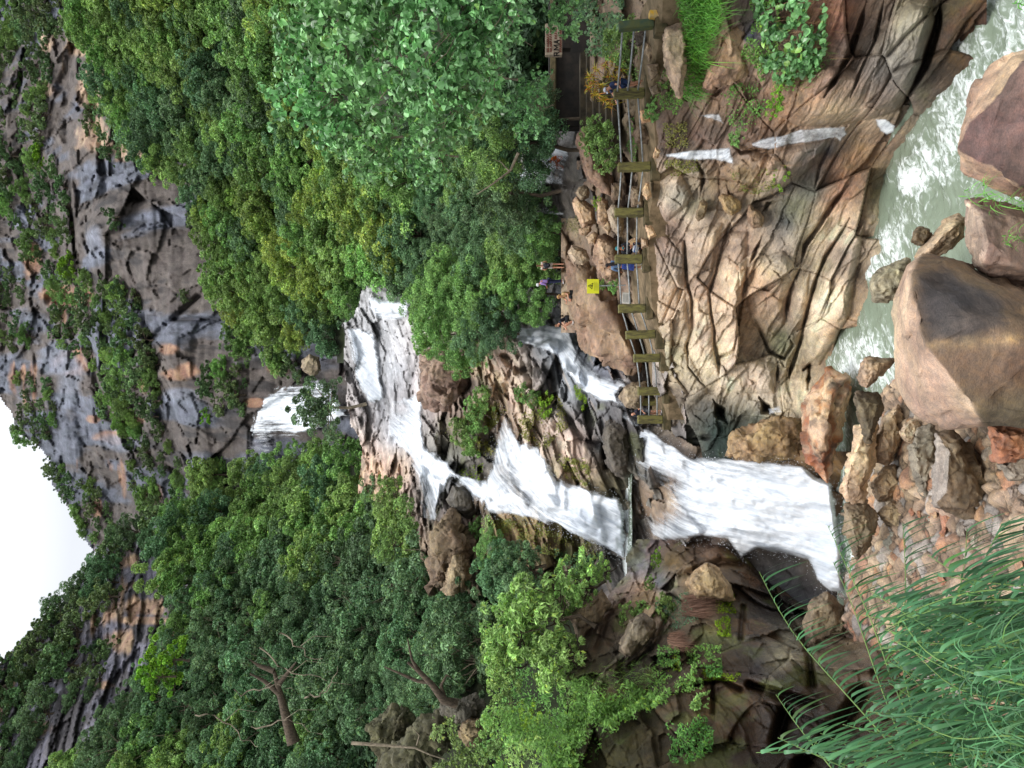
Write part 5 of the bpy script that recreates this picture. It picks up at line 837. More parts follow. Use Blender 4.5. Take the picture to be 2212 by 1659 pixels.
# ---------------------------------------------------------------- people
def skin_obj(name, chains, mat, parent, sub=1):
    """a smooth continuous body grown round a skeleton. CHAINS: lists of (point, radius or (rx, ry)); equal points are shared."""
    V, R, E, ix = [], [], [], {}
    for ch in chains:
        prev = None
        for q, r in ch:
            k = tuple(round(c, 4) for c in q)
            if k not in ix: ix[k] = len(V); V.append(q); R.append(r if hasattr(r, '__len__') else (r, r))
            if prev is not None and prev != ix[k]: E.append((prev, ix[k]))
            prev = ix[k]
    me = bpy.data.meshes.new(name); me.from_pydata([tuple(v) for v in V], E, []); me.materials.append(mat)
    o = bpy.data.objects.new(name, me); COL.objects.link(o); o.parent = parent
    m = o.modifiers.new('skin', 'SKIN'); m.use_smooth_shade = True; s = o.modifiers.new('sub', 'SUBSURF'); s.levels = s.render_levels = sub
    if not me.skin_vertices: me.attributes.new('x', 'FLOAT', 'POINT')
    sv = me.skin_vertices[0].data if me.skin_vertices else None
    if sv:
        for v, r in zip(sv, R): v.radius = r
        sv[0].use_root = True
    return o
def blob(name, c, s, mat, parent, zmin=None, seg=14):
    bm = bmesh.new(); bmesh.ops.create_uvsphere(bm, u_segments=seg, v_segments=10, radius=1)
    if zmin is not None: bmesh.ops.delete(bm, geom=[v for v in bm.verts if v.co.z < zmin], context='VERTS')
    for v in bm.verts: v.co = Vector(c) + Vector((v.co.x * s[0], v.co.y * s[1], v.co.z * s[2]))
    return bm_obj(name, bm, mat, parent, True)
CLOTH = {}
def cloth(rgb, rough=.85):
    if rgb not in CLOTH: CLOTH[rgb] = plain_mat('cloth_%d' % len(CLOTH), rgb, rough, nscale=9, noise=.28, bump=.008)
    return CLOTH[rgb]
SKIN = {'fair': plain_mat('skin_fair', (204, 150, 124), .55, nscale=5, noise=.1, bump=0), 'tan': plain_mat('skin_tan', (168, 112, 84), .55, nscale=5, noise=.1, bump=0), 'brown': plain_mat('skin_brown', (112, 66, 46), .5, nscale=5, noise=.1, bump=0)}
STAND = dict(pelvis=(0, 0, .93), waist=(0, 0, 1.08), chest=(0, 0, 1.30), neck=(0, .0, 1.46), head=(0, .015, 1.57), crown=(0, .01, 1.645), shoulder=[(-.185, 0, 1.40), (.185, 0, 1.40)], elbow=[(-.23, -.03, 1.13), (.23, -.03, 1.13)], wrist=[(-.24, .06, .90), (.24, .06, .90)],
             hip=[(-.09, 0, .90), (.09, 0, .90)], knee=[(-.1, .03, .50), (.1, .03, .50)], ankle=[(-.1, -.02, .09), (.1, -.02, .09)], toe=[(-.115, .14, .03), (.115, .14, .03)])
def person(loc, face, label, skin='tan', pose=None, top=(40, 40, 44), legs=(60, 60, 70), leg_kind='trousers', shoe=(60, 56, 52), hair=(40, 30, 24), hair_kind='short', scale=1.0, sleeve=.55, extras=()):
    J = {k: ([Vector(a) for a in v] if isinstance(v, list) else Vector(v)) for k, v in dict(STAND, **(pose or {})).items()}
    r = empty('person', loc); r.rotation_euler = (0, 0, face); r.scale = (scale,) * 3; tag(r, label, 'person')
    hd = (J['crown'] - J['neck']).normalized(); fw = Vector((0, 1, 0)); fw = (fw - hd * fw.dot(hd)).normalized()
    if 'look' in (pose or {}): fw = Vector(pose['look']).normalized(); fw = (fw - hd * fw.dot(hd)).normalized()
    side = fw.cross(hd).normalized()
    ch = [[(J['pelvis'], (.125, .10)), (J['waist'], (.115, .09)), (J['chest'], (.14, .1)), (J['neck'], .052), (J['head'], (.074, .088)), (J['crown'], (.066, .076))], [(J['head'], (.074, .088)), (J['head'] + fw * .10 - hd * .01, .012)]]
    for i in (0, 1):
        sh, el, wr = J['shoulder'][i], J['elbow'][i], J['wrist'][i]; a = (wr - el).normalized(); palm = wr + a * .07
        ch.append([(J['chest'], (.14, .1)), (sh, .058), (sh.lerp(el, .5), .047), (el, .037), (el.lerp(wr, .4), .036), (wr, .024), (palm, (.03, .018))])
        sd = a.cross(fw); sd = sd.normalized() if sd.length > .1 else side
        for k, (off, ln) in enumerate(((-.027, .055), (-.01, .075), (.008, .07), (.025, .058))):
            b = palm + sd * off + a * .03; ch.append([(palm, (.03, .018)), (b, .0085), (b + a * ln * .6 + fw * .012, .008), (b + a * ln * .9 + fw * .03, .0065)])
        ch.append([(palm, (.03, .018)), (palm - sd * .035 - a * .01, .0095), (palm - sd * .055 + a * .03, .008)])
        hp, kn, an, to = J['hip'][i], J['knee'][i], J['ankle'][i], J['toe'][i]
        ch.append([(J['pelvis'], (.125, .10)), (hp, .085), (hp.lerp(kn, .5), .074), (kn, .05), (kn.lerp(an, .35), .052), (an, .034), (an.lerp(to, .5) - Vector((0, 0, .02)), .034), (to, .028)])
    skin_obj('body', ch, SKIN[skin], r)
    tc_ = [[(J['pelvis'], (.145, .115)), (J['waist'], (.14, .112)), (J['chest'], (.162, .118)), (J['chest'].lerp(J['neck'], .75), .07)]]
    for i in (0, 1): sh, el = J['shoulder'][i], J['elbow'][i]; e = sh.lerp(el, min(1, sleeve)); q = [(J['chest'], (.162, .118)), (sh, .078), (sh.lerp(e, .6), .066), (e, .06)]; q = q + [(el.lerp(J['wrist'][i], sleeve - 1), .046)] if sleeve > 1 else q; tc_.append(q)
    skin_obj('shirt', tc_, cloth(top), r)
    lc = []
    for i in (0, 1):
        hp, kn, an = J['hip'][i], J['knee'][i], J['ankle'][i]
        if leg_kind == 'trousers': lc.append([(J['pelvis'], (.15, .118)), (hp, .1), (kn, .068), (kn.lerp(an, .92), .05)])
        else: lc.append([(J['pelvis'], (.15, .118)), (hp, .102), (hp.lerp(kn, .82 if leg_kind == 'shorts' else .5), .095)])
    if leg_kind == 'skirt':
        bm = bmesh.new(); rings = []
        for z, rx, ry in ((.98, .15, .12), (.8, .2, .17), (.5, .24, .22), (.42, .25, .23)): rings.append([bm.verts.new((math.cos(a) * rx * (1 + .06 * math.sin(5 * a)), math.sin(a) * ry, z)) for a in [k * math.pi / 10 for k in range(20)]])
        for a, b in zip(rings[:-1], rings[1:]):
            for k in range(20): bm.faces.new((a[k], a[(k + 1) % 20], b[(k + 1) % 20], b[k]))
        bm_obj('skirt', bm, cloth(legs), r, True)
    else: skin_obj('shorts' if leg_kind != 'trousers' else 'trousers', lc, cloth(legs), r)
    if shoe:
        for i in (0, 1): an, to = J['ankle'][i], J['toe'][i]; skin_obj('shoe', [[(an - Vector((0, 0, .03)) - (to - an) * .15, .042), (an.lerp(to, .5) - Vector((0, 0, .03)), .044), (to, .036)]], cloth(shoe), r)
    hc = J['head'].lerp(J['crown'], .55)
    if hair_kind == 'short': blob('hair', hc + hd * .012 - fw * .012, (.083, .098, .094), cloth(hair), r, -.1)
    elif hair_kind == 'curly':
        bm = bmesh.new()
        for k in range(46):
            v = Vector((random.Random(k).gauss(0, 1), random.Random(k + 99).gauss(0, 1), random.Random(k + 199).gauss(.3, 1))).normalized()
            if v.dot(fw) > .55 and v.dot(hd) < .5: continue
            bmesh.ops.create_icosphere(bm, subdivisions=1, radius=.04, matrix=Matrix.Translation(hc + v * .1))
        bm_obj('hair', bm, cloth(hair), r, True)
    elif hair_kind == 'long': blob('hair', hc + hd * .012 - fw * .02, (.09, .104, .1), cloth(hair), r, -.35); skin_obj('long_hair', [[(hc - fw * .06, .08), (J['neck'] - fw * .1, (.1, .06)), (J['chest'] - fw * .14, (.1, .045)), (J['waist'] - fw * .14, (.05, .02))]], cloth(hair), r)
    elif hair_kind == 'pony': blob('hair', hc + hd * .012 - fw * .012, (.085, .1, .095), cloth(hair), r, -.3); skin_obj('pony_tail', [[(hc - fw * .1, .03), (J['neck'] - fw * .13, .035), (J['chest'] - fw * .12, .015)]], cloth(hair), r)
    elif hair_kind == 'scarf': blob('headscarf', hc - fw * .012 + hd * .005, (.1, .112, .112), cloth(hair), r, -.75); skin_obj('scarf_drape', [[(J['neck'] + hd * .02 - fw * .02, .085), (J['chest'] + fw * .06, (.15, .09))]], cloth(hair), r)
    elif hair_kind == 'cap':
        blob('hair', hc + hd * .0 - fw * .015, (.081, .095, .08), cloth((90, 80, 72)), r, -.3); c = blob('cap', hc + hd * .03 - fw * .005, (.092, .106, .085), cloth(hair), r, .0); bm = bmesh.new()
        q = [hc + hd * .03 + fw * .09 + side * .07, hc + hd * .035 + fw * .15 + side * .06, hc + hd * .02 + fw * .19, hc + hd * .035 + fw * .15 - side * .06, hc + hd * .03 + fw * .09 - side * .07]; f = bm.faces.new([bm.verts.new(v) for v in q]); e = bmesh.ops.extrude_face_region(bm, geom=[f]); bmesh.ops.translate(bm, vec=-hd * .012, verts=[v for v in e['geom'] if isinstance(v, bmesh.types.BMVert)]); bm_obj('brim', bm, cloth(hair), c)
    if hair_kind != 'none' or True:
        for s in (-1, 1): blob('eye', J['head'] + hd * .035 + fw * .082 + side * .03 * s, (.011, .008, .008), cloth((30, 24, 20)), r, seg=8)
        for s in (-1, 1): blob('ear', J['head'] + hd * .02 - fw * .005 + side * .08 * s, (.012, .022, .032), SKIN[skin], r, seg=8) if hair_kind in ('short', 'cap', 'none') else None
    return r, J
# man in a cap leaning on the rail and the post
person(P(1393, 180, 29.95), 1.75, 'man in a pale cap and navy shirt leaning on the mossy post', 'fair', dict(waist=(0, .05, 1.07), chest=(0, .12, 1.28), neck=(0, .2, 1.42), head=(0, .27, 1.52), crown=(0, .29, 1.6), shoulder=[(-.19, .13, 1.37), (.19, .13, 1.37)], elbow=[(-.27, .22, 1.12), (.24, .42, 1.22)], wrist=[(-.22, .42, .98), (.2, .64, 1.16)],
       knee=[(-.12, .06, .5), (.12, .0, .5)], ankle=[(-.13, -.04, .09), (.14, -.1, .09)], toe=[(-.15, .12, .03), (.16, .06, .03)]), (44, 56, 88), (40, 58, 96), 'shorts', (110, 96, 86), (196, 200, 212), 'cap', 1.0, .6)
# person sitting in a teal headscarf with a bag
r, J = person(P(1389, 538, 33.6), 3.3, 'person in a teal headscarf and black jacket sitting behind the rails', 'tan', dict(pelvis=(0, 0, .47), waist=(0, .02, .62), chest=(0, .05, .84), neck=(0, .06, 1.0), head=(0, .09, 1.11), crown=(0, .09, 1.185), shoulder=[(-.18, .05, .94), (.18, .05, .94)], elbow=[(-.24, .1, .68), (.24, .1, .68)], wrist=[(-.06, .3, .62), (.07, .3, .6)],
       hip=[(-.09, .03, .45), (.09, .03, .45)], knee=[(-.12, .42, .47), (.12, .42, .47)], ankle=[(-.11, .4, .09), (.12, .42, .09)], toe=[(-.12, .56, .03), (.13, .58, .03)]), (34, 36, 42), (36, 40, 52), 'trousers', (210, 206, 200), (44, 120, 128), 'scarf', 1.0, 1.9)
bg_ = empty('bag', r.matrix_world @ Vector((0, 0, 0))); bg_.location = P(1373, 538, 33.1); tag(bg_, 'white and blue bag held on the lap of the person in the headscarf', 'bag')
bm = bmesh.new(); box_bm(bm, (0, 0, 0), (.3, .1, .26), Matrix.Rotation(.2, 3, 'Y'), .04); bm_obj('bag_body', bm, cloth((196, 200, 206)), bg_); bm = bmesh.new(); box_bm(bm, (0, -.01, .04), (.31, .1, .05), Matrix.Rotation(.2, 3, 'Y'), .01); bm_obj('blue_stripe', bm, cloth((60, 92, 150)), bg_)
# denim jacket and long hair
person(P(1388, 573, 33.7), .35, 'woman with long black hair in a denim jacket and blue skirt', 'tan', dict(elbow=[(-.22, .1, 1.15), (.24, .22, 1.25)], wrist=[(-.2, .24, 1.0), (.08, .22, 1.46)]), (92, 118, 152), (52, 72, 142), 'skirt', (206, 200, 194), (30, 26, 28), 'long', .98, 1.8)
# standing on the giant rock
r, J = person(P(1220, 574, 44.2), -.2, 'woman in white shorts carrying a black backpack on the giant rock', 'fair', dict(elbow=[(-.26, .05, 1.16), (.26, .05, 1.16)], wrist=[(-.14, .2, 1.05), (.14, .2, 1.05)]), (190, 178, 168), (214, 206, 198), 'brief', (150, 120, 100), (96, 66, 44), 'pony', .98, .2)
bp_ = empty('backpack', P(1181, 574, 44.0)); tag(bp_, 'black backpack worn by the woman in white shorts', 'backpack'); bm = bmesh.new(); box_bm(bm, (0, -.12, 0), (.3, .18, .42), None, .07); bm_obj('pack_body', bm, cloth((40, 42, 50)), bp_, True); bm = bmesh.new(); box_bm(bm, (0, -.22, -.08), (.22, .06, .2), None, .03); bm_obj('front_pocket', bm, cloth((50, 52, 60)), bp_, True)
for s in (-1, 1):
    bm = bmesh.new(); tube_bm(bm, [Vector((s * .11, -.04, .2)), Vector((s * .13, .1, .24)), Vector((s * .13, .13, .05)), Vector((s * .11, -.02, -.16))], .02, 6); bm_obj('strap', bm, cloth((40, 42, 50)), bp_)
person(P(1218, 607, 44.3), 1.0, 'person in a white cap and lilac shirt with dark jeans on the giant rock', 'tan', dict(waist=(0, .02, 1.07), chest=(0, .08, 1.29), neck=(0, .17, 1.43), head=(0, .24, 1.52), crown=(0, .27, 1.59), shoulder=[(-.18, .09, 1.38), (.18, .09, 1.38)], elbow=[(-.2, .12, 1.12), (.2, .12, 1.12)], wrist=[(-.12, .32, 1.05), (.12, .32, 1.05)]), (152, 126, 190), (36, 42, 70), 'trousers', (214, 214, 220), (214, 214, 216), 'scarf', .98, 1.6)
person(P(1245, 634, 42.5), 2.1, 'person with curly fair hair and tan shirt sitting on the rock edge', 'fair', dict(pelvis=(0, 0, .3), waist=(0, .04, .44), chest=(0, .12, .65), neck=(0, .18, .8), head=(0, .22, .9), crown=(0, .22, .975), shoulder=[(-.18, .12, .75), (.18, .12, .75)], elbow=[(-.24, .22, .5), (.22, .3, .52)], wrist=[(-.14, .42, .46), (.12, .5, .55)], hip=[(-.09, .03, .28), (.09, .03, .28)], knee=[(.25, .3, .34), (.4, .12, .3)], ankle=[(.55, .25, -.1), (.72, .05, -.05)], toe=[(.66, .3, -.18), (.84, .08, -.14)]), (176, 146, 102), (40, 44, 44), 'shorts', (60, 62, 66), (176, 140, 92), 'curly', 1.05, .6)
person(P(1239, 690, 42.6), 1.75, 'person in a black shirt crouching at the rock edge by the cascade', 'fair', dict(pelvis=(0, -.1, .38), waist=(0, -.02, .52), chest=(0, .12, .7), neck=(0, .26, .8), head=(0, .34, .87), crown=(0, .37, .94), shoulder=[(-.18, .14, .76), (.18, .14, .76)], elbow=[(-.24, .3, .55), (.24, .3, .55)], wrist=[(-.1, .46, .45), (.1, .46, .45)], hip=[(-.1, -.06, .36), (.1, -.06, .36)], knee=[(-.15, .34, .42), (.15, .34, .42)], ankle=[(-.14, .12, .09), (.14, .12, .09)], toe=[(-.15, .28, .03), (.15, .28, .03)]), (34, 36, 46), (36, 38, 44), 'shorts', (200, 198, 196), (120, 88, 66), 'short', 1.05, .6)
person(P(1430, 890, 38.6), 2.2, 'bald man in a black shirt and grey shorts at the last railing post', 'fair', dict(chest=(0, .05, 1.29), neck=(0, .1, 1.44), head=(0, .14, 1.55), crown=(0, .15, 1.62), shoulder=[(-.19, .05, 1.39), (.19, .05, 1.39)], elbow=[(-.28, -.02, 1.18), (.26, .12, 1.16)], wrist=[(-.2, .12, 1.02), (.26, .34, 1.1)]), (36, 38, 52), (116, 120, 128), 'shorts', (200, 198, 200), (200, 150, 124), 'none', 1.0, .6)
person(P(1216, 338, 41.2), 1.4, 'bather in an orange cloth sitting in the small fall', 'brown', dict(pelvis=(0, 0, .16), waist=(0, .03, .3), chest=(0, .1, .5), neck=(0, .2, .63), head=(0, .28, .7), crown=(0, .31, .77), shoulder=[(-.18, .12, .59), (.18, .12, .59)], elbow=[(-.26, .3, .42), (.24, .32, .36)], wrist=[(-.16, .52, .36), (.14, .54, .25)], hip=[(-.1, .03, .14), (.1, .03, .14)], knee=[(-.16, .4, .36), (.16, .4, .34)], ankle=[(-.14, .52, .02), (.14, .56, .02)], toe=[(-.15, .66, -.02), (.15, .7, -.02)]), (186, 92, 36), (150, 70, 36), 'shorts', None, (40, 28, 24), 'short', 1.0, .3)
# ---------------------------------------------------------------- vegetation
RG = np.random.default_rng(7)
def unit(v): return v / (np.linalg.norm(v, axis=-1, keepdims=True) + 1e-9)
def leaf_quads(c, n, t, L, Wd, fold=.15):
    """one folded blade per row: centre c, normal n, direction t, length L, width Wd."""
    b = unit(np.cross(n, t)); t = unit(np.cross(b, n)); L = L[:, None]; Wd = Wd[:, None]
    V = np.stack([c - t * L * .5, c + b * Wd * .5 + n * fold * Wd - t * L * .08, c + t * L * .5 - n * .12 * L, c - b * Wd * .5 + n * fold * Wd - t * L * .08], 1)
    k = len(c); return V.reshape(-1, 3), np.arange(k * 4).reshape(k, 4)
def leaf_heart(c, n, t, L, Wd):
    b = unit(np.cross(n, t)); t = unit(np.cross(b, n)); L = L[:, None]; Wd = Wd[:, None]
    f = lambda u, s, h: c + t * L * u + b * Wd * s + n * L * h
    V = np.stack([f(-.45, 0, 0), f(-.38, .34, .1), f(-.05, .5, .12), f(.3, .27, .05), f(.55, 0, -.12), f(.3, -.27, .05), f(-.05, -.5, .12), f(-.38, -.34, .1), f(0, 0, 0)], 1); k = len(c); i = np.arange(k)[:, None] * 9
    Fc = np.concatenate([i + np.array(q) for q in ((0, 1, 2, 8), (8, 2, 3, 4), (0, 8, 6, 7), (8, 4, 5, 6))], 0); return V.reshape(-1, 3), Fc
def leaf_color(k, per, rng, var=.36, yellow=.12, clump=None):
    v = 1 + rng.normal(0, var, k); v = v.clip(.45, 1.8)
    if clump is not None: v = v * clump
    y = (rng.random(k) < yellow) * rng.random(k); c = np.stack([v * (1 + .55 * y), v * (1 + .22 * y), v * (1 - .3 * y)], -1)
    return np.repeat(c, per, 0)
def crown_mesh(name, mat, rng, R=(3, 3, 2.6), nc=70, nl=150, L=.3, asp=.5, heart=False, shell=.5, lump=.3, droop=.3, flat=.75, yellow=.12, hang=0, rcabs=None):
    R = np.array(R); d = unit(rng.normal(size=(nc * 3, 3))); d = d[d[:, 2] > -.75][:nc]; nc = len(d)
    rad = shell + (1.22 - shell) * rng.random(nc) ** .8; lum = 1 + 1.5 * lump * fbm(d * 1.6 + rng.random() * 9, 3, int(rng.integers(99)))
    cc = d * (rad * lum)[:, None] * R; rc = R.mean() * rng.uniform(.09, .3, nc) if rcabs is None else rcabs * rng.uniform(.8, 1.2, nc)
    e = unit(rng.normal(size=(nc, nl, 3)) + np.array([0, 0, .45]) + .45 * d[:, None, :]); rr = rng.uniform(.55, 1.0, (nc, nl, 1)) ** .7
    off = e * rr * rc[:, None, None]; off[..., 2] *= flat; off[..., 2] -= hang * rr[..., 0] * rc[:, None] * rng.random((nc, nl))
    c = (cc[:, None, :] + off).reshape(-1, 3); e = e.reshape(-1, 3); k = len(c)
    n = unit(e * .55 + np.array([0, 0, .55]) + rng.normal(size=(k, 3)) * .45); t = unit(rng.normal(size=(k, 3)) * .8 + e * .6 + np.array([0, 0, -droop]))
    Ls = L * rng.uniform(.7, 1.3, k)
    cl = np.repeat(rng.uniform(.68, 1.38, nc), nl)
    if heart: V, Fc = leaf_heart(c, n, t, Ls, Ls * asp * 1.6); per = 9
    else: V, Fc = leaf_quads(c, n, t, Ls, Ls * asp); per = 4
    me = mesh_np(name, V, Fc, mat, False, leaf_color(k, per, rng, yellow=yellow, clump=cl), link=False); return me, cc
M_BARK = plain_mat('bark', (92, 80, 66), .9, nscale=3, rgb2=(56, 48, 40), bump=.05, strata=(3, 3, .7)); M_PALEBARK = plain_mat('pale_bark', (148, 136, 116), .85, nscale=3, rgb2=(104, 94, 80), bump=.03, strata=(3, 3, .7))
def trunk_mesh(name, rng, cc, base_z, R, mat, r0=.16, nb=9):
    bm = bmesh.new(); top = Vector((0, 0, -R * .25)); bz = Vector((rng.normal(0, .3), rng.normal(0, .3), base_z))
    pts = [bz, bz * .6 + top * .4 + Vector((rng.normal(0, .15), rng.normal(0, .15), 0)), top]; tube_bm(bm, pts, [r0 * 1.3, r0, r0 * .8], 7)
    for i in rng.choice(len(cc), min(nb, len(cc)), replace=False):
        e = Vector(cc[i]); m = top * .45 + e * .55 + Vector((rng.normal(0, .25), rng.normal(0, .25), -.25)); s = top * .85 + bz * .15 * float(rng.random()); tube_bm(bm, [s, (s + m) / 2 + Vector((0, 0, -.1)), m, e], [r0 * .55, r0 * .42, r0 * .3, r0 * .08], 5, False)
    me = bpy.data.meshes.new(name); bm.to_mesh(me); bm.free(); me.materials.append(mat); me.polygons.foreach_set('use_smooth', np.ones(len(me.polygons), bool)); return me
L_MID = leaf_mat('leaf_mid', (124, 158, 88), .22, .018); L_DARK = leaf_mat('leaf_dark', (98, 130, 90), .22, .02); L_YEL = leaf_mat('leaf_yellow', (140, 166, 86), .2, .02); L_BRIGHT = leaf_mat('leaf_bright', (120, 160, 50), .12, .015)
L_FAR = leaf_mat('leaf_far', (108, 134, 88), .25, .03, trans=.15); L_HEART = leaf_mat('leaf_broad', (116, 162, 102), .08, .01, rough=.32, spec=.6); L_PALE = leaf_mat('leaf_pale', (146, 182, 104), .08, .01, rough=.42); L_BLUE = leaf_mat('leaf_bluish', (92, 132, 100), .1, .01, rough=.4)
KINDS = {}
def kind(key, mat, n, base, r0, nb=9, bark=M_BARK, **kw):
    KINDS[key] = []
    for i in range(n):
        rng = np.random.default_rng(abs(hash(key)) % 1000 if False else sum(map(ord, key)) * 7 + i); me, cc = crown_mesh('crown', mat, rng, **kw); R = kw.get('R', (3, 3, 2.6))[2]
        KINDS[key].append((me, trunk_mesh('trunk', rng, cc, base, R, bark, r0, nb)))
kind('mid', L_MID, 4, -5.0, .17, R=(3, 3, 2.7), nc=115, nl=130, L=.27, asp=.55)
kind('dark', L_DARK, 3, -5.0, .17, R=(3, 3, 2.5), nc=110, nl=125, L=.25, asp=.55)
kind('yellow', L_YEL, 2, -5.0, .15, R=(2.8, 2.8, 2.6), nc=110, nl=115, L=.25, asp=.5, yellow=.3)
kind('open', L_DARK, 3, -5.0, .16, nb=26, bark=M_PALEBARK, R=(3, 3, 2.8), nc=60, nl=130, L=.29, asp=.5, shell=.35, lump=.5)
kind('tall', L_MID, 2, -6.5, .18, R=(2.2, 2.2, 3.8), nc=80, nl=150, L=.26, asp=.55, lump=.4)
kind('far', L_FAR, 4, -3.0, .2, R=(3, 3, 2.5), nc=46, nl=70, L=.5, asp=.6, lump=.4)
kind('farb', L_BRIGHT, 1, -3.0, .15, R=(3, 3, 2.4), nc=46, nl=70, L=.45, asp=.6, lump=.4)
kind('near', L_MID, 2, -4.5, .13, R=(2.6, 2.6, 2.2), nc=110, nl=210, L=.17, asp=.5, hang=.4)
kind('neard', L_DARK, 2, -4.5, .13, nb=14, R=(2.6, 2.6, 2.3), nc=110, nl=210, L=.17, asp=.5, hang=.5)
kind('heart', L_HEART, 3, -1.6, .05, nb=22, bark=M_PALEBARK, R=(1.9, 1.9, 1.5), nc=230, nl=7, L=.25, rcabs=.2, lump=.5, asp=.5, heart=True, shell=.5, droop=.9, hang=.6, yellow=.04)
kind('pale', L_PALE, 1, -1.2, .05, nb=20, R=(1.0, 1.0, .9), nc=60, nl=60, L=.17, asp=.36, droop=.5, yellow=.1)
kind('shrub', L_MID, 2, -.7, .03, nb=14, R=(.8, .8, .6), nc=50, nl=60, L=.11, asp=.5, yellow=.1)
kind('shrubb', L_BRIGHT, 1, -.7, .03, nb=10, R=(.8, .8, .5), nc=40, nl=50, L=.12, asp=.45, yellow=.1)
trng = random.Random(11); cnt = {}
def plant(key, loc, s, label, cat='tree', name='forest_tree', group=None, sq=1.0, tilt=0, base=None):
    pool = KINDS[key]; i = trng.randrange(len(pool)); me, tk = pool[i]
    r = empty(name, loc); r.scale = (s, s, s * sq); r.rotation_euler = (trng.uniform(-.12, .12) + tilt, trng.uniform(-.12, .12), trng.uniform(0, 6.283)); tag(r, label, cat, group)
    for nm, m in (('crown', me), ('trunk', tk)):
        o = bpy.data.objects.new(nm, m); COL.objects.link(o); o.parent = r
    return r
RROCK = [(300, 1173), (377, 1249), (383, 1286), (340, 1406), (305, 1459), (245, 1506), (216, 1540), (176, 1616), (83, 1663), (100, 1573), (123, 1516), (160, 1466), (190, 1423), (185, 1390), (225, 1340), (262, 1273)]
def poisson(poly, rad, rng, n=4000, holes=()):
    xs = [q[0] for q in poly]; ys = [q[1] for q in poly]; x0, x1, y0, y1 = min(xs), max(xs), min(ys), max(ys); got = []
    for _ in range(n):
        x, y = rng.uniform(x0, x1), rng.uniform(y0, y1); r = rad(x, y) if callable(rad) else rad
        if not bool(inside(poly, np.array(x), np.array(y))) or any(bool(inside(h, np.array(x), np.array(y))) or float(dist_line(h, np.array(x), np.array(y), True)) < .55 * r for h in holes): continue
        if all((x - a) ** 2 + (y - b) ** 2 > (min(r, q)) ** 2 for a, b, q in got): got.append((x, y, r))
    return got
def forest(poly, kinds, R_m, label, group, spacing=.95, depth=None, seed=0, holes=(), out=.6, name='forest_tree', cat='tree', sq=(.85, 1.15), var=(.75, 1.25), base_R=3.0, n=4000):
    rng = random.Random(seed); dep = depth or (lambda x, y: float(HILL.f(np.array(x), np.array(y))))
    k_ = 0
    for x, y, r in poisson(poly, lambda x, y: R_m * F / dep(x, y) * spacing, rng, n, holes):
        d = dep(x, y); s = R_m / base_R * rng.uniform(*var); d2 = d - out * R_m; key = rng.choice(kinds)
        plant(key, P(x, y, d2), s, label, cat, name, group, rng.uniform(*sq)); k_ += 1
    cnt[group] = k_
# --- forests on the slopes (crowns seen one by one)
W_HOLE = [(735, 690), (800, 690), (800, 628), (905, 636), (905, 720), (930, 960), (830, 960), (740, 870)]
UF = [(515, 1000), (530, 905), (560, 845), (600, 810), (660, 800), (640, 960), (600, 1010)]
forest([(175, -60), (190, 60), (228, 90), (232, 180), (262, 250), (300, 320), (395, 390), (445, 430), (520, 420), (640, 400), (640, 100), (500, -60)], ['mid', 'mid', 'yellow', 'dark'], 3.6, 'leafy tree in the forest just under the tan cliff ledges', 'forest trees under the tan cliff', seed=1)
forest([(440, 440), (470, 560), (440, 620), (520, 680), (630, 730), (700, 740), (760, 660), (860, 600), (860, 440), (640, 400), (520, 420)], ['yellow', 'mid', 'mid', 'dark', 'yellow'], 3.2, 'yellow green tree on the slope between the brown cliff face and the falls', 'forest trees under the brown cliff face', seed=2, holes=[W_HOLE])
forest([(500, -60), (640, 100), (640, 400), (860, 440), (900, 380), (760, 300), (640, 260), (660, 0), (640, -60)], ['mid', 'yellow', 'mid', 'tall'], 3.0, 'mid green tree on the slope above the large leaved trees', 'forest trees above the large leaved trees', seed=3)
forest([(760, 300), (900, 380), (860, 440), (860, 610), (930, 640), (1010, 560), (1180, 520), (1190, 470), (1120, 420), (1150, 330), (980, 300)], ['neard', 'neard', 'near', 'dark'], 2.2, 'dark green tree in the shady forest beside the small fall', 'forest trees beside the small fall', seed=4, base_R=2.6)
forest([(930, 610), (1000, 560), (1090, 530), (1195, 530), (1200, 620), (1150, 650), (1165, 690), (1080, 700), (1060, 735), (1000, 735), (960, 720), (905, 740), (890, 690)], ['near', 'near', 'neard'], 1.9, 'bright leafy tree hanging over the cascade behind the standing people', 'trees over the cascade', seed=5, holes=[[(1080, 722), (1130, 706), (1239, 700), (1250, 753), (1209, 793), (1115, 745)], W_HOLE], base_R=2.6, out=.9, depth=lambda x, y: float(np.interp(x, [880, 960, 1060, 1200], [68, 58, 52, 48.5])))
forest([(360, 1120), (480, 1090), (510, 1010), (600, 1015), (650, 965), (760, 975), (800, 1040), (860, 1060), (920, 1130), (920, 1200), (700, 1220), (520, 1260), (385, 1260)], ['mid', 'mid', 'dark', 'tall'], 3.6, 'dense green tree across the falls below the high cliff', 'forest trees across the falls', seed=6)
forest([(385, 1260), (520, 1260), (700, 1220), (920, 1200), (930, 1290), (760, 1400), (560, 1450), (360, 1420), (360, 1380), (390, 1330)], ['open', 'dark', 'mid', 'open'], 3.2, 'dark tree with visible branches on the slope under the slanting ridge', 'forest trees under the slanting ridge', seed=7, holes=[RROCK])
forest([(360, 1420), (560, 1450), (760, 1400), (800, 1520), (700, 1640), (740, 1760), (140, 1760), (160, 1640), (200, 1560), (260, 1490), (330, 1430)], ['open', 'dark', 'open', 'mid'], 3.0, 'dark branchy tree low on the slope in the corner under the ridge', 'forest trees low under the ridge', seed=8, holes=[RROCK])
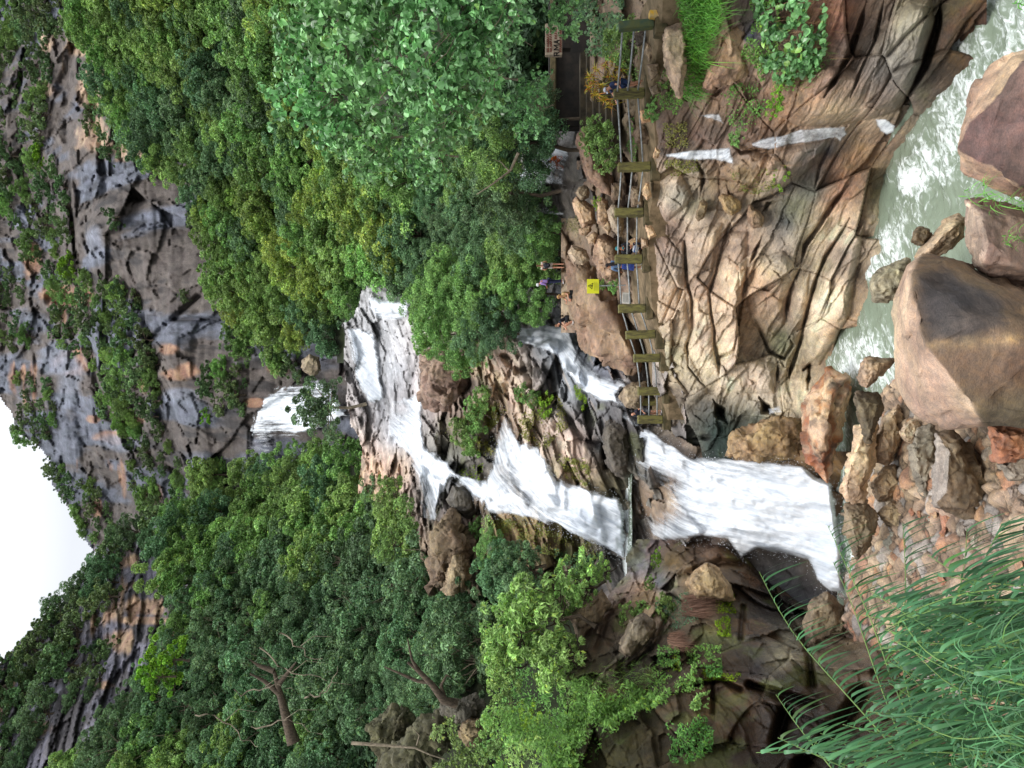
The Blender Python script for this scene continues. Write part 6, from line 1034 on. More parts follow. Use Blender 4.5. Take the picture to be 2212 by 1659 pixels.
forest([(760, 1400), (930, 1290), (1030, 1300), (1050, 1380), (1040, 1480), (960, 1500), (820, 1540), (790, 1520)], ['neard', 'open', 'neard'], 2.0, 'dark bushy tree on the steep bank beside the brown crag', 'trees on the steep bank', seed=9, base_R=2.8)
# --- scrub on the cliffs
cd = lambda x, y: float(CL.depth(x, y)) - .5; rdp = lambda x, y: float(RD.depth(x, y)) - .5
cliff_zones = [([(-40, 90), (60, 60), (110, 60), (100, 330), (150, 420), (165, 480), (120, 560), (60, 560), (-40, 300)], 3.2, 1.15, 'round bush on the rim of the far cliff above the tan ledges', 'bushes on the cliff rim'), ([(-60, -80), (20, -80), (180, -60), (180, 60), (120, 70), (60, 60), (0, 100)], 3.4, 1.0, 'bush at the end of the far cliff beside the tan ledges', 'bushes at the end of the cliff'),
  ([(108, 560), (190, 600), (300, 640), (345, 850), (300, 905), (240, 860), (190, 780), (130, 740), (110, 650)], 2.9, .95, 'bush on the broad ledge across the middle of the high cliff', 'bushes on the broad cliff ledge'), ([(220, 840), (330, 870), (350, 930), (390, 1000), (330, 1090), (290, 1060), (270, 930), (215, 900)], 2.6, 1.1, 'bush on the slate grey cliff over the high fall', 'bushes on the slate cliff'),
  ([(20, 900), (60, 960), (120, 1010), (140, 1080), (165, 1110), (200, 1180), (150, 1060), (90, 985), (30, 930)], 2.4, .85, 'scrub along the cliff top under the sky', 'scrub on the cliff top'), ([(95, 1000), (180, 1020), (240, 1080), (260, 1180), (215, 1190), (165, 1100), (110, 1030)], 2.3, 1.3, 'scrub below the cliff top under the sky', 'scrub below the cliff top'),
  ([(395, 1030), (480, 1000), (500, 1080), (350, 1120), (300, 1100)], 3.0, 1.0, 'bush at the cliff foot beside the high fall', 'bushes at the cliff foot'), ([(190, 200), (290, 230), (290, 310), (240, 330), (190, 260)], 2.4, 1.25, 'bush between the tan ledges of the cliff', 'bushes between the tan ledges'),
  ([(490, 690), (560, 720), (640, 740), (640, 800), (560, 760), (480, 750)], 2.4, 1.2, 'bush low on the dark cliff beside the high fall', 'bushes low on the dark cliff'), ([(440, 790), (530, 800), (530, 900), (450, 880)], 2.0, 1.4, 'small bush on the rock right over the high fall', 'small bushes over the high fall'), ([(0, 560), (50, 620), (60, 720), (30, 760), (-20, 700)], 2.6, 1.4, 'bush on the uppermost cliff band', 'bushes on the uppermost cliff'), ([(40, 800), (110, 830), (130, 910), (80, 960), (40, 900)], 2.3, 1.3, 'bush high on the grey cliff near the sky', 'bushes high on the grey cliff')]
for k, (pl, R, sp, lb, gp) in enumerate(cliff_zones): forest(pl, ['far', 'far', 'far', 'mid'], R, lb, gp, spacing=sp, depth=cd, seed=20 + k, name='cliff_bush', cat='bush', out=.15, var=(.5, 1.2), sq=(.7, 1.1), n=1500)
singles = [(240, 625, 2.6, 'far'), (420, 470, 1.8, 'far'), (398, 640, 1.3, 'far'), (260, 620, 2.2, 'far'), (245, 470, 2.0, 'far'), (505, 850, 2.6, 'far'), (545, 690, 3.4, 'mid'), (590, 740, 2.4, 'far'), (600, 775, 2.6, 'mid'), (450, 900, 1.6, 'farb'), (90, 330, 2.8, 'farb'), (150, 570, 3.0, 'farb')]
for k, (x, y, R, key) in enumerate(singles): plant(key, P(x, y, cd(x, y) - .3 * R), R / 3, ('lime green bush' if key == 'farb' else 'lone dark bush') + ' growing out of the bare cliff face', 'bush', 'cliff_bush', 'lone bushes on the bare cliff' if key != 'farb' else 'lime bushes on the cliff', .9)
ridge_zones = [([(212, 1190), (260, 1170), (330, 1120), (370, 1140), (320, 1200), (280, 1260), (235, 1290), (215, 1370), (180, 1420), (120, 1450), (60, 1460), (0, 1540), (-60, 1560), (-10, 1430), (60, 1370), (120, 1315), (160, 1280), (170, 1240)], 3.0, .95, 'dark tree along the top of the slanting ridge', 'trees on the ridge top'), ([(0, 1540), (60, 1470), (120, 1460), (140, 1500), (90, 1560), (80, 1660), (-60, 1720), (-60, 1600)], 2.6, 1.1, 'scrub on the upper end of the slanting ridge', 'scrub on the ridge end'),
  ([(200, 1400), (240, 1400), (200, 1500), (150, 1520)], 1.8, 1.3, 'small bush on the bare rock of the slanting ridge', 'small bushes on the ridge rock')]
for k, (pl, R, sp, lb, gp) in enumerate(ridge_zones): forest(pl, ['far', 'far', 'dark'], R, lb, gp, spacing=sp, depth=rdp, seed=40 + k, holes=[RROCK] if k < 2 else (), name='ridge_tree', cat='tree', out=.2, var=(.6, 1.25), n=2500)
# --- single plants that stand out
plant('farb', P(362, 1425, 76), .7, 'lime yellow tree at the edge of the forest under the slanting ridge', name='lime_tree'); plant('farb', P(338, 1462, 74), .6, 'second lime yellow tree lower along the same forest edge', name='lime_tree')
t = plant('open', P(690, 880, 84), 1.05, 'airy tree with bare branches in front of the high fall', name='airy_tree')
for k, (x, y, d, s, sq, lb) in enumerate([(700, 60, 29, 1.15, 1, 'large leaved tree at the top of the slope above the tablet'), (700, 200, 30, 1.1, 1, 'large leaved tree with the densest crown'), (800, 300, 31, .9, 1, 'large leaved tree at the edge of the dark forest'), (830, 110, 26, 1.1, 1, 'large leaved tree in the middle of the pale leaved group'), (800, -50, 25, 1.1, 1, 'large leaved tree cut by the picture edge'), (960, 210, 26, .95, 1, 'large leaved tree whose twigs hang over the grey boulder'),
      (960, 40, 23, 1.0, 1, 'large leaved tree with bare twigs beside the tablet'), (1035, 150, 24.5, .8, 1, 'large leaved branch hanging nearest to the dark hollow'), (1075, -25, 22, .8, 1, 'large leaved branch above the stone tablet'), (930, 330, 30, .75, 1, 'large leaved tree next to the small fall'), (1150, 225, 26, .45, 1, 'small large leaved spray drooping into the dark hollow'), (1222, 20, 23.5, .4, 1, 'large leaved spray drooping past the tablet'), (1000, -90, 22, 1.1, 1, 'large leaved tree mostly outside the picture')]):
    plant('heart', P(x, y, d), s, lb, name='broadleaf_tree', sq=sq)
for k, (x, y, d, s, key, lb) in enumerate([(1130, 300, 38, .8, 'neard', 'drooping dark foliage tree in front of the small fall'), (1060, 320, 38, .75, 'near', 'leafy tree hanging above the small fall'), (1150, 258, 37, .55, 'neard', 'hanging dark shrub beside the small fall'), (1080, 410, 43, .8, 'neard', 'dark tree where the small fall begins'), (1175, 500, 45, .55, 'near', 'low green tree beside the path of the standing people'), (1130, 470, 45, .75, 'neard', 'shady tree over the stepped rock')]):
    plant(key, P(x, y, d), s, lb, name='hanging_tree')
for k, (x, y, d, s, sq, lb) in enumerate([(1180, 1340, 33.5, 1.9, .95, 'pale green bush with the broadest crown beside the pool'), (1110, 1370, 34.5, 1.5, 1, 'pale green bush behind the broad one'), (1250, 1270, 34.5, 1.2, .9, 'pale green bush spray reaching toward the white water'), (1215, 1420, 32, 1.25, 1, 'pale green bush at the foot of the group'), (1300, 1235, 35.5, .6, 1, 'thin pale green spray in front of the still pool'), (1090, 1440, 34, 1.0, 1, 'pale green bush next to the weeds')]):
    plant('pale', P(x, y, d), s, lb, 'bush', 'pale_bush', sq=sq)
plant('dark', P(1085, 1235, 42), .5, 'feathery dark green shrub under the mossy overhang', 'bush', 'feathery_shrub'); plant('dark', P(1125, 1235, 41), .55, 'feathery blue green shrub lowest under the mossy overhang', 'bush', 'feathery_shrub'); plant('near', P(1060, 1190, 43), .38, 'small feathery shrub beside the brown crag', 'bush', 'feathery_shrub')
sh = [(1345, 95, 29.2, 1.1, 'shrub', 'small leaved bush behind the rails by the dark green post'), (1300, 300, 32.5, 1.05, 'shrub', 'yellow flowered bush growing over the long slab'), (1315, 335, 32, .9, 'shrub', 'yellow flowered bush nearest the mossy post'), (1275, 290, 33, .7, 'shrub', 'yellow flowered bush at the end of the slab'), (1410, 240, 28.3, .45, 'shrub', 'little green plant under the rails'), (1290, 440, 36, .35, 'shrubb', 'bright tuft between the heaped boulders'),
      (1590, 300, 26.8, .35, 'shrub', 'small green plant over the thin falls'), (1682, 382, 27.6, .5, 'shrubb', 'bright green plant on the brown mound'), (1678, 222, 25.3, .5, 'shrubb', 'bright green cushion plant above the tan slab'), (1302, 615, 35.5, .3, 'shrub', 'small plant under the yellow sign'), (1325, 620, 35.2, .4, 'shrub', 'small dark plant at the post of the yellow sign'), (1180, 760 - 180, 47, .8, 'shrub', 'green bush behind the woman with the backpack'),
      (1030, 900, 58, 1.6, 'shrub', 'dark green shrub in the hollow of the brown rock mass'), (1045, 860, 57.5, 1.2, 'shrub', 'low green shrub under the cave in the rock mass'), (1000, 930, 59, 1.5, 'shrub', 'grey green shrub on the rock mass'), (1020, 960, 58.5, 1.3, 'shrub', 'wide dark shrub over the cascade arm'), (1180, 880, 50, .9, 'shrubb', 'bright green shrub on the ledges between the two cascades'), (1130, 850, 52, .9, 'shrub', 'green shrub at the top of the ledges'), (1155, 860, 51, .8, 'shrub', 'dense green shrub on the middle ledges'),
      (1030, 770, 60, 1.3, 'shrub', 'green shrub above the banded tan rock'), (1420, 1205, 37, .5, 'shrubb', 'mossy bush on the point of rock below the pool'), (1405, 1260, 35, .4, 'shrub', 'small bush on the tan rock below the pool'), (1440, 1315, 33, .8, 'shrub', 'blue green plant over the grey brown slab'), (1400, 1330, 33.5, .7, 'shrub', 'spreading plant beside the rock under the bush'), (1360, 1330, 34, .7, 'shrub', 'plant behind the grey brown slab'),
      (840, 1180, 62, 1.6, 'shrub', 'feathery shrub beside the long cascade'), (840, 1070, 70, 2.2, 'shrub', 'grassy pale shrub on the banded rock beside the long cascade'), (880, 1110, 66, 1.8, 'shrub', 'green shrub at the turn of the long cascade'), (1030, 1140, 58, .9, 'shrub', 'fern like shrub on the mossy pillar')]
for x, y, d, s, key, lb in sh: plant(key, P(x, y, d), s, lb, 'shrub', 'green_shrub')
# --- ground plants
def cover(name, poly, sheet, n, L, asp, mat, label, up=.5, seed=0, off=.1, holes=(), heart=False, spread=.25, kindname='stuff', yellow=.15, clumps=0, var=.3):
    """low leaves growing on a rock or earth surface."""
    rng = np.random.default_rng(seed); xs = [q[0] for q in poly]; ys = [q[1] for q in poly]
    m = n * 7
    if clumps: cx = rng.uniform(min(xs), max(xs), clumps); cy = rng.uniform(min(ys), max(ys), clumps); i = rng.integers(clumps, size=m); s_ = (max(xs) - min(xs) + max(ys) - min(ys)) * .5 / max(2, clumps ** .5) * .33; x = cx[i] + rng.normal(0, s_, m); y = cy[i] + rng.normal(0, s_, m)
    else: x = rng.uniform(min(xs), max(xs), m); y = rng.uniform(min(ys), max(ys), m)
    pn = np.stack([x, y, 0 * x], -1); wob = min(max(xs) - min(xs), max(ys) - min(ys)) * .22
    k = inside(poly, x + wob * fbm(pn / (wob * 2 + 1), 3, seed), y + wob * fbm(pn / (wob * 2 + 1) + 50, 3, seed)) & (fbm(pn / max(6, wob), 3, seed + 2) > -.22 + .25 * rng.normal(0, .5, m))
    for h in holes: k &= ~inside(h, x, y)
    x, y = x[k][:n], y[k][:n]; d = sheet.depth(x, y) if hasattr(sheet, 'depth') else sheet(x, y)
    c = PA(x, y, d - off - rng.random(len(x)) * spread); k = len(c)
    nn = unit(np.array([0, -.5, .7]) + rng.normal(size=(k, 3)) * .45); t = unit(rng.normal(size=(k, 3)) + np.array([0, -.5, -.3 + up])); Ls = L * rng.uniform(.6, 1.35, k)
    if heart: V, Fc = leaf_heart(c, nn, t, Ls, Ls * asp * 1.6); per = 9
    else: V, Fc = leaf_quads(c, nn, t, Ls, Ls * asp); per = 4
    o = mesh_np(name, V, Fc, mat, False, leaf_color(k, per, rng, var=var, yellow=yellow)); tag(o, label, 'ground cover', None, kindname); return o
def blades(name, pts, L, Wd, mat, rng, lean=(0, -.5, .2), droop=1.0, seg=4, parent=None, var=.25, yellow=.2, spread=.5, link=True):
    """arching blades of grass rooted at PTS."""
    k = len(pts); d0 = unit(np.array(lean) + np.array([0, 0, .8]) + rng.normal(size=(k, 3)) * spread); Ls = L * rng.uniform(.6, 1.3, k)[:, None]; side = unit(np.cross(d0, np.array([0, 0, 1.]) + rng.normal(size=(k, 3)) * .3)); V = []
    for i in range(seg + 1):
        u = i / seg; c = pts + d0 * Ls * u + np.array([0, 0, -1.]) * Ls * droop * u * u * .75; wv = side * Wd * (1 - u * .92) * (.6 + .4 * min(1, u * 4)); V += [c - wv * .5, c + wv * .5]
    V = np.stack(V, 1).reshape(-1, 3); i = np.arange(k)[:, None] * (seg + 1) * 2; Fc = np.concatenate([i + np.array([2 * j, 2 * j + 1, 2 * j + 3, 2 * j + 2]) for j in range(seg)], 0)
    return mesh_np(name, V, Fc, mat, True, leaf_color(k, (seg + 1) * 2, rng, var=var, yellow=yellow), link=link, parent=parent)
def grass(name, poly, sheet, n, L, Wd, mat, label, seed=0, clumps=0, kindname='stuff', **kw):
    rng = np.random.default_rng(seed); xs = [q[0] for q in poly]; ys = [q[1] for q in poly]; m = n * 5; x = rng.uniform(min(xs), max(xs), m); y = rng.uniform(min(ys), max(ys), m)
    if clumps: i = rng.integers(clumps, size=m); x = x[:clumps][i] + rng.normal(0, 7, m); y = y[:clumps][i] + rng.normal(0, 7, m)
    k = inside(poly, x, y); x, y = x[k][:n], y[k][:n]; d = sheet.depth(x, y) if hasattr(sheet, 'depth') else sheet(x, y); o = blades(name, PA(x, y, d - .08), L, Wd, mat, rng, **kw); tag(o, label, 'grass', None, kindname); return o
L_GRASS = leaf_mat('leaf_grass', (104, 162, 66), .1, .01, rough=.45); L_DRY = leaf_mat('dry_stalk', (150, 118, 84), .1, .01, rough=.8, trans=.1); L_ROOT = leaf_mat('hanging_root', (132, 98, 84), .1, .01, rough=.8, trans=0); L_MOSS = leaf_mat('moss', (112, 140, 28), .1, .01, rough=.9, trans=.1); L_WEED = leaf_mat('leaf_weed', (112, 156, 76), .1, .02); L_OLIVE = leaf_mat('leaf_olive', (120, 126, 62), .1, .02)
grass('grass', [(1462, -60), (1558, -60), (1562, 40), (1532, 110), (1517, 180), (1522, 216), (1476, 216), (1468, 180), (1476, 100), (1484, 60), (1470, 20)], lambda x, y: EF.depth(x, y) - .3 - .5 * RG.random(np.shape(x)), 2600, .75, .036, L_GRASS, 'bright green grass hanging between the two tan slabs', 1)
grass('grass', [(1700, 100), (1790, 90), (1800, 140), (1740, 190), (1690, 190)], EF, 260, .4, .018, L_GRASS, 'thin grass drooping below the broad leaved patch', 2)
cover('broad_weeds', [(1625, -60), (1785, -60), (1782, 60), (1772, 120), (1750, 165), (1690, 180), (1640, 140)], EF, 900, .2, .5, L_HEART, 'broad leaved weeds covering the rock beneath the grass', seed=3, heart=True, spread=.5)
cover('ground_cover', [(1600, -40), (1680, -40), (1690, 120), (1720, 180), (1690, 196), (1640, 160), (1615, 120), (1628, 30)], EF, 1500, .09, .6, L_WEED, 'small leaved ground cover around the broad leaved weeds', seed=4)
cover('ground_cover', [(1405, 130), (1440, 120), (1470, 215), (1475, 235), (1430, 250), (1405, 200)], EF, 900, .08, .6, L_WEED, 'small leaved ground cover under the mossy post', seed=5)
cover('ground_cover', [(1540, 185), (1640, 170), (1660, 250), (1620, 290), (1560, 230)], EF, 520, .08, .6, L_WEED, 'sparse ground cover beside the thin falls', seed=6, clumps=14)
cover('ground_cover', [(1430, 260), (1480, 260), (1490, 320), (1440, 320)], EF, 420, .08, .6, L_OLIVE, 'olive plants on the brown mound between the thin falls', seed=7); cover('ground_cover', [(1435, 345), (1510, 345), (1510, 372), (1440, 380)], EF, 480, .08, .6, L_OLIVE, 'olive plants below the thin fall', seed=8)
cover('ground_cover', [(1580, 370), (1660, 362), (1680, 400), (1640, 420), (1590, 410)], EF, 300, .06, .7, L_OLIVE, 'dry olive moss on the brown mound', seed=9, clumps=12)
hvd = lambda x, y: hv.depth(x, y)
cover('ground_cover', [(1350, 50), (1400, 60), (1400, 240), (1350, 160), (1330, 100)], hvd, 800, .1, .55, L_MID, 'weeds among the stones behind the rails', seed=10); cover('ground_cover', [(1350, 250), (1400, 250), (1400, 345), (1360, 350)], hvd, 500, .1, .55, L_WEED, 'weeds behind the rails above the thin falls', seed=11)
grass('grass', [(1225, 470), (1250, 470), (1250, 505), (1225, 500)], lambda x, y: hv.depth(x, y) - .1, 120, .5, .02, L_OLIVE, 'tuft of yellowish grass on the flat rock', 12)
# the other bank
cover('weeds', [(1000, 1659), (1000, 1760), (1200, 1760), (1300, 1640), (1330, 1540), (1420, 1450), (1330, 1420), (1240, 1440), (1080, 1470), (1040, 1560)], LF, 9000, .17, .42, L_WEED, 'tall mixed weeds covering the bank above the wet rock', seed=13, holes=(), spread=.9, clumps=70)
grass('grass', [(1200, 1480), (1330, 1430), (1420, 1440), (1400, 1530), (1250, 1560)], LF, 900, .7, .02, L_WEED, 'long thin grass trailing over the wet rock', 14)
cover('weeds', [(1030, 1500), (1100, 1440), (1220, 1450), (1240, 1520), (1120, 1659), (1010, 1700)], lambda x, y: np.interp(x, [1000, 1250], [42, 33]), 3600, .17, .4, L_WEED, 'pale weeds on the bank under the mossy crags', seed=15, spread=1.0, clumps=50)
cover('weeds', [(1100, 1600), (1190, 1590), (1180, 1720), (1090, 1720)], lambda x, y: 27 + 0 * x, 700, .2, .3, L_PALE, 'clump of pale pointed leaves at the bank edge', seed=16, spread=.8)
for k, (pl, n, L, mt, lb) in enumerate([([(1410, 1300), (1500, 1280), (1520, 1340), (1440, 1360)], 700, .1, L_BLUE, 'blue green creeper on the wet rock'), ([(1480, 1400), (1560, 1390), (1560, 1440), (1490, 1440)], 420, .13, L_WEED, 'leafy plants beside the hanging roots'), ([(1400, 1440), (1500, 1430), (1520, 1500), (1400, 1520)], 800, .13, L_WEED, 'leafy plants on the dark rock ledge'), ([(1440, 1560), (1520, 1540), (1540, 1640), (1440, 1650)], 900, .13, L_WEED, 'leafy plants low on the dark rock'),
        ([(1525, 1440), (1560, 1430), (1560, 1460), (1530, 1465)], 200, .12, L_WEED, 'small star leaved plant on the rock'), ([(1500, 1500), (1540, 1490), (1530, 1530), (1490, 1540)], 300, .12, L_PALE, 'pale leaved plants over the dark ledge'), ([(1420, 1390), (1470, 1400), (1470, 1440), (1420, 1440)], 400, .1, L_WEED, 'plants under the grey brown slab')]): cover('rock_plants', pl, LF, n, L, .4, mt, lb, seed=60 + k, spread=.3)
for k, (pl, n) in enumerate([([(1545, 1285), (1585, 1280), (1590, 1325), (1550, 1325)], 900), ([(1545, 1335), (1578, 1330), (1580, 1375), (1550, 1375)], 700), ([(1515, 1445), (1600, 1455), (1590, 1475), (1520, 1470)], 600), ([(1440, 1420), (1470, 1410), (1470, 1450), (1440, 1450)], 260)]): cover('moss', pl, LF, n, .05, .8, L_MOSS, ('lime moss cushion beside the hanging roots', 'second lime moss cushion on the smooth rock', 'lime moss strip along the rock step', 'small lime moss patch on the ledge')[k], seed=80 + k, off=.02, spread=.08, yellow=.3)
for k, (pl, n, L, lb) in enumerate([([(1470, 1285), (1500, 1280), (1505, 1330), (1475, 1330)], 900, .75, 'curtain of brown hanging roots on the wet rock'), ([(1440, 1365), (1465, 1360), (1470, 1400), (1440, 1405)], 400, .5, 'smaller bundle of brown hanging roots')]):
    rng = np.random.default_rng(90 + k); x = rng.uniform(pl[0][0], pl[1][0], n); y = rng.uniform(pl[0][1], pl[2][1], n); o = blades('hanging_roots', PA(x, y, LF.depth(x, y) - .25 - .3 * rng.random(n)), L, .012, L_ROOT, rng, lean=(0, -.3, -1.5), droop=.8, spread=.25, yellow=0); tag(o, lb, 'roots', None, 'stuff')
rng = np.random.default_rng(95); x = rng.uniform(1560, 1690, 160); y = rng.uniform(300, 420, 160); o = blades('dry_stalks', PA(x, y, EF.depth(x, y) - .15), .5, .012, L_DRY, rng, lean=(0, -.4, -.5), spread=.8, yellow=0); tag(o, 'dry brown stalks and roots on the mound by the thin falls', 'stalks', None, 'stuff')
x = rng.uniform(1640, 1800, 150); y = rng.uniform(0, 130, 150); o = blades('dry_stalks', PA(x, y, EF.depth(x, y) - .2), .5, .012, L_DRY, rng, lean=(0, -.4, -.5), spread=.8, yellow=0); tag(o, 'dry straw hanging under the broad leaved weeds', 'stalks', None, 'stuff')
# cascades
for k, (pl, n, L, mt, lb) in enumerate([([(985, 900), (1075, 870), (1070, 990), (1000, 980), (960, 930)], 2600, .2, L_OLIVE, 'dry olive scrub over the rock between the cascades'), ([(1105, 830), (1200, 860), (1220, 920), (1180, 990), (1130, 930)], 1800, .18, L_OLIVE, 'olive grass on the ledges between the cascades'), ([(1200, 980), (1270, 1000), (1280, 1050), (1220, 1030)], 700, .16, L_OLIVE, 'mossy plants low on the ledges'), ([(1238, 838), (1250, 832), (1272, 880), (1262, 890)], 500, .1, L_MOSS, 'mossy green strip beside the white cascade'),
       ([(1055, 1120), (1150, 1135), (1300, 1185), (1310, 1210), (1180, 1200), (1080, 1160)], 1500, .16, L_OLIVE, 'moss and ferns on the overhanging pillar'), ([(1200, 1190), (1300, 1200), (1310, 1240), (1200, 1240)], 900, .16, L_DARK, 'dark ferns in the hollow under the pillar'), ([(1020, 1120), (1060, 1110), (1070, 1180), (1020, 1160)], 500, .16, L_MID, 'ferns behind the mossy pillar'), ([(1000, 740), (1060, 750), (1050, 800), (1000, 780)], 700, .16, L_MID, 'leafy creeper over the banded tan rock'), ([(770, 1080), (840, 1030), (870, 1100), (800, 1130)], 1200, .25, L_MID, 'grassy growth on the banded rock'),
       ([(990, 1010), (1045, 1000), (1040, 1040), (1000, 1040)], 240, .15, L_MOSS, 'moss on the black wet face in the cascade')]): cover('rock_plants', pl, CA, n, L, .4, mt, lb, seed=110 + k, spread=.6, clumps=30 if n > 600 else 0)
# undergrowth that closes the gaps on the slopes
und = [(200, 40), (320, 340), (480, 500), (560, 620), (660, 740), (760, 700), (900, 640), (1010, 560), (1195, 540), (1215, 480), (1215, 300), (1235, 0), (1235, -120), (180, -120)]
cover('undergrowth', und, HILL, 26000, .55, .55, L_DARK, 'dark undergrowth between the trees of the slope beside the path', seed=130, spread=2.5, off=.5); und2 = [(390, 1130), (500, 1050), (660, 980), (760, 1000), (900, 1130), (940, 1280), (1040, 1310), (1060, 1500), (1000, 1660), (1000, 1760), (180, 1760), (260, 1520), (390, 1400), (420, 1260)]
cover('undergrowth', und2, HILL, 26000, .5, .55, L_DARK, 'dark undergrowth between the trees across the falls', seed=131, spread=2.5, off=.5)
# croton: strappy red and yellow leaves in tufts
M_CROT = leaf_mat('leaf_croton', (200, 180, 70), .1, .01, rough=.45)
cr = empty('croton_plant', P(1335, 190, 31)); tag(cr, 'bushy plant with strappy red and yellow leaves behind the man in the cap', 'plant'); rng = np.random.default_rng(6); tuft = []
for (x, y) in [(1275, 165), (1272, 190), (1290, 150), (1296, 205), (1282, 178), (1310, 140), (1318, 165), (1300, 185), (1326, 130), (1336, 170), (1310, 215), (1322, 225), (1340, 150), (1286, 200)]:
    for _ in range(34): tuft.append(np.array(P(x, y, 31.6 + rng.normal(0, .35))))
tuft = np.array(tuft); o = blades('foliage', tuft + rng.normal(size=tuft.shape) * .06, .45, .055, M_CROT, rng, lean=(0, -.4, -.1), spread=.8, droop=.6, yellow=0); a = o.data.attributes['Col']; k = len(tuft); base = np.array([[.95, .9, .5], [1.1, .55, .45], [.5, .75, .3], [1.0, 1.0, .5], [.55, .3, .3]])[rng.integers(5, size=k)] * rng.uniform(.6, 1.15, (k, 1)); q = np.ones((k * 10, 4), np.float32); q[:, :3] = np.repeat(base, 10, 0); a.data.foreach_set('color', q.ravel())
o.data.transform(Matrix.Translation(-cr.location)); o.parent = cr
bm = bmesh.new(); 
for i in range(0, k, 34): tube_bm(bm, [Vector((0, .3, -.4)), Vector(tuft[i]) - cr.location], .015, 5)
bm_obj('stem', bm, M_BARK, cr)
# --- reeds in front
L_REED = leaf_mat('leaf_reed', (70, 114, 74), .12, .012, rough=.42, spec=.4, trans=.15); M_CANE = plain_mat('reed_cane', (122, 150, 78), .5, nscale=4, rgb2=(96, 124, 70), bump=0)
def reed(pts, d0, d1, rng, label, Lf=.66, Wf=.056, from_=.12, dens=1.0):
    q = [np.array(P(x, y, d1 + (d0 - d1) * i / (len(pts) - 1))) for i, (x, y) in enumerate(pts)]                # tip first
    q = np.array(q[::-1]); seg = np.linalg.norm(q[1:] - q[:-1], axis=1); cum = np.concatenate([[0], np.cumsum(seg)]); T = cum[-1]
    at = lambda s: np.array([np.interp(s, cum, q[:, i]) for i in range(3)]).T
    r = empty('reed', q[0]); tag(r, label, 'reed', None if 'leans' in label else 'reeds in the thicket'); n = 14; S = np.linspace(0, T, n); C = at(S)
    for _ in range(2): C[1:-1] = (C[:-2] + 2 * C[1:-1] + C[2:]) / 4
    bm = bmesh.new(); tube_bm(bm, [Vector(v - q[0]) for v in C], [.014 * (1 - .75 * i / (n - 1)) for i in range(n)], 6); o = bm_obj('cane', bm, M_CANE, r, True)
    k = int(T * (1 - from_) / .062 * dens); s = T * from_ + (T * (1 - from_)) * (np.arange(k) + rng.random(k) * .4) / k; base = at(s) - q[0]; tang = unit(at(np.minimum(s + .1, T + .0)) - at(s - .1)); side = np.where(np.arange(k) % 2 == 0, 1, -1)[:, None]
    az = unit(np.cross(tang, np.array([0, 1., 0]))) * side; d = unit(tang * .5 + az * .4 + np.array([.3, 0, 0]) + rng.normal(size=(k, 3)) * .16 + np.array([0, -.2, 0])); L = Lf * rng.uniform(.75, 1.2, k)[:, None] * (.55 + .45 * np.minimum(1, (T - s + .25) / .7))[:, None]; V = []; sg_ = 6
    wd = unit(np.cross(d, np.array([0, 0, 1.]) + rng.normal(size=(k, 3)) * .25)); bend = rng.uniform(.75, 1.25, (k, 1))
    for i in range(sg_ + 1):
        u = i / sg_; hz = .2 * (1 - math.exp(-3.2 * u)) / (1 - math.exp(-3.2)); c = base + d * L * (hz + .12 * u) + np.array([.2, -.05, -1.]) * L * bend * .9 * max(0, u - .05) ** 1.08; w_ = wd * Wf * (1 - u) ** .7 * (.55 + .45 * min(1, u * 5)); V += [c - w_ * .5, c + w_ * .5]
    V = np.stack(V, 1).reshape(-1, 3); i = np.arange(k)[:, None] * (sg_ + 1) * 2; Fc = np.concatenate([i + np.array([2 * j, 2 * j + 1, 2 * j + 3, 2 * j + 2]) for j in range(sg_)], 0)
    mesh_np('foliage', V, Fc, L_REED, True, leaf_color(k, (sg_ + 1) * 2, rng, var=.3, yellow=.12), parent=r)
rng = np.random.default_rng(17)
key_reeds = [([(1676, 1500), (1720, 1566), (1780, 1640), (1880, 1760), (1990, 1900)], 9.0, 10.2, 'lowest reed cane that leans out over the dark rock'), ([(1640, 1235), (1672, 1300), (1711, 1372), (1788, 1456), (1865, 1540), (1960, 1650), (2120, 1800)], 9.0, 10.8, 'longest reed cane that leans up toward the white water'), ([(1788, 1135), (1818, 1200), (1851, 1274), (1893, 1358), (1920, 1460), (1985, 1600), (2080, 1780)], 9.2, 11.2, 'reed cane that leans in front of the foot of the fall'),
  ([(1800, 1215), (1840, 1300), (1880, 1420), (1930, 1560), (2000, 1720)], 9.6, 11.4, 'reed cane that leans beside the foot of the fall'), ([(1950, 1130), (1957, 1230), (1956, 1316), (1942, 1420), (1975, 1560), (2060, 1740)], 9.0, 11.0, 'reed cane that leans across the orange stones'), ([(2089, 1140), (2085, 1230), (2066, 1300), (2040, 1372), (2030, 1456), (2045, 1600), (2100, 1760)], 8.6, 10.4, 'reed cane that leans over the gravel'), ([(2165, 1130), (2130, 1200), (2090, 1290), (2075, 1400), (2090, 1560), (2140, 1720)], 8.2, 9.8, 'reed cane that leans closest to the red brown block')]
for pts, a, b, lb in key_reeds: reed(pts, a, b, rng, lb)
for k in range(78):
    bx = rng.uniform(2040, 2440); by = rng.uniform(1230, 1820); ln = rng.uniform(220, 480); dy = rng.uniform(-.55, .05) if by > 1400 else rng.uniform(-.25, .2)
    tip = (bx - ln, by + dy * ln); 
    if tip[0] < 1850 and tip[1] < 1560: tip = (1880 + rng.uniform(0, 80), tip[1])
    if tip[1] < 1180: tip = (max(tip[0], 2000), 1190 + rng.uniform(0, 60))
    mid = ((tip[0] + bx) / 2 - 10, (tip[1] + by) / 2 + rng.uniform(-25, 45)); d = rng.uniform(6.6, 10.5); reed([tip, mid, (bx, by), (bx + 260, by + 60)], d, d + rng.uniform(.2, 1.0), rng, 'green reed cane in the thick of the reed bed', Lf=rng.uniform(.5, .72), from_=.08)
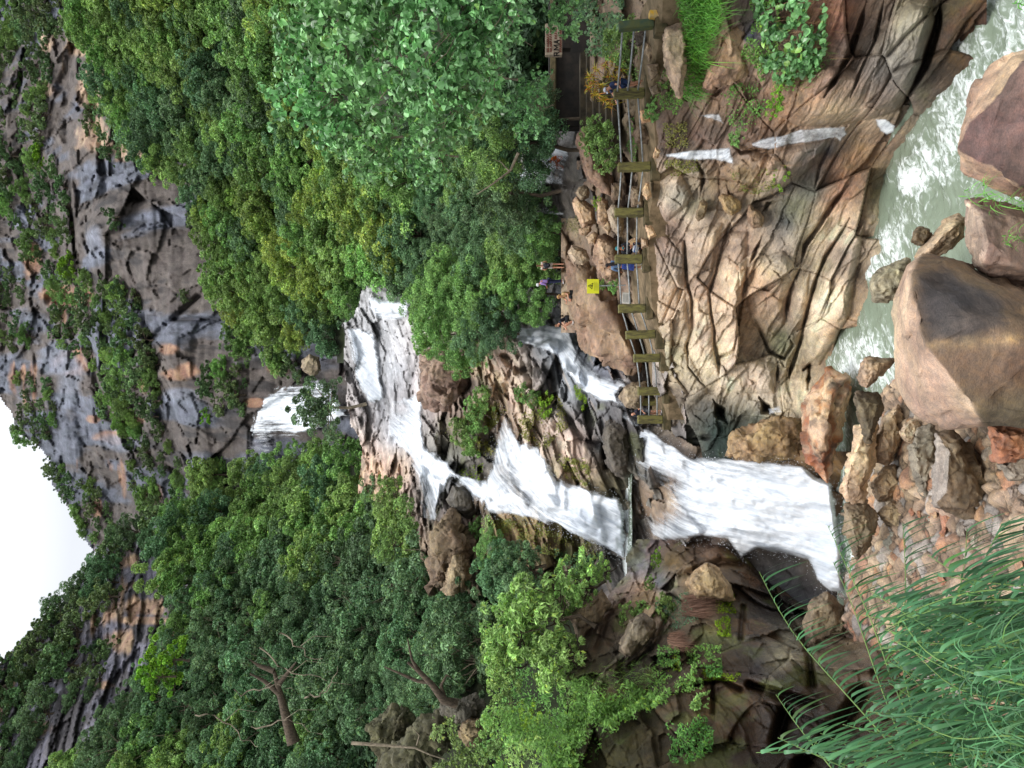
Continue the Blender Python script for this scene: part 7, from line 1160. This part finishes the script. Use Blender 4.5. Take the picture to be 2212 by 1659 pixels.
rng2 = np.random.default_rng(23); x = rng2.uniform(2080, 2300, 420); y = rng2.uniform(1380, 1720, 420); o = blades('reed_grass', PA(x, y, rng2.uniform(6.5, 8.5, 420)), .62, .024, L_REED, rng2, lean=(.3, -.3, .1), spread=.55, yellow=.25); tag(o, 'dense bright grass under the reeds in the corner', 'grass', None, 'stuff')
x = np.concatenate([rng2.uniform(2085, 2150, 30), rng2.uniform(2130, 2215, 40), rng2.uniform(2170, 2215, 24)]); y = np.concatenate([rng2.uniform(400, 440, 30), rng2.uniform(425, 450, 40), rng2.uniform(500, 530, 24)]); o = blades('grass', PA(x, y, 16.5 + 0 * x), .42, .03, L_GRASS, rng2, lean=(.2, -.4, .1), spread=.5, yellow=.05); tag(o, 'long green grass growing between the two big boulders', 'grass', None, 'stuff')
x = np.concatenate([rng2.uniform(2190, 2230, 20)]); y = rng2.uniform(-10, 30, 20); o = blades('grass', PA(x, y, 15 + 0 * x), .5, .03, L_GRASS, rng2, spread=.5, yellow=.05); tag(o, 'blades of grass at the very corner by the stream', 'grass', None, 'stuff')
print('PLANTED', cnt)
# --- bare limbs, leaning trunks and lianas seen in the gaps
def limb_tree(name, label, d, limbs, mat, cat='tree', rad=.16):
    r = empty(name, P(*limbs[0][0][:2], d)); tag(r, label, cat); first = True
    for pts in limbs:
        bm = bmesh.new(); q = [P(a, b, d + (c[0] if c else 0)) - r.location for a, b, *c in pts]; n = len(q); r0 = rad if first else rad * .45
        for i in range(1, n - 1): q[i] = q[i] + Vector((trng.uniform(-.1, .1), trng.uniform(-.3, .3), trng.uniform(-.1, .1)))
        tube_bm(bm, q, [r0 * (1 - .75 * i / (n - 1)) for i in range(n)], 7, False); bm_obj('trunk' if first else 'branch', bm, mat, r, True); first = False
    return r
limb_tree('leaning_tree', 'dark leaning trunk with bare boughs above the mossy crags', 43, [[(985, 1520), (960, 1505), (935, 1475), (905, 1450), (880, 1430)], [(935, 1475), (900, 1470), (860, 1450), (830, 1440)], [(905, 1450), (890, 1420), (880, 1380)], [(960, 1505), (950, 1480), (965, 1460), (990, 1475)]], M_BARK, rad=.3)
limb_tree('leaning_tree', 'thick dark trunk in the gap of the shady forest below the ridge', 62, [[(634, 1605), (620, 1560), (605, 1500), (592, 1450)], [(605, 1500), (570, 1470), (540, 1455)], [(600, 1480), (625, 1450), (640, 1430)], [(592, 1450), (560, 1440), (530, 1420)]], M_BARK, rad=.55)
limb_tree('fallen_branch', 'long bare branch lying across the mossy crags', 41, [[(760, 1605), (800, 1600), (860, 1612), (900, 1610), (930, 1635), (960, 1640)], [(900, 1610), (905, 1590), (890, 1570)]], M_PALEBARK, 'branch', .1)
for k, (a, b) in enumerate([((560, 1395), (720, 1490)), ((510, 1480), (640, 1500)), ((540, 1560), (700, 1580)), ((420, 1540), (560, 1600)), ((600, 1380), (700, 1420)), ((660, 1520), (730, 1450))]):
    q = []; n = 12
    for i in range(n): u = i / (n - 1); q.append((a[0] + (b[0] - a[0]) * u + trng.uniform(-4, 4), a[1] + (b[1] - a[1]) * u + 14 * math.sin(u * 5 + k) + trng.uniform(-4, 4)))
    o = limb_tree('liana', 'thin pale liana hanging among the dark trees under the ridge', 55 - k, [q, [q[5], (q[5][0] + 30, q[5][1] - 25), (q[5][0] + 70, q[5][1] - 20)]], M_PALEBARK, 'vine', .06); o['group'] = 'lianas under the ridge'
for k, (d, lm) in enumerate([(36, [[(1130, 20), (1100, 60), (1080, 110), (1060, 160)], [(1100, 60), (1120, 90), (1150, 100)], [(1080, 110), (1050, 110), (1020, 130)]]), (37, [[(1000, 230), (1010, 190), (1030, 160), (1000, 140)], [(1010, 190), (980, 180), (950, 190)]]), (40, [[(1120, 330), (1100, 370), (1060, 400), (1030, 420)], [(1100, 370), (1080, 350), (1050, 340)]])]):
    limb_tree('bare_branch', ('bare grey twig above the tablet', 'crooked bare twig over the dark hollow', 'dark arching twig above the small fall')[k], d - 9, lm, M_PALEBARK, 'branch', .07)
cover('undergrowth', [(1262, -80), (1350, -80), (1345, 50), (1330, 125), (1262, 130)], lambda x, y: hv.depth(x, y), 1500, .2, .45, L_DARK, 'dark weeds on the ledge beside the steps', seed=141, spread=.6)
cover('undergrowth', [(1228, -60), (1262, -60), (1262, 44), (1236, 50)], lambda x, y: 33 + 0 * x, 900, .16, .5, L_DARK, 'dark leaves beside the stone tablet', seed=140, spread=1.5)
boulder([(925, 200), (935, 150), (975, 130), (985, 190), (960, 215)], 33, 1.2, (150, 138, 126), 'grey boulder showing through the large leaved trees', 190, levels=3)

for k, (x, y, d, s_, key, lb) in enumerate([(1090, 1520, 36, 1.0, 'shrub', 'bushy weed with small leaves on the bank above the dark rock'), (1150, 1560, 33, .9, 'shrubb', 'bright weed clump on the bank near its pale pointed leaves'), (1230, 1510, 33, .8, 'shrub', 'dark weed clump in the trailing grass'), (1290, 1470, 33, .8, 'shrubb', 'bright weed above the grey brown slab'), (1360, 1470, 31, .6, 'shrub', 'weed at the rim of the dark rock'), (1400, 1500, 30, .6, 'shrubb', 'bright rim weed beside the long trailing grass'), (1060, 1600, 36, 1.1, 'shrub', 'tall weed under the brown crag'), (1470, 1600, 26, .5, 'shrub', 'weed rooted low on the dark wet rock'), (1440, 1520, 28, .5, 'shrubb', 'bright tuft on the dark ledge'), (1345, 1600, 27.5, .7, 'shrub', 'leafy weed in the corner of the wet bank'), (1280, 1600, 29, .9, 'shrub', 'broad weed in the corner above the wet bank')]): plant(key, P(x, y, d), s_, lb, 'weed', 'bank_weed')
cover('undergrowth', [(930, 1560), (1010, 1540), (1060, 1659), (1000, 1740), (900, 1740)], lambda x, y: 46 + 0 * x, 3000, .25, .45, L_MID, 'green growth at the foot of the mossy crags', seed=150, spread=1.5)
